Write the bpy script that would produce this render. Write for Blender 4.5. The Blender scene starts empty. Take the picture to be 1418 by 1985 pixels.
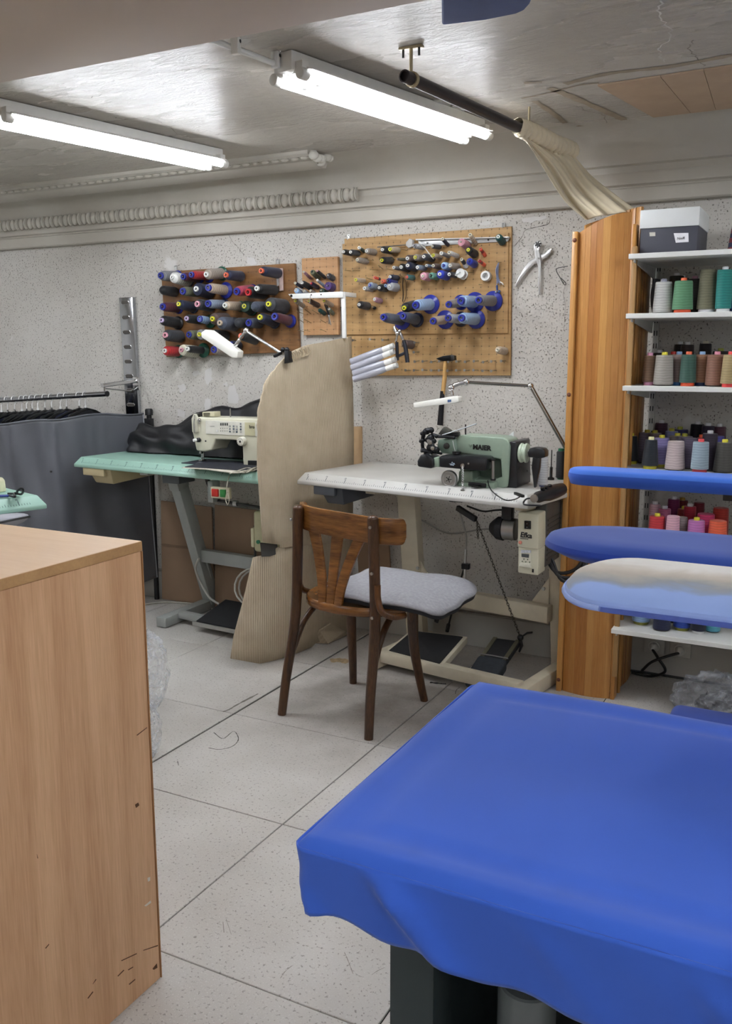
import bpy, bmesh, math, random
from math import sin, cos, pi, radians, sqrt, atan2
from mathutils import Vector, Matrix
random.seed(7)

# ---------------------------------------------------------------- camera, world, exposure
SC = bpy.context.scene
COL = SC.collection
F_PX, IW, IH = 1762.0, 1418.0, 1985.0
YAW, PITCH, ROLL, CAM_H = radians(-27.52), radians(10.01), radians(-0.11), 1.35
_f = Vector((sin(YAW)*cos(PITCH), cos(YAW)*cos(PITCH), -sin(PITCH)))
_r = Vector((cos(YAW), -sin(YAW), 0.0)); _u = _r.cross(_f)
CR = _r*cos(ROLL) + _u*sin(ROLL); CU = -_r*sin(ROLL) + _u*cos(ROLL); CF = _f
CAMP = Vector((0, 0, CAM_H))
cam_d = bpy.data.cameras.new('camera'); cam = bpy.data.objects.new('camera', cam_d); COL.objects.link(cam)
cam_d.sensor_fit = 'VERTICAL'; cam_d.sensor_height = 24.0; cam_d.lens = F_PX/IH*24.0; cam_d.clip_start = 0.05
cam.matrix_world = Matrix(((CR.x, CU.x, -CF.x, 0), (CR.y, CU.y, -CF.y, 0), (CR.z, CU.z, -CF.z, CAM_H), (0, 0, 0, 1)))
SC.camera = cam
wd = bpy.data.worlds.new('world'); SC.world = wd; wd.use_nodes = True
wd.node_tree.nodes['Background'].inputs[0].default_value = (0.85, 0.92, 1.0, 1)
wd.node_tree.nodes['Background'].inputs[1].default_value = 0.3
SC.view_settings.view_transform = 'Standard'; SC.view_settings.look = 'None'
SC.view_settings.exposure = 1.85; SC.view_settings.gamma = 1.0; SC.view_settings.use_curve_mapping = False
LAMP_POWER = 14.0

# pixel (in the 1418 x 1985 photograph) -> world
def ray(x, y): return CF + CR*((x-709)/F_PX) - CU*((y-992.5)/F_PX)
def onZ(x, y, z=0.0): d = ray(x, y); return CAMP + d*((z-CAM_H)/d.z)
def onY(x, y, Y): d = ray(x, y); return CAMP + d*(Y/d.y)
def onX(x, y, X): d = ray(x, y); return CAMP + d*(X/d.x)
def onV(x, y, A, B):
    n = Vector((-(B[1]-A[1]), B[0]-A[0], 0)); d = ray(x, y)
    return CAMP + d*((Vector((A[0], A[1], 0))-CAMP).dot(n)/d.dot(n))

# ---------------------------------------------------------------- helpers
WM = {}
def lin(c):
    if isinstance(c, str):
        c = c.lstrip('#'); c = [int(c[i:i+2], 16)/255 for i in (0, 2, 4)]
    return [x/12.92 if x <= 0.04045 else ((x+0.055)/1.055)**2.4 for x in c]

class MB:
    def __init__(s): s.v = []; s.f = []
    def add(s, vs, fs):
        o = len(s.v); s.v += [Vector(v) for v in vs]; s.f += [[i+o for i in f] for f in fs]; return s
    def box(s, x0, x1, y0, y1, z0, z1):
        return s.add([(x0,y0,z0),(x1,y0,z0),(x1,y1,z0),(x0,y1,z0),(x0,y0,z1),(x1,y0,z1),(x1,y1,z1),(x0,y1,z1)],
                     [(3,2,1,0),(4,5,6,7),(0,1,5,4),(1,2,6,5),(2,3,7,6),(3,0,4,7)])
    def bar(s, a, b, w, h, up=(0,0,1)):          # box beam from a to b
        a, b = Vector(a), Vector(b); d = (b-a).normalized(); up = Vector(up)
        if abs(d.dot(up)) > .98: up = Vector((0,1,0))
        x = d.cross(up).normalized(); y = x.cross(d)
        vs = [p + x*(sx*w/2) + y*(sy*h/2) for p in (a, b) for sx, sy in ((-1,-1),(1,-1),(1,1),(-1,1))]
        return s.add(vs, [(3,2,1,0),(4,5,6,7),(0,1,5,4),(1,2,6,5),(2,3,7,6),(3,0,4,7)])
    def lathe(s, prof, org, axis, n=20):
        org = Vector(org); d = Vector(axis).normalized()
        t = Vector((0,0,1)) if abs(d.z) < .9 else Vector((1,0,0))
        x = d.cross(t).normalized(); y = x.cross(d)      # x,y,d : x cross y = ? orientation fixed by recalc
        vs = []; fs = []
        for r, h in prof:
            for i in range(n):
                a = 2*pi*i/n; vs.append(org + d*h + x*(r*cos(a)) + y*(r*sin(a)))
        m = len(prof)
        for k in range(m-1):
            for i in range(n):
                j = (i+1) % n; fs.append((k*n+i, k*n+j, (k+1)*n+j, (k+1)*n+i))
        if prof[0][0] > 1e-6: fs.append(tuple(range(n))[::-1])
        if prof[-1][0] > 1e-6: fs.append(tuple((m-1)*n+i for i in range(n)))
        return s.add(vs, fs)
    def cyl(s, a, b, r0, r1=None, n=16):
        a, b = Vector(a), Vector(b); r1 = r0 if r1 is None else r1
        return s.lathe([(r0, 0), (r1, (b-a).length)], a, b-a, n)
    def tube(s, pts, r, n=8, closed=False, flat=1.0):
        pts = [Vector(p) for p in pts]; m = len(pts); rs = r if isinstance(r, (list, tuple)) else [r]*m
        tang = []
        for i in range(m):
            if closed: d = pts[(i+1) % m]-pts[i-1]
            else: d = pts[min(i+1, m-1)]-pts[max(i-1, 0)]
            tang.append(d.normalized())
        t = Vector((0,0,1)) if abs(tang[0].z) < .9 else Vector((0,1,0))
        x = tang[0].cross(t).normalized(); vs = []; fs = []
        for i in range(m):
            x = (x - tang[i]*x.dot(tang[i])).normalized(); y = tang[i].cross(x)
            for k in range(n):
                a = 2*pi*k/n; vs.append(pts[i] + x*(rs[i]*cos(a)) + y*(rs[i]*flat*sin(a)))
        for i in range(m if closed else m-1):
            j = (i+1) % m
            for k in range(n):
                l = (k+1) % n; fs.append((i*n+k, i*n+l, j*n+l, j*n+k))
        if not closed:
            fs.append(tuple(range(n))[::-1]); fs.append(tuple((m-1)*n+k for k in range(n)))
        return s.add(vs, fs)
    def prism(s, poly, fn, d0, d1):              # poly of (a,b); fn(a,b,d) -> xyz
        n = len(poly); vs = [fn(a, b, d0) for a, b in poly] + [fn(a, b, d1) for a, b in poly]
        fs = [tuple(range(n)), tuple(range(2*n-1, n-1, -1))]
        for i in range(n): j = (i+1) % n; fs.append((i, i+n, j+n, j))
        return s.add(vs, fs)
    def pxprism(s, pts, Y, th):                  # photograph outline on the plane Y, thickness th away from the viewer
        q = [onY(x, y, Y) for x, y in pts]
        return s.prism([(p.x, p.z) for p in q], lambda a, b, d: (a, d, b), Y, Y+th)
    def ball(s, c, r, n=12, sc=(1,1,1)):
        c = Vector(c); prof = [(sin(pi*i/n), -cos(pi*i/n)) for i in range(n+1)]; vs = []; fs = []; m = n*2
        vs.append(c + Vector((0, 0, -r*sc[2])))
        for rr, h in prof[1:-1]:
            for i in range(m): a = 2*pi*i/m; vs.append(c + Vector((rr*cos(a)*r*sc[0], rr*sin(a)*r*sc[1], h*r*sc[2])))
        vs.append(c + Vector((0, 0, r*sc[2]))); L = len(vs)-1
        for i in range(m): fs.append((0, 1+(i+1) % m, 1+i))
        for k in range(n-2):
            for i in range(m):
                j = (i+1) % m; fs.append((1+k*m+i, 1+k*m+j, 1+(k+1)*m+j, 1+(k+1)*m+i))
        for i in range(m): fs.append((L, 1+(n-2)*m+i, 1+(n-2)*m+(i+1) % m))
        return s.add(vs, fs)
    def grid(s, fn, nu, nv):
        vs = [fn(i/nu, j/nv) for j in range(nv+1) for i in range(nu+1)]; w = nu+1
        return s.add(vs, [(j*w+i, j*w+i+1, (j+1)*w+i+1, (j+1)*w+i) for j in range(nv) for i in range(nu)])
    def xf(s, M): s.v = [M @ v for v in s.v]; return s
    def build(s, name, mat, parent=None, bevel=0, seg=2, smooth=40, solid=0, sub=0, label=None, kind=None, recalc=True):
        inv = WM[parent].inverted() if parent is not None else Matrix()
        bm = bmesh.new(); vv = [bm.verts.new(inv @ v) for v in s.v]
        for f in s.f:
            try: bm.faces.new([vv[i] for i in f])
            except ValueError: pass
        if recalc: bmesh.ops.remove_doubles(bm, verts=bm.verts, dist=1e-6); bmesh.ops.recalc_face_normals(bm, faces=bm.faces)
        if bevel:
            es = [e for e in bm.edges if len(e.link_faces) == 2 and e.calc_face_angle(0) > radians(35)]
            bmesh.ops.bevel(bm, geom=es, offset=bevel, segments=seg, affect='EDGES', profile=0.5, clamp_overlap=True)
        me = bpy.data.meshes.new(name); bm.to_mesh(me); bm.free()
        if smooth: 
            me.shade_smooth(); me.set_sharp_from_angle(angle=radians(smooth))
        me.materials.append(mat)
        o = bpy.data.objects.new(name, me); COL.objects.link(o)
        if parent is not None: o.parent = parent; WM[o] = WM[parent]
        else: WM[o] = Matrix()
        if solid: m = o.modifiers.new('solid', 'SOLIDIFY'); m.thickness = solid; m.offset = 0
        if sub: m = o.modifiers.new('sub', 'SUBSURF'); m.levels = sub; m.render_levels = sub
        if label: o['label'] = label
        if kind: o['kind'] = kind
        return o

def thing(name, label, cat, loc=(0,0,0), rotz=0.0, group=None):
    o = bpy.data.objects.new(name, None); COL.objects.link(o); o.empty_display_size = .05
    o.location = loc; o.rotation_euler = (0, 0, rotz)
    WM[o] = Matrix.Translation(Vector(loc)) @ Matrix.Rotation(rotz, 4, 'Z')
    o['label'] = label; o['category'] = cat
    if group: o['group'] = group
    return o
def tag(o, label, cat, group=None):
    o['label'] = label; o['category'] = cat
    if group: o['group'] = group
    return o
def struct(o): o['kind'] = 'structure'; return o
def base(o_mesh_pts): return o_mesh_pts
def lerp(a, b, t): return a+(b-a)*t
def bez(p, n=16):                                # Catmull-Rom through points
    p = [Vector(q) for q in p]; p = [p[0]*2-p[1]] + p + [p[-1]*2-p[-2]]; out = []
    for i in range(1, len(p)-2):
        for k in range(n):
            t = k/n; a, b, c, d = p[i-1], p[i], p[i+1], p[i+2]
            out.append(.5*((2*b)+(c-a)*t+(2*a-5*b+4*c-d)*t*t+(3*b-a-3*c+d)*t**3))
    out.append(p[-2]); return out
def text(s, size, org, xd, ud, mat, parent, name='lettering', ext=.0006, shear=0.0, bold=0.0, align='LEFT'):
    cu = bpy.data.curves.new(name, 'FONT'); cu.body = s; cu.size = size; cu.extrude = ext; cu.shear = shear; cu.offset = bold; cu.align_x = align
    cu.resolution_u = 2
    to = bpy.data.objects.new(name, cu); COL.objects.link(to)
    dg = bpy.context.evaluated_depsgraph_get(); me = bpy.data.meshes.new_from_object(to.evaluated_get(dg))
    bpy.data.objects.remove(to); bpy.data.curves.remove(cu)
    xd, ud = Vector(xd).normalized(), Vector(ud).normalized(); zd = xd.cross(ud)
    M = Matrix(((xd.x, ud.x, zd.x, org[0]), (xd.y, ud.y, zd.y, org[1]), (xd.z, ud.z, zd.z, org[2]), (0,0,0,1)))
    me.transform(WM[parent].inverted() @ M); me.materials.clear(); me.materials.append(mat)
    o = bpy.data.objects.new(name, me); COL.objects.link(o); o.parent = parent; WM[o] = WM[parent]
    return o

# ---------------------------------------------------------------- materials
_MC = {}
def nt(name):
    m = bpy.data.materials.new(name); m.use_nodes = True; t = m.node_tree
    return m, t, t.nodes['Principled BSDF']
def ND(t, typ, **kw):
    n = t.nodes.new(typ)
    for k, v in kw.items():
        if k in n.inputs: n.inputs[k].default_value = v
        else: setattr(n, k, v)
    return n
def coords(t, scale=(1,1,1), kind='Object', rot=(0,0,0)):
    c = t.nodes.new('ShaderNodeTexCoord'); mp = t.nodes.new('ShaderNodeMapping')
    mp.inputs['Scale'].default_value = scale; mp.inputs['Rotation'].default_value = rot
    t.links.new(c.outputs[kind], mp.inputs[0]); return mp.outputs[0]
def ramp(t, fac, stops):
    r = t.nodes.new('ShaderNodeValToRGB'); e = r.color_ramp.elements
    while len(e) < len(stops): e.new(.5)
    for i, (p, c) in enumerate(stops): e[i].position = p; e[i].color = (*c, 1) if len(c) == 3 else c
    t.links.new(fac, r.inputs[0]); return r.outputs[0]
def mixc(t, fac, a, b, typ='MIX'):
    m = t.nodes.new('ShaderNodeMix'); m.data_type = 'RGBA'; m.blend_type = typ
    for s, v in ((m.inputs[0], fac), (m.inputs[6], a), (m.inputs[7], b)):
        if isinstance(v, bpy.types.NodeSocket): t.links.new(v, s)
        elif isinstance(v, (int, float)): s.default_value = v
        else: s.default_value = (*v, 1)
    return m.outputs[2]
def bumpn(t, b, h, strength=.3, dist=.002):
    n = t.nodes.new('ShaderNodeBump'); n.inputs['Strength'].default_value = strength; n.inputs['Distance'].default_value = dist
    t.links.new(h, n.inputs['Height']); t.links.new(n.outputs[0], b.inputs['Normal']); return n
def mat(c, rough=.5, metal=0, var=.06, vs=30, bump=0, bs=200, spec=.5, key=None, sheen=0, bd=.001):
    k = key or (str(c), rough, metal, var, vs, bump, bs, spec, sheen, bd)
    if k in _MC: return _MC[k]
    m, t, b = nt('m_%d' % len(_MC)); L = lin(c)
    b.inputs['Roughness'].default_value = rough; b.inputs['Metallic'].default_value = metal
    b.inputs['Specular IOR Level'].default_value = spec
    if sheen: b.inputs['Sheen Weight'].default_value = sheen
    co = coords(t)
    if var:
        n = ND(t, 'ShaderNodeTexNoise', Scale=vs, Detail=4.0); t.links.new(co, n.inputs['Vector'])
        col = ramp(t, n.outputs['Fac'], [(.3, [x*(1-var) for x in L]), (.7, [min(1, x*(1+var)) for x in L])])
        t.links.new(col, b.inputs['Base Color'])
    else: b.inputs['Base Color'].default_value = (*L, 1)
    if bump:
        n = ND(t, 'ShaderNodeTexNoise', Scale=bs, Detail=3.0); t.links.new(co, n.inputs['Vector']); bumpn(t, b, n.outputs['Fac'], bump, bd)
    _MC[k] = m; return m
def thread(c, axis='Y', shiny=.42):
    k = ('thread', str(c), axis)
    if k in _MC: return _MC[k]
    m, t, b = nt('thread_%d' % len(_MC)); L = lin(c)
    b.inputs['Roughness'].default_value = shiny+.1; b.inputs['Specular IOR Level'].default_value = .35; b.inputs['Sheen Weight'].default_value = .15
    co = coords(t)
    w = ND(t, 'ShaderNodeTexWave', Scale=22.0 if axis == 'Y' else 34.0, Distortion=3.0, Detail=1.0); w.bands_direction = axis; w.inputs['Detail Scale'].default_value = 1.2
    t.links.new(co, w.inputs['Vector'])
    w2 = ND(t, 'ShaderNodeTexWave', Scale=260.0, Distortion=1.5, Detail=1.0); w2.bands_direction = axis; t.links.new(co, w2.inputs['Vector'])
    col = ramp(t, w.outputs['Fac'], [(0, [x*(.72 if axis == 'Y' else .86) for x in L]), (1, [min(1, x*1.1) for x in L])])
    t.links.new(col, b.inputs['Base Color']); bumpn(t, b, w2.outputs['Fac'], .35, .0008)
    _MC[k] = m; return m
def wood(c1, c2, scale=(1,1,1), rough=.45, freq=6.0, fine=60.0, key=None, bump=.05, dist=6.0):
    k = ('wood', str(c1), str(c2), scale, rough, freq, fine)
    if k in _MC: return _MC[k]
    m, t, b = nt('wood_%d' % len(_MC)); a, d = lin(c1), lin(c2)
    b.inputs['Roughness'].default_value = rough
    co = coords(t, scale)
    n = ND(t, 'ShaderNodeTexNoise', Scale=freq, Detail=6.0, Distortion=.8); t.links.new(co, n.inputs['Vector'])
    w = ND(t, 'ShaderNodeTexNoise', Scale=fine, Detail=3.0); t.links.new(co, w.inputs['Vector'])
    f = mixc(t, .4, n.outputs['Color'], w.outputs['Color'])
    col = ramp(t, f, [(.36, d), (.62, a)]); t.links.new(col, b.inputs['Base Color'])
    bumpn(t, b, w.outputs['Fac'], bump, .001)
    _MC[k] = m; return m
def emit(c, s):
    m, t, b = nt('emit'); b.inputs['Base Color'].default_value = (.9,.9,.9,1)
    b.inputs['Emission Color'].default_value = (*lin(c), 1); b.inputs['Emission Strength'].default_value = s; return m
def film(c='#ffffff', alpha=.25, rough=.15):
    m, t, b = nt('plastic_film'); out = t.nodes['Material Output']
    b.inputs['Base Color'].default_value = (*lin(c), 1); b.inputs['Roughness'].default_value = rough
    tr = t.nodes.new('ShaderNodeBsdfTransparent'); mx = t.nodes.new('ShaderNodeMixShader'); mx.inputs[0].default_value = alpha
    co = coords(t); n = ND(t, 'ShaderNodeTexNoise', Scale=28.0, Detail=5.0, Distortion=1.0); t.links.new(co, n.inputs['Vector']); bumpn(t, b, n.outputs['Fac'], 1.0, .012)
    r = ramp(t, n.outputs['Fac'], [(.35, (alpha*.5,)*3), (.7, (min(1, alpha*1.8),)*3)]); t.links.new(r, mx.inputs[0])
    t.links.new(tr.outputs[0], mx.inputs[1]); t.links.new(b.outputs[0], mx.inputs[2]); t.links.new(mx.outputs[0], out.inputs[0]); return m
CHROME = mat('#d8d8da', .16, 1, 0); STEEL = mat('#b4b4b2', .32, 1, .05); BLACK = mat('#131417', .4, 0, 0); BLACKGL = mat('#0d0e11', .22, 0, 0)
WHITEP = mat('#e6e7e4', .4, 0, .02); DARKST = mat('#4a4a4a', .35, 1, .1); CREAM = mat('#d8d4bf', .42, 0, .03); RUBBER = mat('#1c1d20', .75, 0, .15, 40, .3, 300)
# ================================================================= STRUCTURE
WALL_Y, CEIL = 3.84, 2.18
XL, XR, YB = -5.0, 1.7, -2.3
def plaster():
    m, t, b = nt('pitted_plaster'); b.inputs['Roughness'].default_value = .8
    co = coords(t); A = lin('#c9c6bf')
    n1 = ND(t, 'ShaderNodeTexNoise', Scale=1.3, Detail=5.0); t.links.new(co, n1.inputs['Vector'])
    col = ramp(t, n1.outputs['Fac'], [(.3, lin('#bdb9b1')), (.65, lin('#cfccc6'))])
    n2 = ND(t, 'ShaderNodeTexNoise', Scale=145.0, Detail=2.0, Roughness=.5); t.links.new(co, n2.inputs['Vector'])
    pit = ramp(t, n2.outputs['Fac'], [(.31, (0,0,0)), (.385, (1,1,1))])
    n3 = ND(t, 'ShaderNodeTexNoise', Scale=2.2, Detail=6.0, Distortion=.6); t.links.new(co, n3.inputs['Vector'])
    sm = ramp(t, n3.outputs['Fac'], [(.66, (0,0,0)), (.68, (1,1,1))])          # smooth filled patches
    pit2 = mixc(t, sm, pit, (1, 1, 1))
    c2 = mixc(t, pit2, lin('#736d64'), col); c3 = mixc(t, sm, c2, lin('#d6d4d0'))
    t.links.new(c3, b.inputs['Base Color'])
    n4 = ND(t, 'ShaderNodeTexNoise', Scale=85.0, Detail=3.0); t.links.new(co, n4.inputs['Vector'])
    h = mixc(t, .5, pit2, n4.outputs['Color']); bumpn(t, b, h, .8, .005)
    return m
def ceiling_paint():
    m, t, b = nt('gloss_ceiling_paint')
    b.inputs['Specular IOR Level'].default_value = .4
    co = coords(t, (1, 2.6, 1))
    n1 = ND(t, 'ShaderNodeTexNoise', Scale=.9, Detail=6.0); t.links.new(co, n1.inputs['Vector'])
    t.links.new(ramp(t, n1.outputs['Fac'], [(.3, lin('#bab3a8')), (.7, lin('#c8c2b8'))]), b.inputs['Base Color'])
    t.links.new(ramp(t, n1.outputs['Fac'], [(.35, (.2,)*3), (.65, (.34,)*3)]), b.inputs['Roughness'])
    n2 = ND(t, 'ShaderNodeTexNoise', Scale=16.0, Detail=9.0, Roughness=.68, Distortion=.8); t.links.new(co, n2.inputs['Vector'])
    bumpn(t, b, n2.outputs['Fac'], .85, .012)
    return m
def cornice_paint():
    m, t, b = nt('cornice_paint'); b.inputs['Roughness'].default_value = .5
    co = coords(t); n1 = ND(t, 'ShaderNodeTexNoise', Scale=3.0, Detail=6.0); t.links.new(co, n1.inputs['Vector'])
    t.links.new(ramp(t, n1.outputs['Fac'], [(.3, lin('#b2aca1')), (.7, lin('#c2beb4'))]), b.inputs['Base Color'])
    n2 = ND(t, 'ShaderNodeTexNoise', Scale=40.0, Detail=5.0); t.links.new(co, n2.inputs['Vector']); bumpn(t, b, n2.outputs['Fac'], .3, .003)
    return m
def tile_mat():
    m, t, b = nt('speckled_vinyl'); b.inputs['Roughness'].default_value = .55
    co = coords(t)
    n0 = ND(t, 'ShaderNodeTexNoise', Scale=1.7, Detail=5.0); t.links.new(co, n0.inputs['Vector'])
    c0 = ramp(t, n0.outputs['Fac'], [(.25, lin('#aaa59d')), (.6, lin('#c8c5c0'))])
    n1 = ND(t, 'ShaderNodeTexNoise', Scale=120.0, Detail=2.0); t.links.new(co, n1.inputs['Vector'])
    c1 = mixc(t, ramp(t, n1.outputs['Fac'], [(.30, (.75,)*3), (.40, (0,)*3)]), c0, lin('#77706a'))
    n2 = ND(t, 'ShaderNodeTexNoise', Scale=260.0, Detail=2.0); t.links.new(co, n2.inputs['Vector'])
    c2 = mixc(t, ramp(t, n2.outputs['Fac'], [(.58, (0,)*3), (.72, (.5,)*3)]), c1, lin('#e0dedb'))
    # walked-on grime around the chair and the machines
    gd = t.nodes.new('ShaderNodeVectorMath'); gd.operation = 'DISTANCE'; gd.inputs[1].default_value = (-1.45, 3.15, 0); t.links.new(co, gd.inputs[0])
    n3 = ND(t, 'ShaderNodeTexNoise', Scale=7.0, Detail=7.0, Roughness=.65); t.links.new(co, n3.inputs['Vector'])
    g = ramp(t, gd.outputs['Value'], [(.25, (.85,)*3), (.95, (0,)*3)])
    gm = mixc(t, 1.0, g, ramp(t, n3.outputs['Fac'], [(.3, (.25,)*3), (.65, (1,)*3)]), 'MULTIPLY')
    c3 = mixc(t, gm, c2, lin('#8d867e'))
    t.links.new(c3, b.inputs['Base Color'])
    bumpn(t, b, n1.outputs['Fac'], .12, .0008)
    return m
M_WALL, M_CEIL, M_CORN, M_TILE = plaster(), ceiling_paint(), cornice_paint(), tile_mat()

# floor: screed with vinyl tiles, joints open between them
fl = struct(MB().box(XL, XR, YB, WALL_Y+.05, -.06, -.006).build('floor', mat('#1d1a18', .9), smooth=0))
TS = .607; TX0, TY0 = -1.343, 2.052
xs = [TX0+TS*i for i in range(-7, 6)]; ys = [TY0+TS*i for i in range(-8, 4)]
GAPX = {-1.976: .0045}
for i in range(len(xs)-1):
    for j in range(len(ys)-1):
        x0, x1, y0, y1 = xs[i]+.0012, xs[i+1]-.0012, ys[j]+.0012, min(ys[j+1]-.0012, WALL_Y-.004)
        if y0 >= WALL_Y-.01: continue
        x0, x1 = max(x0, XL+.01), min(x1, XR-.01); y0 = max(y0, YB+.01)
        if x1-x0 < .02 or y1-y0 < .02: continue
        if i == 6-1: x1 -= .003                     # the wide joint left of the chair
        if i == 6: x0 += .0025
        x0 += .0006; x1 -= .0006; y0 += .0006; y1 -= .0006
        dx, dy = random.uniform(-.0008, .0008), random.uniform(-.0008, .0008)
        o = MB().box(x0+dx, x1+dx, y0+dy, y1+dy, -.006, 0).build('tile', M_TILE, fl, bevel=.0012, seg=1, smooth=0)
# lifted corner of a broken tile by the machine frame, and hairline cracks
def ribbon(px, w, z=.0006, plane='floor', jit=.0):
    pts = [onZ(x, y, 0 if plane == 'floor' else CEIL) for x, y in px]; pts = bez(pts, 6) if len(pts) > 2 else pts
    if plane != 'floor' and w < .01: pts = [p+Vector((random.uniform(-.007, .007), random.uniform(-.007, .007), 0)) for p in pts]
    vs = []; fs = []
    for i, p in enumerate(pts):
        d = pts[min(i+1, len(pts)-1)]-pts[max(i-1, 0)]; n = Vector((-d.y, d.x, 0)).normalized()
        ww = (w*(.4+.6*random.random())) if w < .02 else w*(.75+.5*random.random())
        zz = z if plane == 'floor' else CEIL-z
        vs += [(p.x+n.x*ww/2, p.y+n.y*ww/2, zz), (p.x-n.x*ww/2, p.y-n.y*ww/2, zz)]
    for i in range(len(pts)-1): fs.append((2*i, 2*i+1, 2*i+3, 2*i+2))
    return MB().add(vs, fs)
CRK = mat('#3a332c', .9)
ribbon([(414,1420),(432,1432),(452,1418),(461,1428),(460,1438),(448,1448),(425,1453),(404,1450)], .004).build('crack', CRK, fl, smooth=0)
ribbon([(833,1323),(850,1325),(864,1326)], .018).build('crack', mat('#0c0a09', .9), fl, smooth=0)
ribbon([(882,1345),(884,1338),(890,1333)], .003).build('crack', CRK, fl, smooth=0)
ribbon([(344,1476),(346,1484)], .003).build('scuff', CRK, fl, smooth=0)
ribbon([(432,1380),(445,1375),(460,1366),(500,1345)], .012).build('scuff', mat('#6b655d', .8), fl, smooth=0)
for q in ([(543,1897),(552,1884),(566,1872)], [(667,1846),(674,1862),(684,1888)], [(432,1787),(434,1808)], [(438,1782),(448,1812)], [(468,1605),(470,1617)], [(720,1890),(732,1882),(745,1876)]):
    ribbon(q, .0022).build('scuff', mat('#8a847c', .8), fl, smooth=0)
# stained patch beside the machine foot
ribbon([(640,1281),(660,1280),(676,1284)], .05).build('stain', mat('#a08b6a', .8, var=.3, vs=60), fl, smooth=0)

struct(MB().box(XL-.1, XR+.1, WALL_Y, WALL_Y+.1, -.06, CEIL+.1).build('wall_back', M_WALL, smooth=0))
struct(MB().box(XL-.1, XL, YB-.1, WALL_Y+.1, -.06, CEIL+.1).build('wall_left', M_WALL, smooth=0))
struct(MB().box(XR, XR+.1, YB-.1, WALL_Y+.1, -.06, CEIL+.1).build('wall_right', M_WALL, smooth=0))
struct(MB().box(XL-.1, XR+.1, YB-.1, YB, -.06, CEIL+.1).build('wall_front', M_WALL, smooth=0))
wb = bpy.data.objects['wall_back']
cl = struct(MB().box(XL-.1, XR+.1, YB-.1, WALL_Y+.1, CEIL, CEIL+.1).build('ceiling', M_CEIL, smooth=0))
BEAM_Y = 1.70
struct(MB().box(XL, XR, .75, BEAM_Y, 2.0, CEIL).build('trim_1', mat('#c6b8ac', .7, 0, .05, 2, .15, 60), bevel=.006))
# plaster smears on the wall
PATCH = mat('#d2d0cd', .75, 0, .04, 8, .2, 40)
def blotch(px, Y, th, name, m, par):
    mb = MB().pxprism(px, Y, th); return mb.build(name, m, par, smooth=0)
def jitter(px, n=5, a=2.5):
    out = []
    for i in range(len(px)):
        x0, y0 = px[i]; x1, y1 = px[(i+1) % len(px)]
        for k in range(n):
            t = k/n; out.append((x0+(x1-x0)*t+random.uniform(-a, a), y0+(y1-y0)*t+random.uniform(-a, a)))
    return out
for q in ([(399,715),(411,712),(410,735),(403,750),(397,735)], [(444,752),(454,745),(462,775),(459,782),(441,780)], [(397,773),(408,773),(408,797),(396,798)],
          [(343,748),(356,744),(360,756),(350,762)], [(372,722),(384,718),(388,724),(376,730)], [(342,793),(358,796),(357,810),(345,808)], [(432,745),(440,740),(442,750)],
          [(1010,424),(1058,418),(1060,424),(1030,431),(1014,432)], [(925,432),(952,428),(950,436),(932,437)], [(480,498),(492,501),(497,512),(478,514)]):
    blotch(jitter(q, 4, 1.6), WALL_Y-.0012, .002, 'plaster_patch', PATCH, wb)
WCR = mat('#55504a', .9)
def wallcrack(px, w=.0025, Y=WALL_Y-.0012):
    pts = bez([onY(x, y, Y) for x, y in px], 5); vs = []; fs = []
    for i, p in enumerate(pts):
        d = pts[min(i+1, len(pts)-1)]-pts[max(i-1, 0)]; n = Vector((-d.z, 0, d.x)).normalized(); ww = w*(.4+.8*random.random())
        vs += [p+n*ww/2, p-n*ww/2]
    for i in range(len(pts)-1): fs.append((2*i, 2*i+1, 2*i+3, 2*i+2))
    MB().add(vs, fs).build('crack', WCR, wb, smooth=0)
wallcrack([(1066,420),(1062,434),(1040,440),(1018,446),(1012,458),(1004,468),(996,478)])
wallcrack([(443,455),(450,468),(460,478),(470,492)], .002)

# cornice: swept profile along the wall (Y, z)
prof = [(3.841,1.926),(3.806,1.926),(3.800,1.931),(3.797,1.978),(3.803,1.983),(3.800,1.988),(3.787,1.994),(3.780,2.028),(3.774,2.036),(3.778,2.06),(3.766,2.066)]
for k in range(1, 11):
    a = k/10*pi/2; prof.append((3.766-.236*(1-cos(a)), 2.066+.114*sin(a)))
prof.append((3.841, 2.181))
tr = struct(MB().prism(prof, lambda a, b, d: (d, a, b), XL, XR).build('trim_2', M_CORN, smooth=30))
# rope bead of leaf lobes (left stretch only) and fillet that carries it
x = XL; XE = onY(690, 370, 3.755).x; ORN = mat('#bab5aa', .5, 0, .1, 20, .4, 120)
MB().cyl((XL, 3.768, 2.046), (XE, 3.768, 2.046), .021, n=14).build('bead_core', ORN, tr)
lobe_w = .066; n = int((XE-XL)/lobe_w)
for k in range(n):
    xc = XE-lobe_w*(k+.5); mb = MB()
    mb.ball((xc-.016, 3.757, 2.046), .03, 8, (.62, .62, 1.0))
    mb.ball((xc+.018, 3.757, 2.046), .03, 8, (.36, .72, 1.04)); mb.cyl((xc+.031, 3.768, 2.046), (xc+.035, 3.768, 2.046), .031, n=12)
    mb.build('bead', ORN, tr)
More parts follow.
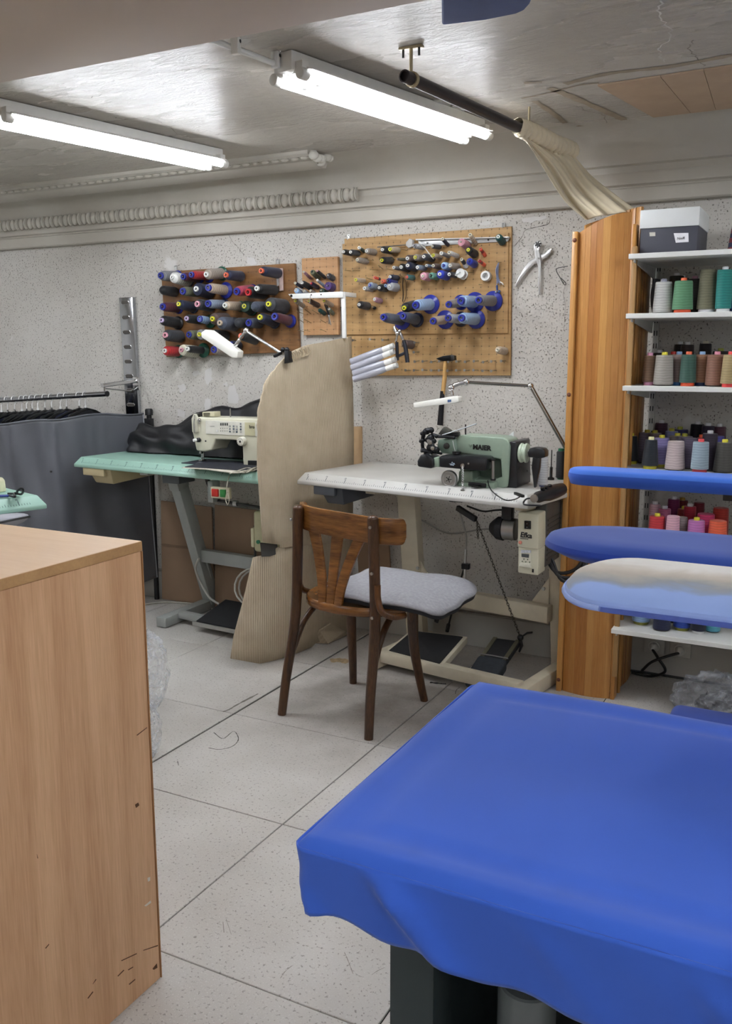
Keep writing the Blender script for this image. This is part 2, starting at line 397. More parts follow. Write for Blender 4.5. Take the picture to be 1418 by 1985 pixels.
# upper moulding against the ceiling, broken off at its right end
XU = onZ(622, 300, CEIL).x
um = [(3.435,2.181),(3.435,2.166),(3.45,2.158),(3.462,2.160),(3.475,2.150),(3.50,2.150),(3.513,2.140),(3.56,2.128),(3.585,2.131),(3.60,2.15),(3.60,2.181)]
tu = struct(MB().prism(um, lambda a, b, d: (d, a, b), XL, XU).build('trim_3', M_CORN, smooth=30))
k = 0; xx = XU-.03
while xx > XL+.05:
    MB().ball((xx, 3.463, 2.156), .014, 6, (1.5, .9, .7)).build('bead', ORN, tu); xx -= .05; k += 1
mb = MB()
for i in range(7): mb.ball((XU+random.uniform(-.005, .03), 3.44+i*.024, 2.16+random.uniform(-.012, .012)), .018, 6, (1.3, 1, 1))
mb.build('broken_end', mat('#c9c6bd', .8, 0, .1, 40, .5, 80), tu)
# baseboard
bb = struct(MB().box(XL, XR, 3.822, WALL_Y, 0, .155).build('baseboard_back', mat('#b9b7b1', .55, 0, .08, 5), bevel=.004, smooth=0))
# cables clipped along the top of the baseboard
for i, (dz, dy, cc, lb) in enumerate(((.164, .006, '#d6d3cb', 'upper white cable clipped along the wall just above the skirting board'), (.1595, .016, '#9d9a93', 'lower grey cable lying on top of the skirting board'))):
    pts = [(XL+.1+k*.3, 3.836-dy, dz+.004*i*sin(k*1.7)*0+(.008 if i == 0 else 0)) for k in range(22)]
    tag(MB().tube(bez(pts, 4), .0042, 6).build('skirting_cable', mat(cc, .5)), lb, 'cable')

# ceiling cracks, tape marks, peeling paint
for q, w in (([(1285,0),(1275,22),(1292,48),(1300,70),(1280,90),(1278,108),(1290,118)], .006), ([(1345,75),(1336,92),(1350,108),(1366,128)], .004),
             ([(1118,205),(1140,215),(1168,222),(1176,240),(1165,258)], .003), ([(220,225),(235,230),(270,228),(300,232),(320,240),(345,258)], .004), ([(320,268),(350,285),(385,295)], .004), ([(130,185),(165,190),(210,180),(300,165)], .003)):
    ribbon(q, w, .0012, 'ceiling').build('crack', mat('#d9d7d0', .7) if w > .0055 else mat('#7d776c', .8), cl, smooth=0)
TAPE = mat('#9c8f7b', .7, 0, .15, 30)
for q, w in (([(1065,170),(1110,188),(1165,212),(1210,232)], .03), ([(1035,195),(1065,215),(1095,238)], .022), ([(1095,162),(1180,142),(1300,128),(1418,106)], .028), ([(1015,160),(1050,158)], .02), ([(1118,243),(1138,246)], .022), ([(1010,190),(1060,180),(1120,165),(1160,160)], .014)):
    ribbon(q, w, .0014, 'ceiling').build('tape_mark', TAPE, cl, smooth=0)
FLK = mat('#dddbd5', .5, 0, .05, 10, .5, 30)
for c0, rr in (((752,182), 34), ((775,190), 22), ((845,205), 30), ((880,212), 22), ((815,214), 14)):
    pts = []
    for k in range(18):
        a = 2*pi*k/18; r = rr*random.uniform(.55, 1.1); pts.append(onZ(c0[0]+r*cos(a), c0[1]+r*.42*sin(a), CEIL))
    MB().prism([(p.x, p.y) for p in pts], lambda a, b, d: (a, b, d), CEIL-.004, CEIL+.001).build('paint_flake', FLK, cl, smooth=0)
# cardboard sheet fixed to the ceiling (right), with fold lines
cb = thing('ceiling_cardboard', 'brown cardboard sheet with fold lines stuck to the ceiling', 'cardboard', (-.4, 3.2, CEIL-.006))
a, b, c, d = onZ(1158,163,CEIL), onZ(1266,224,CEIL), onZ(1418,206,CEIL), onZ(1418,124,CEIL)
M_CARD = mat('#b39b82', .8, 0, .06, 12, .1, 90)
def q4(t0, t1):
    p = [a.lerp(d, t0), a.lerp(d, t1), b.lerp(c, t1), b.lerp(c, t0)]
    return [(v.x, v.y) for v in p]
for t0, t1 in ((0, .485), (.49, .80), (.805, 1.5)):
    MB().prism(q4(t0, t1), lambda x, y, z: (x, y, z), CEIL-.007, CEIL-.001).build('panel', M_CARD, cb, smooth=0)

# ---------------------------------------------------------------- fluorescent battens (the visible pair, then added unseen ones)
M_TUBE = emit('#f4f8ff', LAMP_POWER); M_BATTEN = mat('#e4e3de', .4, 0, .03)
def batten(c, ang, length, label, grp=None, lit=True):
    zt = CEIL; t = thing('fluorescent_batten', label, 'lamp', (c[0], c[1], zt-.085), ang, grp)
    T = Matrix.Translation((c[0], c[1], zt)) @ Matrix.Rotation(ang, 4, 'Z'); h = length/2
    MB().box(-h, h, -.028, .028, -.055, -.002).xf(T).build('housing', M_BATTEN, t, bevel=.004)
    MB().prism([(-.03,-.056),(.03,-.056),(.05,-.0495),(.08,-.057),(.08,-.054),(.03,-.036),(-.03,-.036),(-.08,-.054),(-.08,-.057),(-.05,-.0495)], lambda a_, b_, d_: (d_, a_, b_), -h+.03, h-.03).xf(T).build('reflector', mat('#efefec', .35, 0, 0), t, smooth=0)  # wings shaped wide to keep tube light off the ceiling
    for s in (-1, 1):
        o = MB().cyl((-h+.035, s*.052, -.066), (h-.035, s*.052, -.066), .0145, n=18).xf(T).build('tube', M_TUBE, t)
        for e in (-1, 1):
            MB().cyl((e*(h-.036), s*.052, -.066), (e*(h-.006), s*.052, -.066), .0165, n=16).xf(T).build('lamp_holder', mat('#d9d8d2', .45), t, bevel=.002)
            MB().box(e*(h-.028)-.014, e*(h-.028)+.014, min(s*.02, s*.056), max(s*.02, s*.056), -.062, -.03).xf(T).build('lamp_bracket', M_BATTEN, t, bevel=.003)
        MB().cyl((-h+.11, s*.03, -.058), (-h+.11, s*.03, -.076), .011, n=12).xf(T).build('starter', WHITEP, t, bevel=.002)
    return t
pa, pb = onZ(556,148,CEIL-.066), onZ(924,268,CEIL-.066)
ang = atan2(pb.y-pa.y, pb.x-pa.x); LB = (pb-pa).length+.02
batten(((pa.x+pb.x)/2, (pa.y+pb.y)/2), ang, LB, 'twin-tube fluorescent batten fed by the ceiling conduit, beside the dark pole', 'fluorescent battens')
pc = onZ(424,322,CEIL-.066); u2 = Vector((cos(ang+.02), sin(ang+.02), 0))
batten((pc.x-u2.x*LB/2, pc.y-u2.y*LB/2), ang+.02, LB, 'twin-tube fluorescent batten next to the ornate upper moulding', 'fluorescent battens')
# unseen battens of the same kind, added to light the rest of the room
for k, (x, y) in enumerate(((-3.3, .1), (.15, .2), (.75, 2.55), (-1.2, -1.4), (.75, -1.4), (-3.9, 2.4))):
    batten((x, y), ang, LB, 'added unseen twin-tube batten lighting the rest of the workshop', 'added battens over the rest of the room')
# conduit to the batten
cd = thing('ceiling_conduit', 'white cable conduit with clips leading to the fluorescent batten', 'conduit', tuple(onZ(410,78,CEIL-.02)))
p0, p1, p2 = onZ(405,75,CEIL-.015), onZ(480,103,CEIL-.03), onZ(562,135,CEIL-.035)
MB().tube([p0+(p0-p1)*2, p0, p1, p2], .008, 10).build('pipe', WHITEP, cd)
for px in ((457,91), (534,118)):
    q = onZ(*px, CEIL-.026); MB().box(q.x-.012, q.x+.012, q.y-.008, q.y+.008, CEIL-.045, CEIL-.001).build('clip', WHITEP, cd, bevel=.003)
    MB().ball(q+Vector((.006, .004, .014)), .008, 6).build('screw', BLACK, cd)
# ================================================================= PEGBOARDS AND THEIR SPOOLS
C = dict(black='#15161a', navy='#1f2640', charcoal='#34363c', slate='#4c5363', grey='#86868a', lgrey='#b4b6ba', white='#e4e4e0', red='#b8262b', coral='#e8604c', orange='#e06a4a',
         maroon='#5a2532', taupe='#9c9186', brown='#5d4a44', beige='#c2b09a', cream='#d9d4c0', olive='#6d7058', green='#1f5240', dkgreen='#20382f', teal='#3f7d7c', sea='#6da390',
         pink='#d99bab', mauve='#a87b8b', lilac='#c7b4d6', purple='#4b3170', dkpurple='#2f2142', royal='#2233a0', blue='#28318c', lblue='#9dbbe0', bgrey='#8b9aae', yellow='#d8d437', rose='#b8425a', tan='#b19c84', dkred='#8a2f2c', dteal='#16504c')
CN = dict(lgrey='light grey', dkgreen='dark green', sea='sea green', dkpurple='dark purple', royal='royal blue', lblue='light blue', bgrey='blue-grey', rose='rose red', dkred='dark red', dteal='deep teal')
cname = lambda k: CN.get(k, k)
def wood_board(c1, c2, pitch, ox, oz):
    m, t, b = nt('drilled_plywood'); b.inputs['Roughness'].default_value = .55
    co = coords(t, (5, 1, 26)); n = ND(t, 'ShaderNodeTexNoise', Scale=1.6, Detail=7.0, Distortion=.6); t.links.new(co, n.inputs['Vector'])
    col = ramp(t, n.outputs['Fac'], [(.3, lin(c2)), (.68, lin(c1))])
    cc = t.nodes.new('ShaderNodeTexCoord'); sp = t.nodes.new('ShaderNodeSeparateXYZ'); t.links.new(cc.outputs['Object'], sp.inputs[0])
    def cell(s, off):
        a = ND(t, 'ShaderNodeMath', operation='ADD'); a.inputs[1].default_value = off; t.links.new(s, a.inputs[0])
        p = ND(t, 'ShaderNodeMath', operation='PINGPONG'); p.inputs[1].default_value = pitch/2; t.links.new(a.outputs[0], p.inputs[0]); return p.outputs[0]
    dx, dz = cell(sp.outputs[0], ox), cell(sp.outputs[2], oz)
    cmb = t.nodes.new('ShaderNodeCombineXYZ'); t.links.new(dx, cmb.inputs[0]); t.links.new(dz, cmb.inputs[1])
    ln = ND(t, 'ShaderNodeVectorMath', operation='LENGTH'); t.links.new(cmb.outputs[0], ln.inputs[0])
    hole = ramp(t, ln.outputs['Value'], [(.0022, (1, 1, 1)), (.0028, (0, 0, 0))])
    mn = ND(t, 'ShaderNodeMath', operation='MINIMUM'); t.links.new(dx, mn.inputs[0]); t.links.new(dz, mn.inputs[1])
    lnm = ramp(t, mn.outputs[0], [(.0006, (.13,)*3), (.0012, (0,)*3)])
    c1_ = mixc(t, lnm, col, lin('#4a3a28')); c2_ = mixc(t, hole, c1_, lin('#17110b'))
    t.links.new(c2_, b.inputs['Base Color']); bumpn(t, b, n.outputs['Fac'], .1, .002); return m
def pegboard(px, th, label, m, edge=None):
    Y = WALL_Y-.004-th; q = [onY(x, y, Y) for x, y in px]; lo = min(p.z for p in q)
    t = thing('pegboard', label, 'pegboard', (sum(p.x for p in q)/4, WALL_Y-.004, lo))
    MB().prism([(p.x, p.z) for p in q], lambda a, b, d: (a, d, b), Y, WALL_Y-.004).build('board', m, t, bevel=.0015, seg=1, smooth=0)
    return t, Y
pb1, Y1 = pegboard([(312,527),(570,510),(580,682),(322,692)], .018, 'dark brown pegboard crowded with large dark thread spools', wood_board('#8d6439', '#6d4825', .047, .01, .012))
pb2, Y2 = pegboard([(584,501),(654,497),(656,649),(588,650)], .02, 'narrow upright pegboard of pale plywood between the two wide pegboards', wood_board('#c59a6e', '#b5885c', .036, 0, .01))
pb3, Y3 = pegboard([(667,463),(991,439),(989,728),(669,728)], .012, 'wide honey-coloured pegboard behind the blind-stitch machine, with nail rows along its bottom', wood_board('#bd9a68', '#a98454', .035, .004, .006))
q = [onY(x, y, Y3-.008) for x, y in ((663,473),(985,451),(984,646),(666,649))]
MB().prism([(p.x, p.z) for p in q], lambda a, b, d: (a, d, b), Y3-.008, Y3).build('front_panel', wood_board('#bb9663', '#a27d4c', .035, .01, .0), pb3, bevel=.001, seg=1, smooth=0)
Y3F = Y3-.008
for t, pts in ((pb1, ((341,519), (538,507))), (pb3, ((676,460), (975,437)))):
    for x, y in pts:
        p = onY(x, y, WALL_Y-.012); mb = MB().bar(p+Vector((0, 0, .012)), p-Vector((0, 0, .012)), .014, .004, (0,1,0)); mb.tube([p+Vector((0, -.002, .008)), p+Vector((0, -.014, .006)), p+Vector((.001, -.014, -.012))], .002, 6)
        mb.build('hanging_hook', STEEL, t)

seen = {}
def spool(px_f, px_b, Yb, rf, rb, th, core, fl=None, rfl=0, rc=None, where='', kind='spool', name='thread_spool', cap=True, slim=False):
    B = onY(*px_b, Yb-.004); Fp = onX(*px_f, B.x)
    d = Fp-B
    if d.y > -.03: Fp = B+Vector((0, -.05, .006)); d = Fp-B
    if d.length > .2: Fp = B+d*(.2/d.length); d = Fp-B
    L = d.length; ax = d.normalized()
    rc = rc or rf*.5
    desc = cname(th)+' thread '+kind
    if core and core != th: desc += ' with '+cname(core)+' core'
    if fl: desc += ' on '+cname(fl)+' flange'
    lab = desc+' '+where
    t = thing(name, lab, 'thread spool', tuple(B))
    seen.setdefault(lab, []).append(t)
    r0, r1 = rb, rf
    MB().lathe([(rc*.7, L*.05), (r0*.92, L*.05), (r0, L*.09), (r1*1.0, L*.80), (r1*.93, L*.87), (rc*1.0, L*.93 if core else L*.99)] + ([] if core else [(0, L)]), B, ax, 18).build('thread', thread(C[th]), t, smooth=50)
    if core: MB().lathe([(rc*.8, 0), (rc, L*.06), (rc, L*.97), (rc*.93, L), (rc*.5, L), (rc*.46, L*.6), (0, L*.6)], B, ax, 16).build('core', mat(C[core], .35, 0, 0), t, smooth=50)
    if fl: MB().lathe([(0, 0), (rfl, 0), (rfl, .004), (rfl*.9, .007), (rc*1.35, .016), (rc*1.2, .03)], B, ax, 28).build('flange', mat(C[fl], .28, 0, 0), t, smooth=40)
    # nail that carries it
    MB().cyl(B-ax*.003, Fp+ax*(.004 if core else -.01), .0022, n=6).build('nail', STEEL, t)
    return t
def board_list(rows, ox, oy, sc, Yb, ppm, where):
    for r in rows:
        fx, fy, bx, by, rr, th, core = r[:7]; fl, fr = (r[7], r[8]) if len(r) > 8 else (None, 0); rcp = r[9] if len(r) > 9 else None
        f = (ox+fx/sc, oy+fy/sc); b = (ox+bx/sc, oy+by/sc); k = 1/sc/ppm
        slim = rr*k < .011
        spool(f, b, Yb, rr*k*1.03, rr*k*1.13, th, core, fl, fr*k, (rcp*k if rcp else None), where, 'tube' if slim else ('reel' if rr*k > .024 else 'spool'))
A_ROWS = [
 (75,165,205,172,36,'grey','blue','blue',46,25),(158,175,285,205,40,'white','white','navy',46,16),(240,172,360,180,32,'maroon','blue','blue',46,24),(298,158,430,170,29,'red','blue','blue',48,22),
 (405,157,525,150,37,'taupe','white','green',52,20),(548,160,668,172,34,'navy','orange',None,0,19),(803,130,938,150,33,'navy','orange',None,0,19),
 (80,268,190,285,34,'black',None),(235,278,350,285,33,'olive','blue',None,0,26),(332,260,440,287,46,'navy','white',None,0,20),(420,252,552,272,34,'beige','blue','blue',60,26),
 (625,280,745,268,35,'rose','blue','blue',42,27),(708,285,830,290,40,'black','red',None,0,26),(770,258,912,272,33,'black','white',None,0,18),
 (90,390,210,398,34,'maroon','blue','blue',46,27),(205,370,320,395,34,'navy','yellow','navy',46,17),(340,370,450,388,37,'charcoal','pink',None,0,23),(418,368,540,376,31,'bgrey','blue','navy',46,26),
 (540,380,660,388,30,'beige','white','green',40,19),(680,385,740,405,42,'dkgreen','yellow','green',52,18),(745,388,865,396,36,'slate',None),(855,370,980,392,48,'charcoal','yellow',None,0,19),
 (82,487,205,508,37,'black','lilac','black',52,18),(262,475,370,487,30,'black','lilac',None,0,18),(360,478,440,496,27,'lblue','blue','green',52,25),(450,478,560,482,42,'brown','yellow',None,0,18),
 (503,507,625,517,45,'slate','beige',None,0,20),(628,505,720,512,36,'charcoal',None),(712,507,800,510,34,'slate','blue',None,0,26),(793,465,905,505,35,'navy','yellow','navy',46,20),(900,460,1018,495,32,'maroon','blue','blue',48,27),
 (108,595,230,607,42,'charcoal','pink',None,0,22),(280,592,365,597,33,'olive','blue',None,0,24),(355,590,450,597,38,'grey','yellow',None,0,16),(455,592,552,606,40,'black','red',None,0,18),(655,600,772,636,30,'black','orange',None,0,19),
 (105,708,210,714,36,'red','white','green',50,18),(225,702,340,716,42,'cream','pink',None,0,17),(268,695,390,706,25,'black','white','green',56,17),(460,700,550,708,34,'taupe','blue',None,0,26),(580,665,650,672,30,'navy','blue',None,0,24)]
board_list(A_ROWS, 290, 490, 3.7316, Y1, 402, 'hung on the dark brown pegboard')
E_ROWS = [(330,370,480,505,30,'mauve','cream',None,0,22),(490,360,640,500,54,'olive','dkgreen',None,0,24),(595,350,765,495,33,'black','pink',None,0,18),(815,440,920,510,56,'charcoal','brown',None,0,24),
 (165,590,320,680,34,'navy','cream',None,0,26),(300,585,480,690,58,'black','white',None,0,28),(475,595,620,685,44,'dkpurple','red',None,0,24),(600,535,770,680,28,'bgrey','white',None,0,26),(855,620,905,685,84,'purple','dkpurple',None,0,25),
 (180,725,300,815,58,'lblue','white',None,0,26),(335,745,440,825,40,'lgrey','cream',None,0,26),(465,740,570,810,36,'taupe','cream',None,0,24),(680,740,790,815,62,'dkgreen','olive',None,0,24),
 (165,938,345,1053,44,'taupe','yellow',None,0,28),(435,938,630,1038,50,'brown','yellow',None,0,26),(725,938,905,1038,42,'beige','yellow',None,0,28),(635,1118,755,1200,42,'dteal',None),(830,1098,920,1205,38,'olive','white',None,0,26)]
board_list(E_ROWS, 555, 490, 10.129, Y2, 435, 'on the narrow upright pegboard')
B_ROWS = [(60,235,128,247,22,'black','white',None,0,12),(115,237,182,248,23,'charcoal','white',None,0,12),(183,202,228,234,13,'dkgreen','white',None,0,13),(240,228,312,240,23,'taupe','white',None,0,13),(365,218,435,226,27,'black','white',None,0,13),(425,215,495,225,22,'beige','yellow',None,0,15),
 (167,297,250,314,22,'taupe','cream',None,0,12),(360,302,440,305,27,'black','yellow',None,0,14),(487,293,548,296,12,'olive','brown',None,0,10),(562,287,625,292,28,'brown','white',None,0,14),(622,278,690,288,25,'taupe','yellow',None,0,13),(690,273,765,288,27,'charcoal','white',None,0,13),(763,262,828,276,18,'beige','yellow',None,0,13),
 (615,188,692,202,20,'lgrey','grey',None,0,15),(757,192,820,200,17,'charcoal','cream',None,0,10),(838,133,885,185,14,'navy','cream',None,0,13),(828,245,892,272,15,'grey','white',None,0,14),(890,240,962,272,17,'white','cream',None,0,14),(980,155,1035,187,30,'pink','taupe',None,0,9),(1055,100,1100,172,17,'beige','cream',None,0,15),
 (1040,218,1095,257,30,'black','yellow',None,0,14),(1137,212,1172,262,12,'dkred','coral','coral',16,12),(1275,115,1312,162,27,'dteal','white',None,0,14),(988,293,1025,347,15,'charcoal','cream','white',22,13),(1045,308,1095,337,27,'royal','blue',None,0,12),(1127,305,1166,338,12,'dkred','red','coral',16,12),
 (455,358,500,368,14,'grey','white',None,0,13),(512,355,575,368,28,'black','white',None,0,14),(563,342,632,362,30,'navy','white',None,0,14),(640,357,705,366,20,'bgrey','white',None,0,13),(712,343,755,350,12,'lblue','white',None,0,11),(765,345,820,354,20,'brown','cream',None,0,12),(845,342,895,356,28,'lblue','royal',None,0,13),(897,342,965,352,23,'taupe','white',None,0,13),
 (155,455,230,463,17,'beige','yellow',None,0,13),(303,437,348,450,11,'navy','coral',None,0,12),(367,467,400,474,18,'coral','orange',None,0,14),(425,432,490,442,20,'navy','white',None,0,12),(408,462,475,470,22,'blue','navy',None,0,12),(267,497,315,512,26,'bgrey','royal',None,0,12),(225,522,290,532,18,'lgrey','white',None,0,15),(340,517,400,523,28,'black','white',None,0,12),(390,500,430,505,15,'royal','lblue',None,0,13),(420,505,480,517,33,'lgrey','white',None,0,13),
 (557,433,612,441,20,'teal','coral',None,0,12),(682,425,738,434,30,'pink','cream',None,0,12),(745,422,800,432,25,'sea','dkgreen',None,0,12),(815,410,878,426,33,'royal','white',None,0,14),(890,412,950,422,20,'charcoal','white',None,0,13),
 (182,650,258,664,30,'black','white',None,0,13),(303,608,358,624,20,'mauve','white',None,0,12),(535,677,625,655,38,'black','yellow',None,0,18),(625,655,748,648,42,'lblue','blue','blue',77,30),(372,748,525,776,38,'slate','blue','blue',75,28),(527,740,640,772,38,'slate','blue','navy',60,28),
 (885,650,985,632,32,'taupe','blue','blue',60,27),(980,620,1095,630,42,'lblue','blue','blue',78,30),(1120,615,1238,622,38,'grey','blue','blue',78,27),(762,780,862,768,33,'beige','blue','blue',75,28),(880,755,985,765,33,'lgrey','blue','navy',60,27),(985,755,1105,765,42,'lblue','blue','blue',75,28),
 (535,957,600,967,32,'brown','white',None,0,13),(1270,1005,1332,1016,28,'beige','cream',None,0,14)]
for r in B_ROWS: pass
board_list(B_ROWS[:-2], 650, 430, 4.0514, Y3F, 452, 'on the wide honey pegboard')
board_list(B_ROWS[-2:], 650, 430, 4.0514, Y3, 452, 'on the lower strip of the wide honey pegboard')

# empty nails
def nails(lst, Yb, par, ox, oy, sc, r=.0017, head=None):
    for fx, fy, bx, by in lst:
        B = onY(ox+bx/sc, oy+by/sc, Yb); Fp = onX(ox+fx/sc, oy+fy/sc, B.x)
        if Fp.y > B.y-.01 or (Fp-B).length > .14: Fp = B+Vector((0, -.05, .01))
        mb = MB().cyl(B, Fp, r, n=6); mb.cyl(Fp, Fp+(Fp-B).normalized()*.002, r*2.4, n=8)
        mb.build('nail', head or STEEL, par)
low1 = [(x-34, 1096+random.uniform(-3, 5), x, 1092) for x in (655,718,786,848,918,983,1050,1120,1192,1256,1334)]
low2 = [(x-36, 1166+random.uniform(-3, 6), x, 1166) for x in (586,652,718,788,848,915,983,1048,1118,1190,1258)]
nails(low1+low2+[(614,1024,655,1022),(620,948,655,948),(270,922,310,925),(370,928,418,928),(136,930,158,932)], Y3, pb3, 650, 430, 4.0514, .0026)
PIN = mat('#8a7a55', .5, .5)
nails([(75,380,120,385),(138,384,190,384),(272,375,330,378),(338,344,370,370),(257,300,300,302),(398,368,450,380),(500,415,525,430),(445,292,470,296),(1043,398,1085,400),(1128,492,1150,492),(243,440,290,455),(515,212,560,225),(1275,318,1300,318),(1178,372,1205,400)], Y3F, pb3, 650, 430, 4.0514, .0012, PIN)
nails([(210,440,340,492),(365,405,480,492),(510,420,630,490),(255,600,345,670),(355,600,488,670),(670,610,775,668),(250,815,348,843),(365,815,460,835),(685,800,780,843),(370,240,420,265)], Y2, pb2, 555, 560, 10.129, .0012, PIN)
nails([(690,820,740,822),(130,240,160,242)], Y1, pb1, 440, 505, 10.129)

# ---- other things hung on the boards
t = thing('tape_measure_strip', 'short pink tape measure hung from a nail on the dark brown pegboard', 'tape measure', tuple(onY(545,560,Y1-.006)))
q = [onY(x, y, Y1-.008) for x, y in ((541,520),(548,520),(549,563),(542,564))]; MB().prism([(p.x, p.z) for p in q], lambda a, b, d: (a, d, b), Y1-.011, Y1-.006).build('tape', mat('#d9c0b8', .6, 0, .1, 80), t, smooth=0)
q = [onY(x, y, Y1-.008) for x, y in ((537,538),(541,538),(541,554),(538,555))]; MB().prism([(p.x, p.z) for p in q], lambda a, b, d: (a, d, b), Y1-.016, Y1-.011).build('folded_end', mat('#b9b4b2', .6), t, bevel=.001)
t = thing('thread_snips', 'steel thread snips hanging below the yellow-cored beige spool', 'scissors', tuple(onY(640,628,Y2-.03)))
for (a, b, r, m) in (((629,590), (637,612), .004, BLACK), ((633,591), (638,612), .004, BLACK), ((636,611), (641,630), .0028, STEEL), ((638,611), (637,628), .0028, STEEL)):
    MB().tube([onY(*a, Y2-.035), onY((a[0]+b[0])/2, (a[1]+b[1])/2, Y2-.037), onY(*b, Y2-.03)], r, 8, flat=.5).build('blade' if m is STEEL else 'handle', m, t)
# metal strip screwed to the top of the wide board, with a rod
t = thing('metal_strip', 'white painted metal angle strip screwed across the top of the wide pegboard', 'metal strip', tuple(onY(900,468,Y3F-.01)))
q = [onY(x, y, Y3F-.004) for x, y in ((810,466),(988,459),(984,468),(812,478))]; MB().prism([(p.x, p.z) for p in q], lambda a, b, d: (a, d, b), Y3F-.006, Y3F-.0005).build('plate', mat('#cfd0cf', .35, .3, .05), t, bevel=.001)
q = [onY(x, y, Y3F-.004) for x, y in ((808,464),(989,459.5),(989,461.5),(808,466.5))]; MB().prism([(p.x, p.z) for p in q], lambda a, b, d: (a, d, b), Y3F-.022, Y3F-.006).build('flange', mat('#cfd0cf', .35, .3, .05), t, bevel=.001)
for x, y in ((828,471),(946,465)): p = onY(x, y, Y3F-.007); MB().cyl(p, p-Vector((0, .002, 0)), .004, n=8).build('screw', DARKST, t)
t = thing('thread_guide_rod', 'slim steel rod with a grey bracket across the wide pegboard', 'rod', tuple(onY(790,475,Y3F-.012)))
MB().tube([onY(731,479,Y3F-.02), onY(760,477,Y3F-.022), onY(793,474,Y3F-.02)], .0025, 6).build('rod', STEEL, t)
MB().pxprism([(786,470),(793,462),(799,465),(798,478),(791,481),(786,476)], Y3F-.024, .023).build('bracket', mat('#b9b8b4', .5), t, bevel=.002)
t = thing('bent_wire', 'bent white wire arm hanging over the grey spools of the wide pegboard', 'wire', tuple(onY(815,475,Y3F-.03)))
MB().tube(bez([onY(812,466,Y3F-.01), onY(814,473,Y3F-.05), onY(823,481,Y3F-.06), onY(833,494,Y3F-.065), onY(840,502,Y3F-.06)], 5), .0024, 6).build('wire', mat('#d8d6d0', .4), t)
# white bobbin reel, tape roll, cord hank, chain on the wide board
t = thing('white_tape_reel', 'white plastic reel wound with loose white tape on the wide pegboard', 'reel')
p = onY(898,533,Y3F-.004); t.location = p; WM[t] = Matrix.Translation(p)
MB().lathe([(0,0),(.021,0),(.021,.006),(.011,.009),(.011,.034),(.0205,.037),(.0205,.041),(.006,.043),(.006,.02),(0,.02)], p, (0,-1,.12), 24).build('reel', WHITEP, t, smooth=40)
MB().lathe([(.011,.01),(.018,.012),(.0185,.031),(.011,.034)], p, (0,-1,.12), 24).build('tape', mat('#d9d9d8', .7, 0, .1, 90), t)
MB().tube(bez([p+Vector((-.006,-.044,.006)), p+Vector((-.014,-.05,.0)), p+Vector((-.02,-.048,-.003)), p+Vector((-.008,-.047,-.006))], 5), .003, 6, flat=.4).build('loose_end', WHITEP, t)
t = thing('tape_roll', 'white tape roll hung on a nail of the wide pegboard', 'tape roll'); p = onY(944,536,Y3F-.003); t.location = p; WM[t] = Matrix.Translation(p)
MB().lathe([(.0125,.0),(.0205,.0),(.0215,.004),(.0215,.024),(.0205,.028),(.0125,.028),(.012,.024),(.012,.004),(.0125,0)], p, (.0,-1,.05), 26).build('roll', mat('#e2e2e0', .5, 0, .04), t, smooth=40)
t = thing('cord_hank', 'hank of grey-blue cords with a blue toggle hung on the wide pegboard', 'cord', tuple(onY(966,560,Y3F-.01)))
for k in range(7):
    dx = random.uniform(-3, 3); MB().tube(bez([onY(966+dx*.2,509,Y3F-.012), onY(963+dx,522,Y3F-.02-.002*k), onY(964+dx*.8,538,Y3F-.016), onY(966+dx*1.6,546+k,Y3F-.012)], 5), .0022, 5).build('cord', mat('#7e86a0', .7, key='cord%d' % (k % 3)), t)
MB().tube([onY(967,546,Y3F-.012), onY(972,548,Y3F-.012), onY(975,552,Y3F-.012)], .0025, 6).build('cord_end', WHITEP, t)
MB().tube([onY(963,540,Y3F-.01), onY(962.5,553,Y3F-.01)], .0016, 6).build('clear_cord', mat('#b7b8bc', .4), t)
MB().cyl(onY(962.5,553,Y3F-.01), onY(963,563,Y3F-.01), .004, n=10).build('toggle', mat('#2a4a86', .4), t); MB().ball(onY(967,565,Y3F-.012), .006, 8).build('bead', mat('#3b5f9c', .3), t); MB().ball(onY(961,566,Y3F-.012), .005, 8).build('bead', mat('#aab2c0', .2), t)
t = thing('hanging_strip', 'thin dark strip and cord looped over a nail on the wide pegboard', 'strip', tuple(onY(781,587,Y3F-.01)))
MB().tube(bez([onY(781,538,Y3F-.02), onY(780,550,Y3F-.016), onY(781,570,Y3F-.012), onY(780,585,Y3F-.01)], 5), .0022, 6).build('strip', DARKST, t)
MB().tube(bez([onY(781,538,Y3F-.02), onY(786,545,Y3F-.014), onY(787,568,Y3F-.012), onY(785,580,Y3F-.01), onY(781,587,Y3F-.01)], 5), .0015, 6).build('cord', mat('#4b3a28', .7), t)
t = thing('presser_part', 'small black round machine part hung on the wide pegboard', 'machine part', tuple(onY(726,597,Y3F-.01)))
MB().cyl(onY(721,595,Y3F-.03), onY(725,596,Y3F-.004), .002, n=6).build('pin', CREAM, t); MB().lathe([(.003,0),(.0075,0),(.0075,.006),(.003,.006),(.003,0)], onY(726,597,Y3F-.006), (0,-1,0), 14).build('disc', BLACK, t)

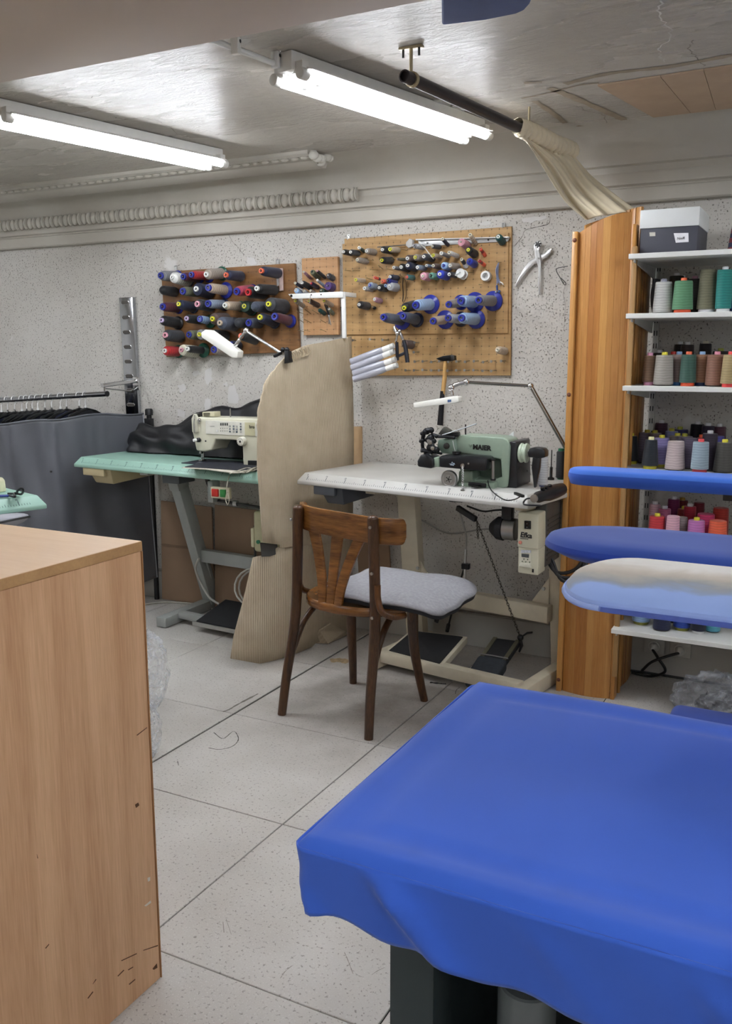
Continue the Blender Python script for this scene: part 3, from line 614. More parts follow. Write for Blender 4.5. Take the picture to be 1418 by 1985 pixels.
# hole-punch pliers on the wall
t = thing('hole_punch_pliers', 'silver revolving hole-punch pliers hung open on the rough wall', 'pliers', tuple(onY(1044,500,WALL_Y-.01)))
K = lambda pts: [(980+x/10.129, 430+y/10.129) for x, y in pts]
ALU = mat('#c9c9c8', .3, .85, .05)
MB().pxprism(K([(165,1275),(215,1275),(330,1090),(440,940),(560,830),(690,800),(725,740),(800,700),(880,600),(905,535),(870,515),(820,545),(770,610),(700,640),(600,650),(550,720),(450,780),(350,910),(250,1090)]), WALL_Y-.02, .009).build('lower_handle', ALU, t, bevel=.003)
MB().pxprism(K([(640,1435),(665,1435),(690,1100),(690,800),(670,640),(655,560),(690,480),(700,420),(670,385),(620,375),(570,400),(545,470),(560,560),(570,660),(590,760),(620,850),(640,1000),(625,1200)]), WALL_Y-.03, .009).build('upper_handle', ALU, t, bevel=.003)
p = onY(980+632/10.129, 430+445/10.129, WALL_Y-.031)
MB().lathe([(.003,0),(.0085,0),(.0085,.008),(.003,.008),(.003,0)], p, (0,-1,0), 18).build('punch_wheel', DARKST, t)
for a in range(6): d = Vector((cos(a*pi/3+.3), 0, sin(a*pi/3+.3))); MB().cyl(p+d*.007, p+d*.014, .0022, n=6).build('punch_pin', DARKST, t)
MB().cyl(onY(1044,501,WALL_Y-.03), onY(1044,501,WALL_Y-.035), .004, n=12).build('pivot', STEEL, t); MB().cyl(p+Vector((0,.03,0)), p-Vector((0,.01,0)), .002, n=6).build('wall_nail', DARKST, t)
t = thing('wire_hook', 'bent black wire hook on the wall beside the slatted wooden screen', 'wire', tuple(onY(1090,540,WALL_Y-.01)))
MB().tube(bez([onY(1100,516,WALL_Y-.012), onY(1080,520,WALL_Y-.012), onY(1078,526,WALL_Y-.012), onY(1086,540,WALL_Y-.012), onY(1093,552,WALL_Y-.012), onY(1096,549,WALL_Y-.012), onY(1087,539,WALL_Y-.012)], 4), .0014, 6).build('wire', BLACK, t)
t = thing('hanging_thread', 'fine grey thread dangling from the wire hook along the wall', 'thread', tuple(onY(1095,620,WALL_Y-.006)))
MB().tube(bez([onY(1095,553,WALL_Y-.008), onY(1091,570,WALL_Y-.005), onY(1095,590,WALL_Y-.005), onY(1094,610,WALL_Y-.005), onY(1092,640,WALL_Y-.005)], 5), .0006, 4).build('strand', mat('#8a8886', .8), t)
# hammer hanging between the nails
t = thing('hammer', 'cross-peen hammer with pale wooden handle and black grip hung on the nails', 'hammer', tuple(onY(852,825,Y3-.045)))
MB().pxprism([(844,695),(858,690),(874,688),(880,690),(880,698),(874,699.5),(858,700),(850,698)], Y3-.055, .024).build('head', mat('#1f2022', .35, .7), t, bevel=.002)
MB().pxprism([(873,688),(880,689.5),(880.5,698),(873,699.5)], Y3-.056, .026).build('striking_face', DARKST, t, bevel=.002)
MB().tube([onY(863,697,Y3-.043), onY(862,705,Y3-.043), onY(861.5,730,Y3-.043), onY(857,768,Y3-.043)], [.0085,.0095,.0105,.0105], 12, flat=.75).build('handle', wood('#c9a266', '#b48a50', (1,1,.15), .5, 20), t)
MB().tube([onY(857.5,758,Y3-.043), onY(855,790,Y3-.043), onY(852.5,824,Y3-.043)], [.0112,.0125,.0145], 12, flat=.75).build('grip', mat('#15161a', .35), t)
# white metal L bracket fixed in front of the narrow board
t = thing('white_wall_bracket', 'white enamelled metal bracket arm with upright in front of the narrow pegboard', 'bracket', tuple(onY(664,652,3.80)))
MB().pxprism([(558,570),(660,565),(664,566),(664,577),(566,579)], 3.70, .01).build('arm', WHITEP, t, bevel=.0015)
MB().pxprism([(660,566),(668,568),(670,656),(662,656)], 3.71, .012).build('upright', WHITEP, t, bevel=.004)
MB().bar(onY(665,570,3.71), onY(665,570,3.70)+Vector((0,.13,0)), .012, .02).build('wall_stay', WHITEP, t, bevel=.002)
for x, y in ((603,571.5),(622,571)): p = onY(x, y, 3.699); MB().cyl(p, p-Vector((0,.001,0)), .0032, n=10).build('screw_hole', BLACK, t)
p = onY(564.5,573.5,3.699); MB().lathe([(.004,0),(.0062,0),(.0062,.002),(.004,.002),(.004,0)], p, (0,-1,0), 14).build('eyelet', BLACK, t)
for i in range(5): p = onY(601-i*.3, 574+i*3.2, 3.695); MB().ball(p, .0035, 6, (.7,.4,1)).build('chain_link', STEEL, t)
# groups for look-alikes
for k, v in seen.items():
    for o in v: o['group'] = k if len(v) > 1 else 'thread spools '+k.split(' on the ')[-1].split('hung on the ')[-1]
# ================================================================= SEWING TABLES AND MACHINES
TT = .84
def table_top(T, L, D, m, par, start, sgn=1, ink='#2a3a44', flip=False):
    a, s = .03, .02; z0, z1, z2 = TT-.049, TT-.034, TT
    rings = [[(0,0,z0),(L,0,z0),(L,D,z0),(0,D,z0)], [(0,0,z1),(L,0,z1),(L,D,z1),(0,D,z1)], [(s,a,z2),(L-s,a,z2),(L-s,D,z2),(s,D,z2)]]
    mb = MB(); vs = sum(rings, []); fs = [(3,2,1,0), (8,9,10,11)]
    for k in (0, 4):
        for i in range(4): j = (i+1) % 4; fs.append((k+i, k+j, k+4+j, k+4+i))
    mb.add(vs, fs).xf(T).build('table_top', m, par, bevel=.004, seg=3, smooth=50)
    sl = (z2-z1)/a; mk = MB(); n = int((L-.1)*100)
    zz = lambda y: z1+sl*y+.0016
    for i in range(n+1):
        x = .05+i*.01; y0, y1 = (.005, .018) if i % 10 == 0 else ((.005, .013) if i % 5 == 0 else (.005, .010))
        w = .0013 if i % 10 == 0 else .0007
        mk.add([(x-w,y0,zz(y0)),(x+w,y0,zz(y0)),(x+w,y1,zz(y1)),(x-w,y1,zz(y1))], [(0,1,2,3)])
    mk.xf(T).build('ruler_scale', mat(ink, .6), par, smooth=0)
    R3 = T.to_3x3()
    for i in range(0, n+1, 10):
        x = .05+i*.01; num = start+sgn*i
        o = T @ Vector((x-.008, .019, zz(.019)+.0004)); text(str(num), .011, o, R3 @ Vector((1,0,0)), R3 @ Vector((0,1,sl)), mat(ink, .6), par, 'ruler_number', .0001)
def place(p, a): return Matrix.Translation((p[0], p[1], 0)) @ Matrix.Rotation(a, 4, 'Z')
GT_M = mat('#93b9aa', .38, 0, .05, 6); FRAME_G = mat('#a3a7a4', .45, 0, .05, 12); FRAME_C = mat('#cfc6b0', .5, 0, .08, 14)
# ---------------- green table
TG = place((-3.345, 3.295), radians(-4.5))
gt = thing('sewing_table', 'mint green sewing table with ruler edge, beside the grey clothes cover', 'table', (-2.75, 3.5, 0), radians(-4.5))
table_top(TG, 1.17, .48, GT_M, gt, 0)
BEI = mat('#b9ab87', .5, 0, .04, 10)
dr = MB().prism([(.10,.755),(.10,.792),(.37,.792),(.37,.755),(.355,.70),(.14,.70)], lambda a, b, d: (a, d, b), .02, .40)
q = [onY(176,935,3.215), onY(214,955,3.215)]
def drawer(T, x0, x1, par, m, depth=.36):
    mb = MB(); h0, h1 = TT-.125, TT-.051
    mb.add([(x0+.03,.045,h0),(x1-.01,.045,h0),(x1-.01,.045+depth,h0+.02),(x0+.03,.045+depth,h0+.02),(x0,.02,h1),(x1,.02,h1),(x1,.02+depth,h1),(x0,.02+depth,h1)], [(3,2,1,0),(4,5,6,7),(0,1,5,4),(1,2,6,5),(2,3,7,6),(3,0,4,7)])
    d = mb.xf(T).build('drawer', m, par, bevel=.006, seg=2)
    MB().box(x0-.012, x1-.03, .004, .024, h1-.034, h1+.003).xf(T).build('drawer_lip', m, d, bevel=.004)
drawer(TG, .07, .235, gt, BEI, .38)
def wxy(x, y, z): return Vector((x, y, z))
# left leg: slanted column on a long foot
MB().bar((-2.912,3.385,.028), (-2.912,3.815,.028), .06, .05).build('foot', FRAME_G, gt, bevel=.004)
MB().bar((-2.905,3.79,.04), (-2.905,3.56,.69), .075, .055, (1,0,0)).build('leg', FRAME_G, gt, bevel=.005)
MB().bar((-2.905,3.30,.785), (-2.905,3.74,.785), .05, .02).build('top_rail', FRAME_G, gt, bevel=.003)
MB().bar((-2.905,3.56,.68), (-2.905,3.53,.78), .085, .06, (1,0,0)).build('leg_head', FRAME_G, gt, bevel=.004)
MB().bar((-2.90,3.70,.31), (-2.25,3.65,.31), .045, .065).build('stretcher', FRAME_G, gt, bevel=.004)
MB().add([(-2.90,3.70,.30),(-2.86,3.70,.30),(-2.905,3.77,.15),(-2.88,3.77,.15),(-2.905,3.68,.36),(-2.88,3.68,.36)], [(0,1,3,2),(0,1,5,4)]).build('gusset', FRAME_G, gt, solid=.006, smooth=0)
MB().bar((-2.88,3.50,.045), (-2.25,3.44,.045), .04, .035).build('foot_bar', FRAME_G, gt, bevel=.004)
MB().bar((-2.255,3.33,.028), (-2.255,3.76,.028), .06, .05).build('foot', FRAME_G, gt, bevel=.004)
MB().bar((-2.255,3.72,.04), (-2.255,3.50,.70), .075, .055, (1,0,0)).build('leg', FRAME_G, gt, bevel=.005)
MB().bar((-2.255,3.50,.68), (-2.255,3.46,.79), .085, .06, (1,0,0)).build('leg_head', FRAME_G, gt, bevel=.004)
for y in (3.42, 3.62): MB().box(-2.945, -2.9415, y, y+.03, .022, .032).build('slot', BLACK, gt, smooth=0)
for y in (3.50,): MB().cyl((-2.882,y,.03), (-2.876,y,.03), .009, n=6).build('bolt', STEEL, gt)
# electrics under the top
MB().box(-2.44, -2.34, 3.20, 3.22, .715, .765).build('switch_plate', mat('#c9c3a8', .5), gt, bevel=.004)
MB().box(-2.43, -2.395, 3.192, 3.202, .723, .757).build('stop_button', mat('#b3281f', .4), gt, bevel=.003)
MB().box(-2.385, -2.355, 3.192, 3.202, .723, .757).build('start_button', mat('#2d7a3a', .4), gt, bevel=.003)
MB().box(-2.33, -2.22, 3.36, 3.50, .45, .64).build('motor_housing', mat('#b9b694', .5), gt, bevel=.015, seg=3)
MB().box(-2.345, -2.325, 3.36, 3.46, .47, .56).build('motor_socket', mat('#c4c0a0', .5), gt, bevel=.006); MB().cyl((-2.30,3.36,.50), (-2.30,3.352,.50), .009, n=10).build('plug_pin', mat('#2f7a5a', .4), gt)
MB().tube([(-2.62,3.40,.79),(-2.60,3.42,.70),(-2.55,3.42,.68)], .012, 8).build('knee_lever', DARKST, gt)
MB().box(-2.58, -2.55, 3.36, 3.42, .66, .76).build('lever_plate', FRAME_G, gt, bevel=.004)
MB().tube([(-2.56,3.40,.665),(-2.30,3.40,.65)], .007, 8).build('lever_shaft', DARKST, gt); MB().cyl((-2.46,3.40,.66), (-2.44,3.40,.66), .014, n=8).build('shaft_collar', STEEL, gt)
MB().tube([(-2.36,3.42,.56),(-2.37,3.43,.40),(-2.37,3.44,.20),(-2.36,3.45,.16)], .006, 8).build('pedal_rod', DARKST, gt); MB().cyl((-2.37,3.44,.29), (-2.37,3.44,.27), .012, n=8).build('rod_clamp', BLACK, gt)
MB().box(-2.82, -2.72, 3.33, 3.45, .74, .79).build('under_bracket', mat('#55595c', .5), gt, bevel=.004)
CABLE_G = mat('#b5b3ab', .5)
t = thing('looped_cable', 'pale coiled cable looped on the stretcher under the mint table', 'cable', (-2.5, 3.6, .16))
MB().tube(bez([(-2.80,3.56,.33),(-2.84,3.58,.27),(-2.83,3.60,.20),(-2.76,3.58,.13),(-2.70,3.58,.10)], 6), .006, 8).build('cable_run', CABLE_G, t)
MB().tube([(-2.43+.11*cos(a*pi/9), 3.50+.03*sin(a*pi/9), .24+.085*sin(a*pi/9)) for a in range(18)], .005, 8, closed=True).build('cable_loop', CABLE_G, t)
MB().tube([(-2.43+.10*cos(a*pi/9+.2), 3.515+.03*sin(a*pi/9), .235+.08*sin(a*pi/9+.2)) for a in range(18)], .005, 8, closed=True).build('cable_loop', CABLE_G, t)
t = thing('floor_cable', 'thin pale cable lying on the floor behind the mint table foot', 'cable', (-3.05, 3.7, .006))
MB().tube(bez([(-3.3,3.60,.006),(-3.2,3.74,.006),(-3.05,3.79,.006),(-2.95,3.78,.01),(-2.84,3.74,.006)], 6), .005, 6).build('cable', mat('#bcb9ae', .5), t)
t = thing('foot_pedal', 'wide black rubber foot pedal under the mint green table', 'pedal', (-2.5, 3.55, .03))
Tp = Matrix.Translation((-2.49,3.52,.075)) @ Matrix.Rotation(radians(-4),4,'Z') @ Matrix.Rotation(radians(14),4,'X')
MB().box(-.235, .2, -.125, .125, -.012, .0).xf(Tp).build('tray', mat('#8f8f8c', .4, .5), t, bevel=.003); MB().box(-.225, .19, -.115, .115, .0, .006).xf(Tp).build('mat', RUBBER, t, bevel=.002)
MB().bar(Tp @ Vector((-.235,-.13,-.002)), Tp @ Vector((.2,-.13,-.002)), .008, .018).build('rim', mat('#b5b5b1', .4, .6), t)
# loop of string hanging from the front edge
t = thing('string_loop', 'knotted loop of pale string hanging from the mint table edge', 'string', tuple(onZ(440,955,.80)))
p = onZ(441, 932, .806); Y0 = p.y-.006
MB().tube(bez([onZ(456,912,TT+.003), onZ(446,918,.822), onY(440,938,Y0), onY(439,955,Y0), onY(437,968,Y0-.002), onY(441,978,Y0-.003), onY(444,968,Y0-.002), onY(441,955,Y0)], 6), .0016, 5).build('string', mat('#cdc6b4', .8), t)
MB().ball(onY(440,953,Y0), .004, 6).build('knot', mat('#cdc6b4', .8), t)
# ---------------- straight-stitch machine on the green table
YM = 3.375
sm = thing('sewing_machine', 'cream lockstitch sewing machine with keypad panel on the mint green table', 'sewing machine', (-2.55, YM, TT))
SMM = mat('#d3d1bd', .38, 0, .03, 8); K6 = lambda pts: [(350+x/8.341, 780+y/8.341) for x, y in pts]
MB().pxprism(K6([(180,250),(260,240),(1300,268),(1500,290),(1500,1110),(1010,1085),(1000,860),(990,660),(960,615),(560,600),(545,660),(500,745),(500,775),(380,800),(250,782),(215,620),(190,500)]), YM, .13).build('body', SMM, sm, bevel=.012, seg=3)
pn = MB().pxprism(K6([(400,290),(1300,325),(1300,555),(405,510)]), YM-.003, .004).build('control_panel', mat('#d9d8cd', .45), sm, bevel=.001, smooth=0)
MB().pxprism(K6([(1035,320),(1200,326),(1200,545),(1035,535)]), YM-.0038, .003).build('panel_band', mat('#c5c19f', .45), pn, smooth=0)
DK = mat('#202124', .5)
for i in range(4): MB().pxprism(K6([(640+i*34,333),(658+i*34,334),(658+i*34,376),(640+i*34,375)]), YM-.0045, .003).build('display_window', DK, pn, smooth=0)
keyc = [mat('#7f8488', .5), mat('#55606c', .5), mat('#a5a59f', .5)]
for cx in (797, 858, 908, 972):
    for r, cy in enumerate((385, 430, 472)):
        p = onY(350+cx/8.341, 780+(cy+(6 if cx > 900 else 0))/8.341, YM-.003); MB().box(p.x-.0045, p.x+.0045, YM-.0055, YM-.003, p.z-.004, p.z+.004).build('key', keyc[(r+cx) % 3], pn, bevel=.001)
p = onY(350+970/8.341, 780+348/8.341, YM-.003); MB().cyl(p, p-Vector((0,.002,0)), .004, n=10).build('key', keyc[0], pn)
for i in range(4):
    for cy in (420, 462): p = onY(350+(648+i*34)/8.341, 780+cy/8.341, YM-.003); MB().box(p.x-.001, p.x+.001, YM-.0045, YM-.003, p.z-.002, p.z+.002).build('indicator', DK, pn, smooth=0)
p = onY(350+590/8.341, 780+458/8.341, YM-.003); MB().cyl(p, p-Vector((0,.0015,0)), .005, n=14).build('sticker', WHITEP, pn)
text('bro', .020, onY(350+1108/8.341, 780+418/8.341, YM-.0045), (1,0,0), (0,0,1), DK, pn, ext=.0004, bold=.0004)
for i in range(6): p = onY(350+(478+i*12)/8.341, 780+387/8.341, YM-.0035); MB().box(p.x, p.x+.0018, YM-.0042, YM-.003, p.z-.001, p.z+.001).build('small_print', DK, pn, smooth=0)
MB().pxprism(K6([(1085,940),(1300,945),(1300,1020),(1085,1010)]), YM-.003, .004).build('name_plate', mat('#1a1b1e', .4), sm, smooth=0)
p = onY(350+1010/8.341, 780+628/8.341, YM); dl = MB().lathe([(0,0),(.021,0),(.021,.012),(.019,.022),(.0175,.024),(0,.024)], p, (0,-1,0), 28).build('stitch_dial', mat('#dedcd0', .4), sm, bevel=.0006)
MB().cyl(p-Vector((0,.0235,0)), p-Vector((0,.0255,0)), .0048, n=12).build('dial_centre', DK, dl)
for a in range(9): d = Vector((cos(a*.6+.4), 0, sin(a*.6+.4)))*.0145; MB().cyl(p+d-Vector((0,.0235,0)), p+d-Vector((0,.0248,0)), .0012, n=6).build('dial_mark', DK, dl)
MB().pxprism(K6([(170,260),(200,190),(235,185),(255,235),(270,490),(210,495),(180,480)]), YM-.012, .03).build('face_plate', mat('#cbc9b8', .4), sm, bevel=.004)
MB().tube([onY(*K6([(225,200)])[0], YM-.016), onY(*K6([(215,330)])[0], YM-.02), onY(*K6([(225,500)])[0], YM-.018)], .003, 8).build('take_up_guard', CHROME, sm)
p = onY(*K6([(320,285)])[0], YM); mb = MB().ball(p-Vector((0,.008,0)), .009, 8); mb.cyl(p, p-Vector((0,.02,0)), .004, n=8); mb.cyl(p-Vector((0,.012,0)), p-Vector((0,.01,.018)), .003, n=8); mb.build('thread_guide', CHROME, sm)
p = onY(*K6([(300,605)])[0], YM); MB().lathe([(.008,0),(.011,.004),(.005,.008),(.011,.012),(.009,.016),(0,.017)], p+Vector((.004,0,0)), (-.25,-1,0), 14).build('tension_disc', BLACK, sm)
MB().cyl(p-Vector((.004,.017,0)), p-Vector((.008,.032,0)), .0075, n=14).build('tension_knob', mat('#ecece8', .35), sm, bevel=.0015)
p = onY(*K6([(405,625)])[0], YM); MB().cyl(p, p-Vector((0,.002,0)), .004, n=10).build('screw', DK, sm)
MB().pxprism(K6([(300,790),(330,795),(335,830),(295,830)]), YM+.03, .02).build('needle_clamp', STEEL, sm, bevel=.001)
a, b = onY(*K6([(318,800)])[0], YM+.04), onY(*K6([(352,985)])[0], YM+.04)
MB().cyl(onY(*K6([(340,800)])[0], YM+.04), onY(*K6([(345,930)])[0], YM+.04), .0035, n=8).build('needle_bar', CHROME, sm)
MB().cyl(onY(*K6([(368,800)])[0], YM+.05), onY(*K6([(372,960)])[0], YM+.05), .0042, n=8).build('presser_bar', CHROME, sm)
p = onY(*K6([(365,985)])[0], YM+.045); MB().box(p.x-.008, p.x+.012, YM+.02, YM+.055, TT+.0045, TT+.012).build('presser_foot', CHROME, sm, bevel=.002); MB().cyl(onY(*K6([(345,930)])[0], YM+.04), (p.x, YM+.04, TT+.0045), .001, n=6).build('needle', CHROME, sm)
MB().ball(onY(*K6([(340,900)])[0], YM+.03), .005, 6).build('needle_screw', STEEL, sm)
MB().box(onY(*K6([(120,1000)])[0], YM).x, -2.33, YM-.05, YM+.13, TT-.004, TT+.004).build('bed_plate', mat('#3a3d48', .35, .4), sm, bevel=.001, smooth=0)
MB().pxprism(K6([(345,155),(540,150),(545,235),(350,232)]), YM+.02, .05).build('bobbin_winder', mat('#c9c6a8', .45), sm, bevel=.003)
MB().pxprism(K6([(365,170),(460,168),(462,225),(370,225)]), YM+.014, .008).build('winder_window', mat('#6c6a58', .4), sm, smooth=0)
MB().cyl(onY(*K6([(805,265)])[0], YM+.06), onY(*K6([(800,100)])[0], YM+.06), .003, n=8).build('spool_pin', STEEL, sm)
MB().pxprism(K6([(250,185),(280,190),(285,240),(250,238)]), YM+.0, .02).build('thread_post', DARKST, sm, bevel=.002)
# cloth under the foot and crumpled strips
t = thing('fabric_scrap', 'dark navy fabric piece lying under the sewing machine foot', 'fabric', (-2.58, 3.37, TT+.005))
q = [onZ(x, y, TT+.006) for x, y in ((358,905),(385,898),(420,896),(500,898),(502,912),(455,911),(400,907))]
MB().prism([(p.x, p.y) for p in q], lambda a, b, d: (a, b, d), TT+.0048, TT+.0068).build('cloth', mat('#23252f', .85, 0, .2, 40, .3, 200), t, smooth=0)
q = [onZ(x, y, TT+.004) for x, y in ((352,906),(372,903),(455,912),(478,914),(450,916),(398,909))]
MB().prism([(p.x, p.y) for p in q], lambda a, b, d: (a, b, d), TT+.0008, TT+.0042).build('paper_edge', mat('#cfc9bb', .8), t, smooth=0)
t = thing('lace_strip', 'crumpled grey-white trimming lying at the machine bed edge', 'trimming', (-2.42, 3.30, TT+.004))
for k in range(4): MB().tube(bez([onZ(445+k*6,918-k,TT+.003), onZ(462+k*5,912+(k % 2)*4,TT+.006+.003*k), onZ(480+k*4,907+(k % 3)*3,TT+.008+.004*(k % 2)), onZ(500,912-k*2,TT+.005)], 5), .004, 6, flat=.5).build('strand', mat('#b5b0a2', .7), t)
# black cloth heaped behind the machine
t = thing('black_cloth', 'black garment fabric heaped on the mint table behind the sewing machine', 'fabric', (-2.8, 3.68, TT))
def heap(u, v):
    X = lerp(-3.31, -2.19, u); env = min(1, u/.06)**.5*min(1, (1-u)/.02)**.5*(1 if u < .8 else 1-(u-.8)*1.5)
    tilt = .12+.17*max(0, (u-.15)/.6)**1.0*min(1, 1)+.012*sin(u*17)
    th = v*pi; ybase = lerp(3.68, 3.66, u)
    fold = .010*sin(9*v*pi+u*14)+.008*sin(u*40+v*11)
    return (X+.012*sin(v*20), ybase-(.10*env+fold)*cos(th), TT+.004+(tilt*env+fold*.8)*max(0.02, sin(th)))
MB().grid(heap, 70, 24).build('cloth', mat('#0b0c12', .5, 0, .15, 12, .35, 60), t, smooth=180)

# ---------------- white table with the blind-stitch machine
TWm = place((-2.045, 3.285), radians(-9)); aw = radians(-9); xd = Vector((cos(aw), sin(aw), 0)); yd = Vector((-sin(aw), cos(aw), 0))
W0 = Vector((-2.045, 3.285, 0))
def WP(x, y, z): return W0+xd*x+yd*y+Vector((0,0,z))
wt = thing('sewing_table', 'pale grey-white sewing table with ruler edge carrying the blind-stitch machine', 'table', tuple(WP(.58,.28,0)), aw)
table_top(TWm, 1.09, .52, mat('#bdbcb7', .42, 0, .06, 6), wt, 0, ink='#23303f')
drawer(TWm, .10, .23, wt, mat('#4a4e55', .5, 0, .04, 10), .34)
for xx in (.33, 1.02):
    MB().bar(WP(xx,.10,.035), WP(xx,.54,.035), .05, .06).build('foot', FRAME_C, wt, bevel=.004)
    yo = 0 if xx < .5 else .06
    MB().bar(WP(xx,.45+yo,.05), WP(xx,.36+yo,.78), .06, .085, (1,0,0)).build('leg', FRAME_C, wt, bevel=.004)
    MB().bar(WP(xx,.08,.78), WP(xx,.50,.78), .05, .025).build('top_rail', FRAME_C, wt, bevel=.003)
    s = 1 if xx < .5 else -1
    mb = MB().add([WP(xx+s*.035,.40+yo*.5,.44), WP(xx+s*.035,.40+yo*.5,.24), WP(xx+s*.17,.42+yo*.3,.24)], [(0,1,2)]); mb.build('gusset', FRAME_C, wt, solid=.008, smooth=0)
    MB().cyl(WP(xx+s*.04,.388,.40), WP(xx+s*.04,.378,.40), .008, n=6).build('bolt', STEEL, wt)
    MB().cyl(WP(xx+s*.026,.22,.035), WP(xx+s*.034,.22,.035), .011, n=6).build('bolt', STEEL, wt)
MB().bar(WP(.36,.41,.29), WP(1.0,.41,.29), .05, .07).build('stretcher', FRAME_C, wt, bevel=.004)
MB().bar(WP(.35,.145,.055), WP(1.01,.145,.055), .05, .05).build('foot_bar', FRAME_C, wt, bevel=.004)
# control box + motor under the top
mbx = thing('motor_control_box', 'beige sewing motor control box with black rocker switch under the white table', 'control box', (-.98, 3.24, .53))
CB = lambda pts: [(930+x/8.341, 980+y/8.341) for x, y in pts]
YC = 3.20
CBM = mat('#d2cfb8', .42, 0, .03, 8)
MB().pxprism(CB([(612,105),(945,140),(945,715),(600,670)]), YC-.012, .10).build('upper_cover', CBM, mbx, bevel=.005)
MB().pxprism(CB([(615,660),(948,705),(935,1135),(608,1088)]), YC-.004, .09).build('lower_cover', CBM, mbx, bevel=.005)
p0, p1 = onY(*CB([(635,110)])[0], YC), onY(*CB([(935,1120)])[0], YC)
MB().box(p0.x-.004, p1.x+.004, YC+.075, YC+.27, p1.z+.012, TT-.05).build('housing', mat('#4b4a47', .55, 0, .08, 20), mbx, bevel=.004)
for k in range(9): MB().box(p1.x+.003, p1.x+.007, YC+.09, YC+.26, p1.z+.035+k*.019, p1.z+.042+k*.019).build('cooling_fin', mat('#3d3c3a', .5), mbx, smooth=0)
MB().pxprism(CB([(700,238),(825,245),(822,390),(700,385)]), YC-.014, .004).build('switch_frame', mat('#c3c0aa', .45), mbx, bevel=.001)
MB().pxprism(CB([(712,245),(820,250),(818,385),(712,380)]), YC-.018, .006).build('rocker_switch', BLACKGL, mbx, bevel=.002)
for y in (295, 350): p = onY(*CB([(758,y)])[0], YC-.0185); MB().cyl(p, p-Vector((0,.001,0)), .0016, n=8).build('switch_mark', mat('#8a8a8a', .5), mbx)
text('Efka', .027, onY(*CB([(645,505)])[0], YC-.0125), (1,0,-.04), (0,0,1), DK, mbx, bold=.0009, shear=.15)
for i in range(9): p = onY(*CB([(648+i*15, 530+i*1.5)])[0], YC-.0125); MB().box(p.x, p.x+.0022, YC-.0131, YC-.012, p.z-.0022, p.z+.0022).build('small_print', mat('#5b5b58', .5), mbx, smooth=0)
p = onY(*CB([(650,597)])[0], YC-.012); MB().lathe([(.007,0),(.0065,.003),(.003,.005),(0,.0055)], p, (0,-1,0), 14).build('pilot_lamp', mat('#d98a78', .25), mbx)
MB().pxprism(CB([(635,730),(825,735),(822,1010),(635,990)]), YC-.006, .004).build('display_recess', mat('#dad8c6', .45), mbx, bevel=.001)
MB().pxprism(CB([(668,780),(790,790),(785,845),(668,830)]), YC-.0085, .004).build('display', mat('#4f5557', .25), mbx, smooth=0)
MB().pxprism(CB([(660,720),(820,725),(818,765),(660,768)]), YC-.0085, .004).build('caption_label', mat('#c9cdd2', .5, 0, .25, 300), mbx, smooth=0)
for x, y in ((710,865),(770,872),(683,903),(740,910),(803,915)): p = onY(*CB([(x,y)])[0], YC-.006); MB().cyl(p, p-Vector((0,.002,0)), .0022, n=8).build('button', mat('#3c5236', .5), mbx)
MB().pxprism(CB([(625,985),(650,925),(800,940),(825,1015)]), YC-.010, .008).build('hand_flap', mat('#e0decd', .4), mbx, bevel=.002)
MB().pxprism(CB([(838,1025),(868,1028),(865,1085),(836,1080)]), YC-.0055, .003).build('socket', BLACK, mbx, smooth=0)
p = onY(985,1030,YC+.12); Lx = onY(950,1022,YC+.12)
MB().lathe([(0,0),(.018,0),(.03,.012),(.045,.03),(.048,.055)], (Lx.x,YC+.12,Lx.z), (1,0,0), 20).build('motor_end_cap', mat('#16181d', .5), mbx, smooth=30)
MB().lathe([(.04,0),(.043,.002),(.043,.05),(.04,.052)], (Lx.x+.055,YC+.12,Lx.z), (1,0,0), 20).build('motor_body', STEEL, mbx, smooth=30)
MB().box(Lx.x+.05, Lx.x+.09, YC+.10, YC+.14, Lx.z+.03, TT-.05).build('motor_mount', BLACK, mbx, bevel=.003)
for k in range(3): MB().tube(bez([(p1.x-.02+k*.012,YC+.16,p1.z+.03), (p1.x+.03+.01*k,YC+.15,p1.z-.02-.014*k), (p1.x+.09+.01*k,YC+.20,p1.z-.01-.02*k), (p1.x+.12,YC+.28,p1.z+.06)], 6), .007, 8).build('cable', BLACK, mbx)
# under-table arm and cables
t = thing('treadle_lever', 'black lever arm bolted under the white table, linked to rod and chain', 'lever', tuple(onY(890,985,3.37)))
MB().bar(onY(886,984,3.37), onY(922,1007,3.33), .018, .022).build('lever_arm', BLACK, t, bevel=.003); MB().box(onY(886,984,3.37).x-.03, onY(886,984,3.37).x+.03, 3.35, 3.40, .755, TT-.05).build('clamp', BLACK, t, bevel=.004)
t = thing('wall_cable', 'grey cable drooping along the wall under the white table', 'cable', tuple(onY(860,1030,3.8)))
MB().tube(bez([onY(775,985,3.815), onY(820,1010,3.815), onY(860,1031,3.815), onY(890,1033,3.815), onY(935,1026,3.815), onY(975,1026,3.79)], 6), .004, 6).build('cable', mat('#9d9b96', .5), t)
t = thing('under_table_cable', 'black cable slung under the white table top', 'cable', tuple(onY(950,985,3.4)))
MB().tube(bez([onY(905,981,3.45), onY(935,991,3.42), onY(960,989,3.4), onY(995,987,3.4)], 6), .004, 6).build('cable', BLACK, t)
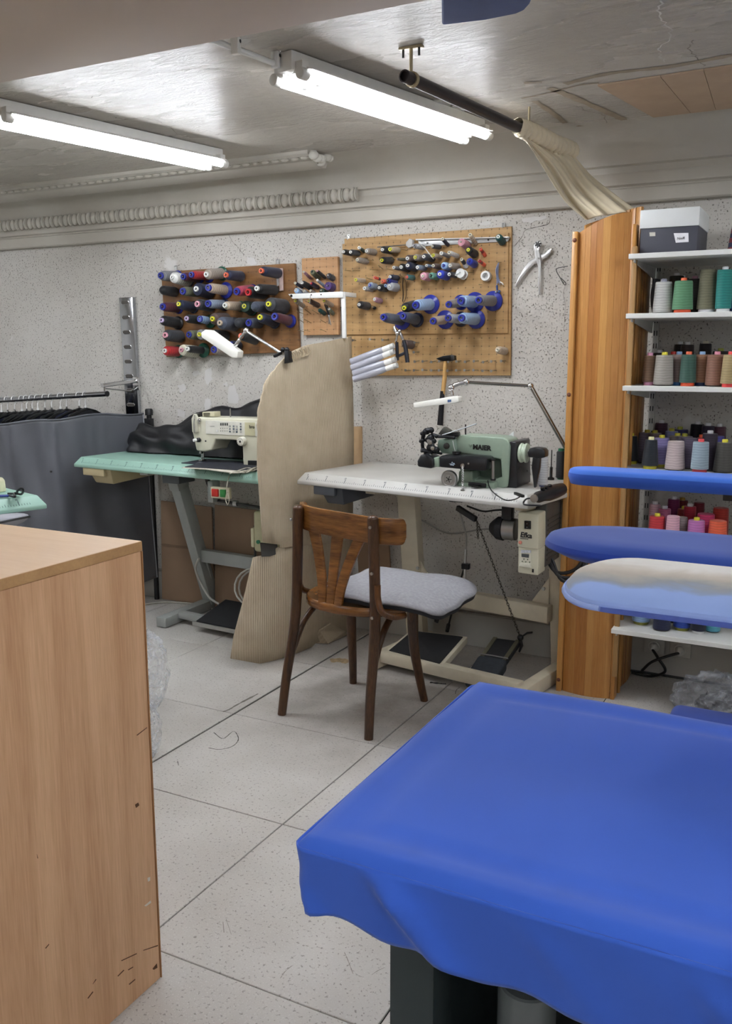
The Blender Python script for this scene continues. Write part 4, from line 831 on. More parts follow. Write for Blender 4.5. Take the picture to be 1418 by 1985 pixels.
# pedal with rod
t = thing('foot_pedal', 'large cream-framed black foot pedal beneath the white table', 'pedal', (-1.52, 3.42, .05))
q = [onZ(796,1221,.125), onZ(906,1234,.125), onZ(855,1293,.075), onZ(744,1264,.075)]
MB().add([v for v in q]+[v-Vector((0,0,.03)) for v in q], [(0,1,2,3),(7,6,5,4),(0,4,5,1),(1,5,6,2),(2,6,7,3),(3,7,4,0)]).build('frame', FRAME_C, t, bevel=.003)
c0 = sum(q, Vector())/4; MB().add([c0+(v-c0)*.88+Vector((0,0,.001)) for v in q]+[c0+(v-c0)*.88+Vector((0,0,.005)) for v in q], [(3,2,1,0),(4,5,6,7),(0,1,5,4),(1,2,6,5),(2,3,7,6),(3,0,4,7)]).build('mat', RUBBER, t, smooth=0)
pe = onZ(866,1224,.13)
MB().tube([pe, onY(880,1168,3.49), onY(898,1105,3.45)], .0045, 8).build('lower_rod', DARKST, t); MB().tube([onY(900,1130,3.45), onY(902,1065,3.44)], .0062, 8).build('rod_sleeve', STEEL, t)
MB().tube(bez([onY(902,1066,3.44), onY(903,1040,3.42), onY(897,1015,3.4), onY(889,988,3.37)], 5), .004, 8).build('upper_rod', STEEL, t)
p = onY(901,1097,3.445); MB().box(p.x-.012, p.x+.02, p.y-.014, p.y+.01, p.z-.012, p.z+.012).build('rod_clamp', BLACK, t, bevel=.002)
MB().cyl(pe, pe+Vector((.008,-.004,.035)), .009, n=8).build('ball_joint', BLACK, t)
# treadle plate with cloth wrap, and its chain
t = thing('treadle', 'narrow black treadle plate with its end wrapped in dark cloth', 'pedal', (-1.2, 3.40, .03))
a, b, c, d = onZ(956,1236,.15), onZ(1009,1243,.15), onZ(957,1318,.06), onZ(906,1307,.06)
def quadslab(m_, n_, o_, p_, th): return MB().add([m_,n_,o_,p_]+[v-Vector((0,0,th)) for v in (m_,n_,o_,p_)], [(0,1,2,3),(7,6,5,4),(0,4,5,1),(1,5,6,2),(2,6,7,3),(3,7,4,0)])
quadslab(a, b, c, d, .018).build('plate', RUBBER, t, bevel=.002)
OLV = mat('#5e5a48', .6, .2, .1)
for u0, u1 in ((0, .14), (.82, .96)):
    quadslab(a.lerp(b,u0)+Vector((0,0,.004)), a.lerp(b,u1)+Vector((0,0,.004)), d.lerp(c,u1)+Vector((0,0,.004)), d.lerp(c,u0)+Vector((0,0,.004)), .004).build('edge_strip', OLV, t, smooth=0)
w0, w1, w2, w3 = a.lerp(d,.55), b.lerp(c,.55), c+(c-b)*.08, d+(d-a)*.08; up = Vector((0,0,.014))
quadslab(w0+up-(b-a)*.04, w1+up+(b-a)*.04, w2+up*.4+(b-a)*.04, w3+up*.4-(b-a)*.04, .05).build('cloth_wrap', mat('#2b3036', .85, 0, .2, 50, .4, 150), t, bevel=.012, seg=3)
MB().tube([w0+up*1.1-(b-a)*.04, (w0+w1)/2+up*1.2, w1+up*1.1+(b-a)*.05], .003, 6).build('binding_wire', STEEL, t)
kn = onZ(1008,1236,.165)
mb = MB().ball(kn, .014, 6); mb.tube([kn, kn+Vector((.03,.0,.025)), kn+Vector((.05,.0,.03))], [.007,.009,.008], 6, flat=.5); mb.tube([kn, kn+Vector((.01,-.01,-.03)), kn+Vector((.0,-.01,-.06))], [.006,.007,.004], 6, flat=.5); mb.build('knotted_rag', BLACK, t)
t = thing('treadle_chain', 'dark link chain from the lever down to the narrow treadle', 'chain', tuple(kn))
c1 = onY(924,1010,3.33); mb = MB(); n = 42
def links(mb, A, B, n):
    dv = (B-A)/n; L = dv.length; D = dv.normalized(); X = D.cross(Vector((0,1,0))).normalized(); Y_ = D.cross(X)
    for i in range(n):
        o = A+dv*(i+.5); s = X if i % 2 else Y_
        mb.tube([o+D*(L*.68*cos(k*pi/5))+s*(.0042*sin(k*pi/5)) for k in range(10)], .0014, 5, closed=True)
links(mb, c1, kn, n); links(mb, c1, c1+Vector((.006,0,-.07)), 12); mb.build('links', mat('#57524a', .4, .8), t)
# ---------------- blind-stitch machine
bs = thing('blind_stitch_machine', 'old green blind-stitch machine with black arm and silver dial on the white table', 'sewing machine', tuple(WP(.85,.3,TT)))
M5 = lambda pts: [(780+x/4.431, 800+y/4.431) for x, y in pts]
YB1 = 3.265; GRN = mat('#8ea08e', .38, 0, .1, 14); BLKE = mat('#17191d', .3, 0, .05)
MB().pxprism(M5([(455,215),(490,195),(700,203),(860,215),(905,235),(920,290),(905,560),(895,640),(790,668),(455,640),(455,600),(475,590),(480,505),(600,505),(612,572),(760,580),(850,555),(840,400),(500,345),(460,320)]), YB1, .115).build('body', GRN, bs, bevel=.010, seg=3)
MB().pxprism(M5([(490,330),(850,380),(850,570),(620,575),(600,500),(490,500)]), YB1+.075, .03).build('body_back', mat('#6f8173', .5, 0, .1, 14), bs, bevel=.004)
text('MAIER', .026, onY(*M5([(602,312)])[0], YB1-.0005), (1,0,-.035), (0,0,1), BLACK, bs, bold=.0012)
for dz in (0, -.005):
    p = onY(*M5([(581,285)])[0], YB1-.001); MB().tube([p+Vector((-.006,0,.006+dz)), p+Vector((0,0,dz)), p+Vector((.006,0,.006+dz))], .0008, 5).build('emblem', mat('#4d5a50', .5), bs)
MB().pxprism(M5([(310,380),(330,370),(590,372),(725,385),(730,400),(715,500),(680,503),(315,468)]), YB1-.07, .07).build('work_arm', BLKE, bs, bevel=.006)
MB().pxprism(M5([(262,388),(312,380),(315,468),(265,465)]), YB1-.065, .06).build('arm_collar', GRN, bs, bevel=.003)
MB().pxprism(M5([(122,415),(150,362),(200,355),(265,390),(270,462),(245,482),(125,465)]), YB1-.072, .075).build('arm_nose', BLKE, bs, bevel=.007)
MB().pxprism(M5([(480,498),(600,500),(605,640),(470,640)]), YB1-.02, .06).build('pedestal', GRN, bs, bevel=.006)
MB().pxprism(M5([(300,232),(460,215),(470,340),(420,360),(330,350),(290,290)]), YB1-.005, .08).build('head_casting', mat('#7f9384', .4, 0, .12, 20), bs, bevel=.008)
MB().pxprism(M5([(480,598),(790,600),(790,665),(460,640)]), YB1-.035, .05).build('base', GRN, bs, bevel=.006)
MB().pxprism(M5([(560,595),(712,610),(712,645),(560,628)]), YB1-.042, .01).build('base_slot', BLACK, bs, bevel=.002)
MB().box(onY(*M5([(600,640)])[0],YB1-.06).x, onY(*M5([(660,640)])[0],YB1-.06).x, YB1-.075, YB1-.03, TT+.006, TT+.012).build('latch', DARKST, bs, bevel=.002)
p = onY(*M5([(402,570)])[0], YB1-.045)
dk = MB().lathe([(.0,0),(.03,0),(.034,.004),(.034,.016),(.031,.019),(.026,.019),(.024,.015),(.016,.015),(.014,.02),(0,.02)], p+Vector((0,.012,0)), (-.15,-1,0), 30).build('dial', mat('#c9c9c6', .28, .8, .04), bs, smooth=30)
for a in range(5): MB().bar(p+Vector((0,-.0085,0)), p+Vector((.013*cos(a*1.26),-.0085,.013*sin(a*1.26))), .003, .002).build('dial_mark', BLACK, dk)
MB().cyl(p+Vector((0,.05,0)), p+Vector((0,.01,0)), .012, n=14).build('dial_shaft', DARKST, bs)
MB().cyl(onY(*M5([(776,405)])[0],YB1-.05), onY(*M5([(776,585)])[0],YB1-.05), .0055, n=12).build('post', STEEL, bs)
for y in (405, 575): p = onY(*M5([(776,y)])[0], YB1-.05); MB().cyl(p+Vector((0,0,.003)), p-Vector((0,0,.003)), .01, n=12).build('post_collar', BLACK, bs)
MB().bar(onY(*M5([(740,420)])[0],YB1-.03), onY(*M5([(776,410)])[0],YB1-.05), .008, .006).build('post_bracket', BLACK, bs)
# black sewing mechanism, levers and guides
mech = [((205,160),(245,150),.011),((165,180),(215,172),.006),((190,165),(170,240),.008),((170,240),(175,320),.007),((155,245),(200,235),.006),((175,320),(240,345),.008),((240,220),(250,300),.013),((215,235),(270,245),.009),((255,190),(300,200),.006),((290,205),(440,215),.006),((235,300),(290,320),.012),((165,330),(330,350),.005),((200,370),(250,385),.009),((225,360),(215,410),.008),((195,345),(215,380),.006)]
mb = MB()
for (a, b, r) in mech: A_, B_ = onY(*M5([a])[0], YB1-.03+random.uniform(-.012,.012)), onY(*M5([b])[0], YB1-.03+random.uniform(-.012,.012)); mb.tube([A_, (A_+B_)/2+Vector((0,-.004,.002)), B_], r, 8); mb.ball(A_, r*1.25, 6); mb.ball(B_, r*1.1, 6)
mb.build('looper_linkage', mat('#26272a', .35, .6, .1), bs)
for x, y, r in ((240,255,.009),(225,240,.006),(380,285,.012),(262,305,.008),(240,365,.006)): p = onY(*M5([(x,y)])[0], YB1-.045); MB().cyl(p, p-Vector((0,.008,0)), r, n=12).build('linkage_screw', STEEL if r < .01 else DARKST, bs, bevel=.001)
MB().pxprism(M5([(300,185),(350,120),(400,150),(420,195),(350,200)]), YB1+.02, .03).build('tension_cap', mat('#55554f', .4, .5), bs, bevel=.004)
MB().pxprism(M5([(345,190),(400,175),(470,165),(475,205),(440,215),(350,205)]), YB1-.01, .03).build('tension_block', BLKE, bs, bevel=.003)
MB().lathe([(.012,0),(.017,.004),(.017,.012),(.012,.014),(.012,.02),(.017,.022),(.017,.03),(0,.031)], onY(*M5([(463,400)])[0],YB1-.035), (0,0,1), 20).build('stitch_knob', BLACK, bs, smooth=30)
MB().tube([onY(*M5([(340,193)])[0],YB1-.02), onY(*M5([(460,155)])[0],YB1-.01), onY(*M5([(635,95)])[0],YB1+.01)], .0055, 8, flat=.45).build('thread_stand', mat('#c9cdd4', .25, .2), bs)
MB().cyl(onY(*M5([(540,190)])[0],YB1+.04), onY(*M5([(540,100)])[0],YB1+.04), .003, n=8).build('spool_pin', DARKST, bs)
MB().tube(bez([onY(*M5([(430,240)])[0],YB1-.012), onY(*M5([(440,290)])[0],YB1-.02), onY(*M5([(455,350)])[0],YB1-.03)], 5), .0012, 5).build('thread', WHITEP, bs)
for x in (765, 862): p = onY(*M5([(x,212)])[0], YB1+.05); MB().cyl(p, p+Vector((0,0,.004)), .006, n=10).build('oil_cap', BLACK, bs)
MB().pxprism(M5([(885,215),(950,160),(955,230)]), YB1+.10, .004).build('plastic_flap', mat('#d9dbdb', .3), bs, smooth=0)
p = onY(*M5([(565,437)])[0], YB1-.07); MB().cyl(p, p-Vector((0,.002,0)), .0035, n=8).build('screw', STEEL, bs)
for (pl) in ([(405,450),(425,420),(440,455)], [(395,440),(440,430),(450,445)]): MB().pxprism(M5(pl), YB1-.0712, .001).build('emblem', mat('#b6c6d6', .4), bs, smooth=0)
# drive end: black belt guard, green pulley, black handle
MB().pxprism(M5([(905,262),(925,248),(970,252),(978,262),(985,640),(970,646),(890,640)]), YB1+.012, .165).build('belt_guard', BLKE, bs, bevel=.004)
Xg = onY(*M5([(982,400)])[0], YB1+.012).x
p = onX(*M5([(1030,345)])[0], Xg+.012)
MB().lathe([(.0,-.01),(.032,-.01),(.037,-.006),(.037,.000),(.033,.003),(.033,.009),(.037,.012),(.036,.019),(.018,.021),(0,.021)], p, (1,0,0), 28).build('hand_wheel', mat('#b4c2ae', .35, 0, .05), bs, smooth=30)
MB().cyl(p+Vector((.02,0,0)), p+Vector((.05,0,0)), .014, n=16).build('wheel_hub', STEEL, bs)
for x, y in ((1000,480),(1020,580),(1065,500)): q_ = onX(*M5([(x,y)])[0], Xg); MB().cyl(q_, q_+Vector((.003,0,0)), .004, n=8).build('screw', DARKST, bs)
MB().pxprism(M5([(1068,345),(1082,308),(1130,298),(1205,308),(1222,340),(1222,385),(1150,400),(1120,385),(1078,385)]), p.y-.03, .05).build('motor_knob', BLKE, bs, bevel=.005)
MB().pxprism(M5([(1115,380),(1180,388),(1175,470),(1140,645),(1125,645),(1105,470)]), p.y-.02, .02).build('belt_cover', BLKE, bs, bevel=.003)
links(mbc := MB(), onY(*M5([(515,455)])[0],YB1-.075), onY(*M5([(515,660)])[0],YB1-.085), 20); mbc.build('chain', STEEL, bs)
p = onY(*M5([(515,455)])[0],YB1-.073); MB().cyl(p+Vector((0,.004,0)), p-Vector((0,.003,0)), .008, n=12).build('chain_eyelet', STEEL, bs)
p = onZ(*M5([(515,668)])[0], TT+.002); MB().cyl(p-Vector((0,0,.0015)), p+Vector((0,0,.003)), .008, n=10).build('chain_weight', STEEL, bs)
t = thing('thin_lead', 'thin black lead with a small plug lying on the white table', 'cable', tuple(onZ(990,975,TT+.003)))
MB().tube(bez([onY(*M5([(730,580)])[0],YB1-.05), onY(*M5([(745,640)])[0],YB1-.06), onZ(*M5([(790,695)])[0],TT+.003), onZ(*M5([(880,750)])[0],TT+.003), onZ(*M5([(960,745)])[0],TT+.003), onZ(*M5([(1020,715)])[0],TT+.003)], 6), .0022, 6).build('lead', BLACK, t)
MB().bar(onZ(*M5([(965,692)])[0],TT+.006), onZ(*M5([(1035,718)])[0],TT+.006), .012, .01).build('plug', DARKST, t, bevel=.002)
# spools and device at the table end
def tspool(px, r, h, th, core, lab, par=None, z=TT):
    p = onZ(*px, z); p.y += r; t = thing('thread_cone', lab, 'thread spool', tuple(p))
    MB().lathe([(r*.7,.004),(r,.008),(r*.98,h*.88),(r*.75,h*.92),(r*.3,h*.925)], p, (0,0,1), 22).build('thread', thread(th, 'Z'), t, smooth=50)
    MB().lathe([(r*.6,0),(r*.72,.004),(r*.72,h*.9),(r*.66,h),(r*.25,h),(r*.25,h*.9),(0,h*.9)], p, (0,0,1), 18).build('core', mat(core, .35), t, smooth=40)
tspool((1048,944), .019, .125, '#c6c8ca', '#2a3f9c', 'white thread spool with blue cap standing on the white table end')
tspool((1083,930), .019, .125, '#16171a', '#1f6a48', 'black thread spool with green cap on the white table beside the wooden screen')
t = thing('thread_stand_pin', 'slim metal thread pin standing on the white table end', 'thread stand', tuple(onZ(1067,928,TT)))
p = onZ(1067,930,TT); MB().lathe([(.014,0),(.014,.008),(.006,.012),(.006,.05),(.0022,.055),(.0022,.12),(0,.121)], p, (0,0,1), 12).build('pin', DARKST, t, smooth=30)
t = thing('black_hand_tool', 'black handheld tool with knobs lying on the white table end', 'tool', tuple(onZ(1055,962,TT)))
a, b = onZ(1036,966,TT+.022), onZ(1088,948,TT+.03); dv = (b-a)
MB().tube([a, a+dv*.12, a+dv*.3, a+dv*.5, a+dv*.75, b], [.012,.02,.02,.026,.026,.022], 14).build('body', mat('#15161a', .35), t, smooth=60)
for k in range(3): c = a+dv*(.32+.13*k)+Vector((0,-.012,.018)); MB().cyl(c, c+Vector((.0,-.004,.012)), .008, n=10).build('knob', BLACKGL, t, bevel=.001)
MB().tube(bez([a+Vector((-.012,0,.0)), a+Vector((-.03,-.005,-.005)), a+Vector((-.028,-.03,-.018)), a+Vector((.01,-.035,-.018)), a+Vector((.03,-.03,-.018))], 6), .003, 6).build('cord', BLACK, t)
MB().lathe([(.006,0),(.014,0),(.014,.006),(.006,.006),(.006,0)], a-dv.normalized()*.008, dv, 14).build('nose_ring', STEEL, t)

# ---------------- task lamps
def chain_joint(mb, pts, r):
    for p in pts: mb.ball(p, r, 8)
WL = mat('#ecebe4', .35, 0, .02)
def slab_head(t, pts, Y, th, name='lamp_head'): return MB().pxprism(pts, Y, th).build(name, WL, t, bevel=.004, seg=2)
l2 = thing('task_lamp', 'slim white LED task lamp on a jointed chrome arm over the blind-stitch machine', 'lamp', tuple(onY(1087,850,3.60)))
hd = slab_head(l2, [(800,781),(878,768),(888,769),(889,779),(878,782),(801,791)], 3.40, .045)
MB().pxprism([(803,788),(876,779),(876,782),(804,791.5)], 3.405, .03).build('diffuser', mat('#f4f4f0', .3), l2, smooth=0)
MB().pxprism([(867,775),(874,774.5),(874,779),(867,780)], 3.399, .002).build('badge', mat('#46608a', .4), l2, smooth=0)
J = [onY(877,768,3.43), onY(874,752,3.44), onY(880,747,3.45), onY(889,744,3.46), onY(903,741,3.48)]
mb = MB(); chain_joint(mb, [J[1], J[4]], .0145); mb.tube([J[0], J[1]], .007, 10); mb.tube([J[1], J[2], J[3], J[4]], [.008,.01,.008,.01], 10); mb.build('joint', CHROME, l2)
e = onY(1028,748,3.60); MB().tube([J[4], e], .0065, 12).build('upper_arm', mat('#9c9892', .22, 1, 0), l2)
MB().ball(e, .014, 8).build('elbow', CHROME, l2)
bpt = onY(1092,862,3.62); foot = Vector((bpt.x+.03, bpt.y, TT)); MB().tube([e, bpt, bpt+(bpt-e)*.22], .0085, 12).build('lower_arm', mat('#9c9892', .22, 1, 0), l2)
MB().cyl(bpt+(bpt-e)*.22, (bpt.x+(bpt.x-e.x)*.22, bpt.y, TT), .014, n=14).build('clamp_post', BLACK, l2)
l1 = thing('task_lamp', 'white LED task lamp on a chrome arm clipped to the torn cardboard sheet', 'lamp', tuple(onY(547,700,3.30)))
YL = 3.34
slab_head(l1, [(389,645),(397,639),(404,640),(461,681),(459,694),(448,693),(390,654)], YL, .045)
J = [onY(452,675,YL+.02), onY(459,666,YL+.02), onY(466,655,YL+.02), onY(477,641,YL+.02)]
mb = MB(); chain_joint(mb, [J[3]], .0135); mb.tube(J, [.006,.0085,.006,.007], 10); chain_joint(mb, [J[1], J[1].lerp(J[2],.6)], .0085); mb.build('joint', CHROME, l1)
MB().tube([J[3], onY(544,684,YL-.03)], .0062, 12).build('arm', CHROME, l1)
cp = onY(551,688,YL-.05)
mb = MB(); mb.bar(onY(545,684,YL-.03), onY(531,691,YL-.07), .014, .012); mb.build('handle', BLACK, l1, bevel=.003)
MB().ball(onY(548,678,YL-.045), .011, 8).build('clamp_knob', BLACK, l1); MB().ball(onY(556,678,YL-.045), .011, 8).build('clamp_knob', BLACK, l1)
MB().pxprism([(550,680),(558,680),(559,694),(561,702),(550,705),(551,695)], YL-.055, .03).build('clamp', BLACK, l1, bevel=.003)
# lamp with four bare tubes, folded against the wide board
l3 = thing('tube_lamp', 'folded lamp with four clear-sleeved compact tubes hanging before the wide pegboard', 'lamp', tuple(onY(760,735,3.70)))
K5 = lambda x, y: (655+x/7.878, 620+y/7.878)
YT = 3.68
SLV = mat('#aeb0bc', .15, 0, .04, 40, .6, 60)
for (x0, y0, x1, y1) in ((850,392,200,640), (855,478,210,735), (880,600,235,820), (905,690,240,905)):
    a, b = onY(*K5(x0,y0), YT), onY(*K5(x1,y1), YT-.01); dv = (b-a).normalized()
    MB().tube([a, a+dv*.018], .0125, 14).build('tube_socket', mat('#c2c2bf', .4), l3, smooth=40)
    MB().tube([a+dv*.016, a+dv*.022, a+dv*.055], [.0115,.0125,.0122], 14).build('tube_cap', mat('#e9e9e6', .4), l3, smooth=40)
    MB().tube([a+dv*.054, a+dv*.08, a+dv*.14, b], [.0118,.0155,.0158,.0155], 16).build('clear_tube', SLV, l3, smooth=60)
NAV = mat('#191c28', .35)
mb = MB(); P5 = lambda x, y, dy=0: onY(*K5(x,y), YT+.02+dy)
MB().tube([P5(895,340), P5(900,450), P5(905,620)], .0075, 10).build('tube_bracket', NAV, l3)
MB().tube([P5(1000,310), P5(1030,430), P5(1060,650)], [.008,.0095,.0095], 12).build('side_arm', NAV, l3)
MB().bar(P5(905,560), P5(1030,500), .014, .012).build('cross_link', NAV, l3, bevel=.002)
mb = MB(); mb.tube([P5(855,100,-.01), P5(870,160,-.01), P5(905,215,-.012)], [.005,.008,.007], 10); mb.tube([P5(905,215,-.012), P5(880,330)], .0055, 10); mb.tube([P5(930,160,-.005), P5(960,230), P5(990,300)], .0075, 10); mb.ball(P5(905,205,-.014), .011, 8); mb.ball(P5(940,170,-.006), .009, 8); mb.build('joint', CHROME, l3)
# ================================================================= CHAIR, CARDBOARD, CLOTHES, WARDROBE, IRONING
CH = wood('#6e4420', '#35200e', (9,9,1.2), .28, 3.0, 26.0); CHD = wood('#5a3a20', '#2a190e', (9,9,1.4), .3, 4.0, 30.0); CHC = wood('#8f5e2c', '#4a2c12', (3,3,24), .26, 1.8, 8.0)
ch = thing('bentwood_chair', 'dark bentwood chair with curved crest rail and three fanned back slats', 'chair', (-1.56, 2.92, 0), radians(-7))
RRp = [(-1.391,2.687,0),(-1.391,2.700,.15),(-1.388,2.722,.32),(-1.386,2.728,.46),(-1.384,2.718,.62),(-1.380,2.700,.79)]
RLp = [(-1.785,2.735,0),(-1.772,2.752,.15),(-1.752,2.776,.32),(-1.742,2.785,.46),(-1.738,2.790,.62),(-1.735,2.793,.785)]
for pts in (RRp, RLp): MB().tube(bez(pts, 5), [.0165+.003*min(1, i/12) for i in range(26)], 14).build('leg', CHD, ch, smooth=60)
FRp = [(-1.363,3.108,0),(-1.377,3.090,.10),(-1.392,3.068,.24),(-1.396,3.060,.43)]; FLp = [(-1.702,3.149,0),(-1.696,3.135,.10),(-1.690,3.115,.24),(-1.688,3.108,.43)]
for pts in (FRp, FLp): MB().tube(bez(pts, 5), [.0155+.0075*(i/15)**1.5 for i in range(16)], 14).build('leg', CHD, ch, smooth=60)
sc_ = Vector((-1.535, 2.925, 0)); ra = radians(-7); sx = Vector((cos(ra), sin(ra), 0)); sy = Vector((-sin(ra), cos(ra), 0))
def seat_pt(a, k=1.0, z=.45):
    c, s = cos(a), sin(a); e = 2/2.6; x = .215*abs(c)**e*(1 if c > 0 else -1); y = .195*abs(s)**e*(1 if s > 0 else -1)
    x *= 1+.08*y/.195
    return sc_+sx*(x*k)+sy*(y*k)+Vector((0,0,z))
N = 40; vs = []; fs = []
for k, z in ((.97,.425),(1.0,.432),(1.0,.452),(.97,.459),(.90,.456),(.82,.450)):
    vs += [seat_pt(2*pi*i/N, k, z) for i in range(N)]
for r in range(5):
    for i in range(N): j = (i+1) % N; fs.append((r*N+i, r*N+j, (r+1)*N+j, (r+1)*N+i))
fs.append(tuple(range(N))[::-1]); fs.append(tuple(5*N+i for i in range(N)))
MB().add(vs, fs).build('seat', CHC, ch, smooth=50)
crest = bez([(-1.765,2.90,.752),(-1.745,2.835,.752),(-1.66,2.785,.750),(-1.56,2.762,.748),(-1.46,2.742,.746),(-1.375,2.730,.745),(-1.318,2.752,.742),(-1.302,2.790,.741)], 5)
def crest_slab():
    mb = MB(); n = len(crest); vs = []; fs = []
    for i, p in enumerate(crest):
        d = (crest[min(i+1, n-1)]-crest[max(i-1, 0)]); d.z = 0; d.normalize(); nn = Vector((-d.y, d.x, 0))*.008
        e = min(i, n-1-i); h = .046*(1-(1-min(1, (e+.4)/3.2))**2)**.5 if e < 3 else .046
        for q in ((1,-h),(1,h),(-1,h),(-1,-h)): vs.append(p+nn*q[0]+Vector((0,0,q[1])))
    for i in range(n-1):
        for k in range(4): l = (k+1) % 4; fs.append((i*4+k, i*4+l, i*4+4+l, i*4+4+k))
    fs += [(3,2,1,0), tuple((n-1)*4+k for k in range(4))]
    return mb.add(vs, fs)
crest_slab().build('crest_rail', CHC, ch, bevel=.003)
bc = seat_pt(-pi/2-.05, .96, .44)
for bx, tx, bow in ((-.032,-.115,-.012), (0,0,0), (.034,.105,.016)):
    b0 = bc+sx*bx+Vector((0,0,-.012)); t0 = Vector((-1.56+tx, 2.772-tx*.22+.006, .715)); pts = bez([b0, b0.lerp(t0,.33)+sx*(-bow), b0.lerp(t0,.7)+sx*(-bow*.8), t0], 6); vs = []; fs = []
    n = len(pts)
    for i, p in enumerate(pts):
        w = lerp(.016, .024, i/(n-1)); 
        for q in ((-1,-1),(1,-1),(1,1),(-1,1)): vs.append(p+sx*(w*q[0])+sy*(.006*q[1]))
    for i in range(n-1):
        for k in range(4): l = (k+1) % 4; fs.append((i*4+k, i*4+l, i*4+4+l, i*4+4+k))
    fs += [(3,2,1,0), tuple((n-1)*4+k for k in range(4))]
    MB().add(vs, fs).build('back_slat', CHC, ch, bevel=.002)
for pt in (RRp[-1], RLp[-1]): MB().ball(pt, .0195, 8, (1,1,.7)).build('post_cap', CHD, ch)
# bent braces: post to seat side, and under-seat hoops
MB().tube(bez([(-1.366,2.706,.56),(-1.362,2.702,.51),(-1.345,2.700,.468),(-1.312,2.725,.449),(-1.292,2.77,.446)], 5), .012, 10).build('seat_brace', CH, ch, smooth=60)
MB().tube(bez([(-1.742,2.80,.545),(-1.752,2.82,.50),(-1.758,2.85,.465),(-1.757,2.90,.442)], 5), .012, 10).build('seat_brace', CH, ch, smooth=60)
MB().tube(bez([(-1.389,2.722,.25),(-1.388,2.78,.345),(-1.388,2.86,.402),(-1.390,2.96,.410),(-1.392,3.03,.385),(-1.392,3.055,.33)], 5), .012, 10).build('leg_hoop', CHD, ch, smooth=60)
MB().tube(bez([(-1.755,2.775,.25),(-1.745,2.84,.345),(-1.725,2.93,.402),(-1.705,3.02,.405),(-1.692,3.09,.37)], 5), .012, 10).build('leg_hoop', CHD, ch, smooth=60)
for p, d in (((-1.380,2.682,.765),(0,-1,0)), ((-1.384,2.70,.60),(0,-1,0)), ((-1.386,2.708,.44),(0,-1,0)), ((-1.752,2.775,.745),(-1,-.3,0))): p = Vector(p); MB().cyl(p, p+Vector(d)*.006, .0055, n=10).build('screw', STEEL, ch)
# cushion: folded grey cloth with dark underside
def cush(u, v, z0, edge):
    X = lerp(-1.64, -1.15, u); Yy = lerp(2.735, 3.20, v); cx, cy = u-.5, v-.5
    # rounded corners
    r = max(abs(cx), abs(cy))*2; q = (abs(2*cx)**6+abs(2*cy)**6)**(1/6) or 1e-6; k = r/q
    px_, py_ = -1.405+(.245)*2*cx*k, 2.985+.232*2*cy*k
    bulge = (1-r**4)
    droop = -.034*max(0, (px_+1.30)/.15)**1.5 if px_ > -1.30 else 0
    return (px_+.004*sin(v*19), py_+.004*sin(u*23)+(u-.5)*-.01, z0+edge*bulge+.003*sin(u*9+v*7)+droop)
cu = thing('seat_cushion', 'frayed grey folded cloth cushion lying on the bentwood chair', 'cushion', (-1.42, 2.95, .465))
GCL = mat('#9b9ba0', .9, 0, .12, 90, .5, 380, .3); 
mb = MB(); mb.grid(lambda u, v: cush(u, v, .484, .020), 26, 26); mb.build('top_cloth', GCL, cu, solid=.008, smooth=180)
mb = MB(); mb.grid(lambda u, v: cush(.5+(u-.5)*.985, .5+(v-.5)*.985, .472, .0), 26, 26); mb.build('dark_lining', mat('#1e1f24', .9), cu, solid=.014, smooth=180)
a = onZ(848,1182,.46); MB().tube([a, a+Vector((.003,-.004,-.02)), a+Vector((-.004,-.004,-.045))], [.012,.010,.008], 6, flat=.35).build('tie', mat('#17181c', .9), cu)

# ---------------- corrugated cardboard screen between the tables
def corr():
    m, t, b = nt('corrugated_card'); b.inputs['Roughness'].default_value = .85
    co = coords(t); n = ND(t, 'ShaderNodeTexNoise', Scale=14.0, Detail=5.0); t.links.new(co, n.inputs['Vector'])
    w = ND(t, 'ShaderNodeTexWave', Scale=34.0, Distortion=.35, Detail=1.0); w.bands_direction = 'Y'; t.links.new(co, w.inputs['Vector'])
    c = mixc(t, .26, ramp(t, n.outputs['Fac'], [(.3, lin('#b3a38a')), (.7, lin('#c2b49c'))]), ramp(t, w.outputs['Fac'], [(0, lin('#a3937a')), (1, lin('#ccbfa8'))]))
    t.links.new(c, b.inputs['Base Color']); bumpn(t, b, w.outputs['Fac'], .45, .004); return m
M_CORR = corr(); PA, PB = Vector((-2.045, 3.785, 0)), Vector((-2.125, 3.16, 0))
out = [(683,652),(686,700),(692,800),(698,900),(704,1000),(712,1100),(722,1190),(724,1206)]
cs = thing('cardboard_screen', 'tall torn sheet of corrugated cardboard standing between the two sewing tables', 'cardboard', (-2.08, 3.5, 0))
def sheet(px, name, bend=0.0, m=M_CORR, notch=()):
    pts = [onV(x, y, PA, PB) for x, y in px]; dirv = (PB-PA).normalized()
    sv = [(max(0.0, (p-PA).dot(dirv)), max(p.z, .003)) for p in pts]
    bm = bmesh.new(); vv = [bm.verts.new((s, z, 0)) for s, z in sv]; f = bm.faces.new(vv); bmesh.ops.triangulate(bm, faces=[f])
    for _ in range(3): bmesh.ops.subdivide_edges(bm, edges=[e for e in bm.edges if e.calc_length() > .09], cuts=1); bmesh.ops.triangulate(bm, faces=[f for f in bm.faces if len(f.verts) > 3])
    mb = MB(); bm.verts.index_update(); nrm = Vector((dirv.y, -dirv.x, 0))
    vs = []
    for v in bm.verts:
        s, z = v.co.x, v.co.y; off = .006*sin(z*5+s*3)+bend*max(0, (s-.42)/.22)**2*(1 if z < .75 else max(0, 1-(z-.75)*2))
        vs.append(PA+dirv*s+nrm*off+Vector((0,0,z)))
    fs = [[v.index for v in f.verts] for f in bm.faces]; bm.free()
    return MB().add(vs, fs).build(name, m, cs, solid=.007, smooth=60)
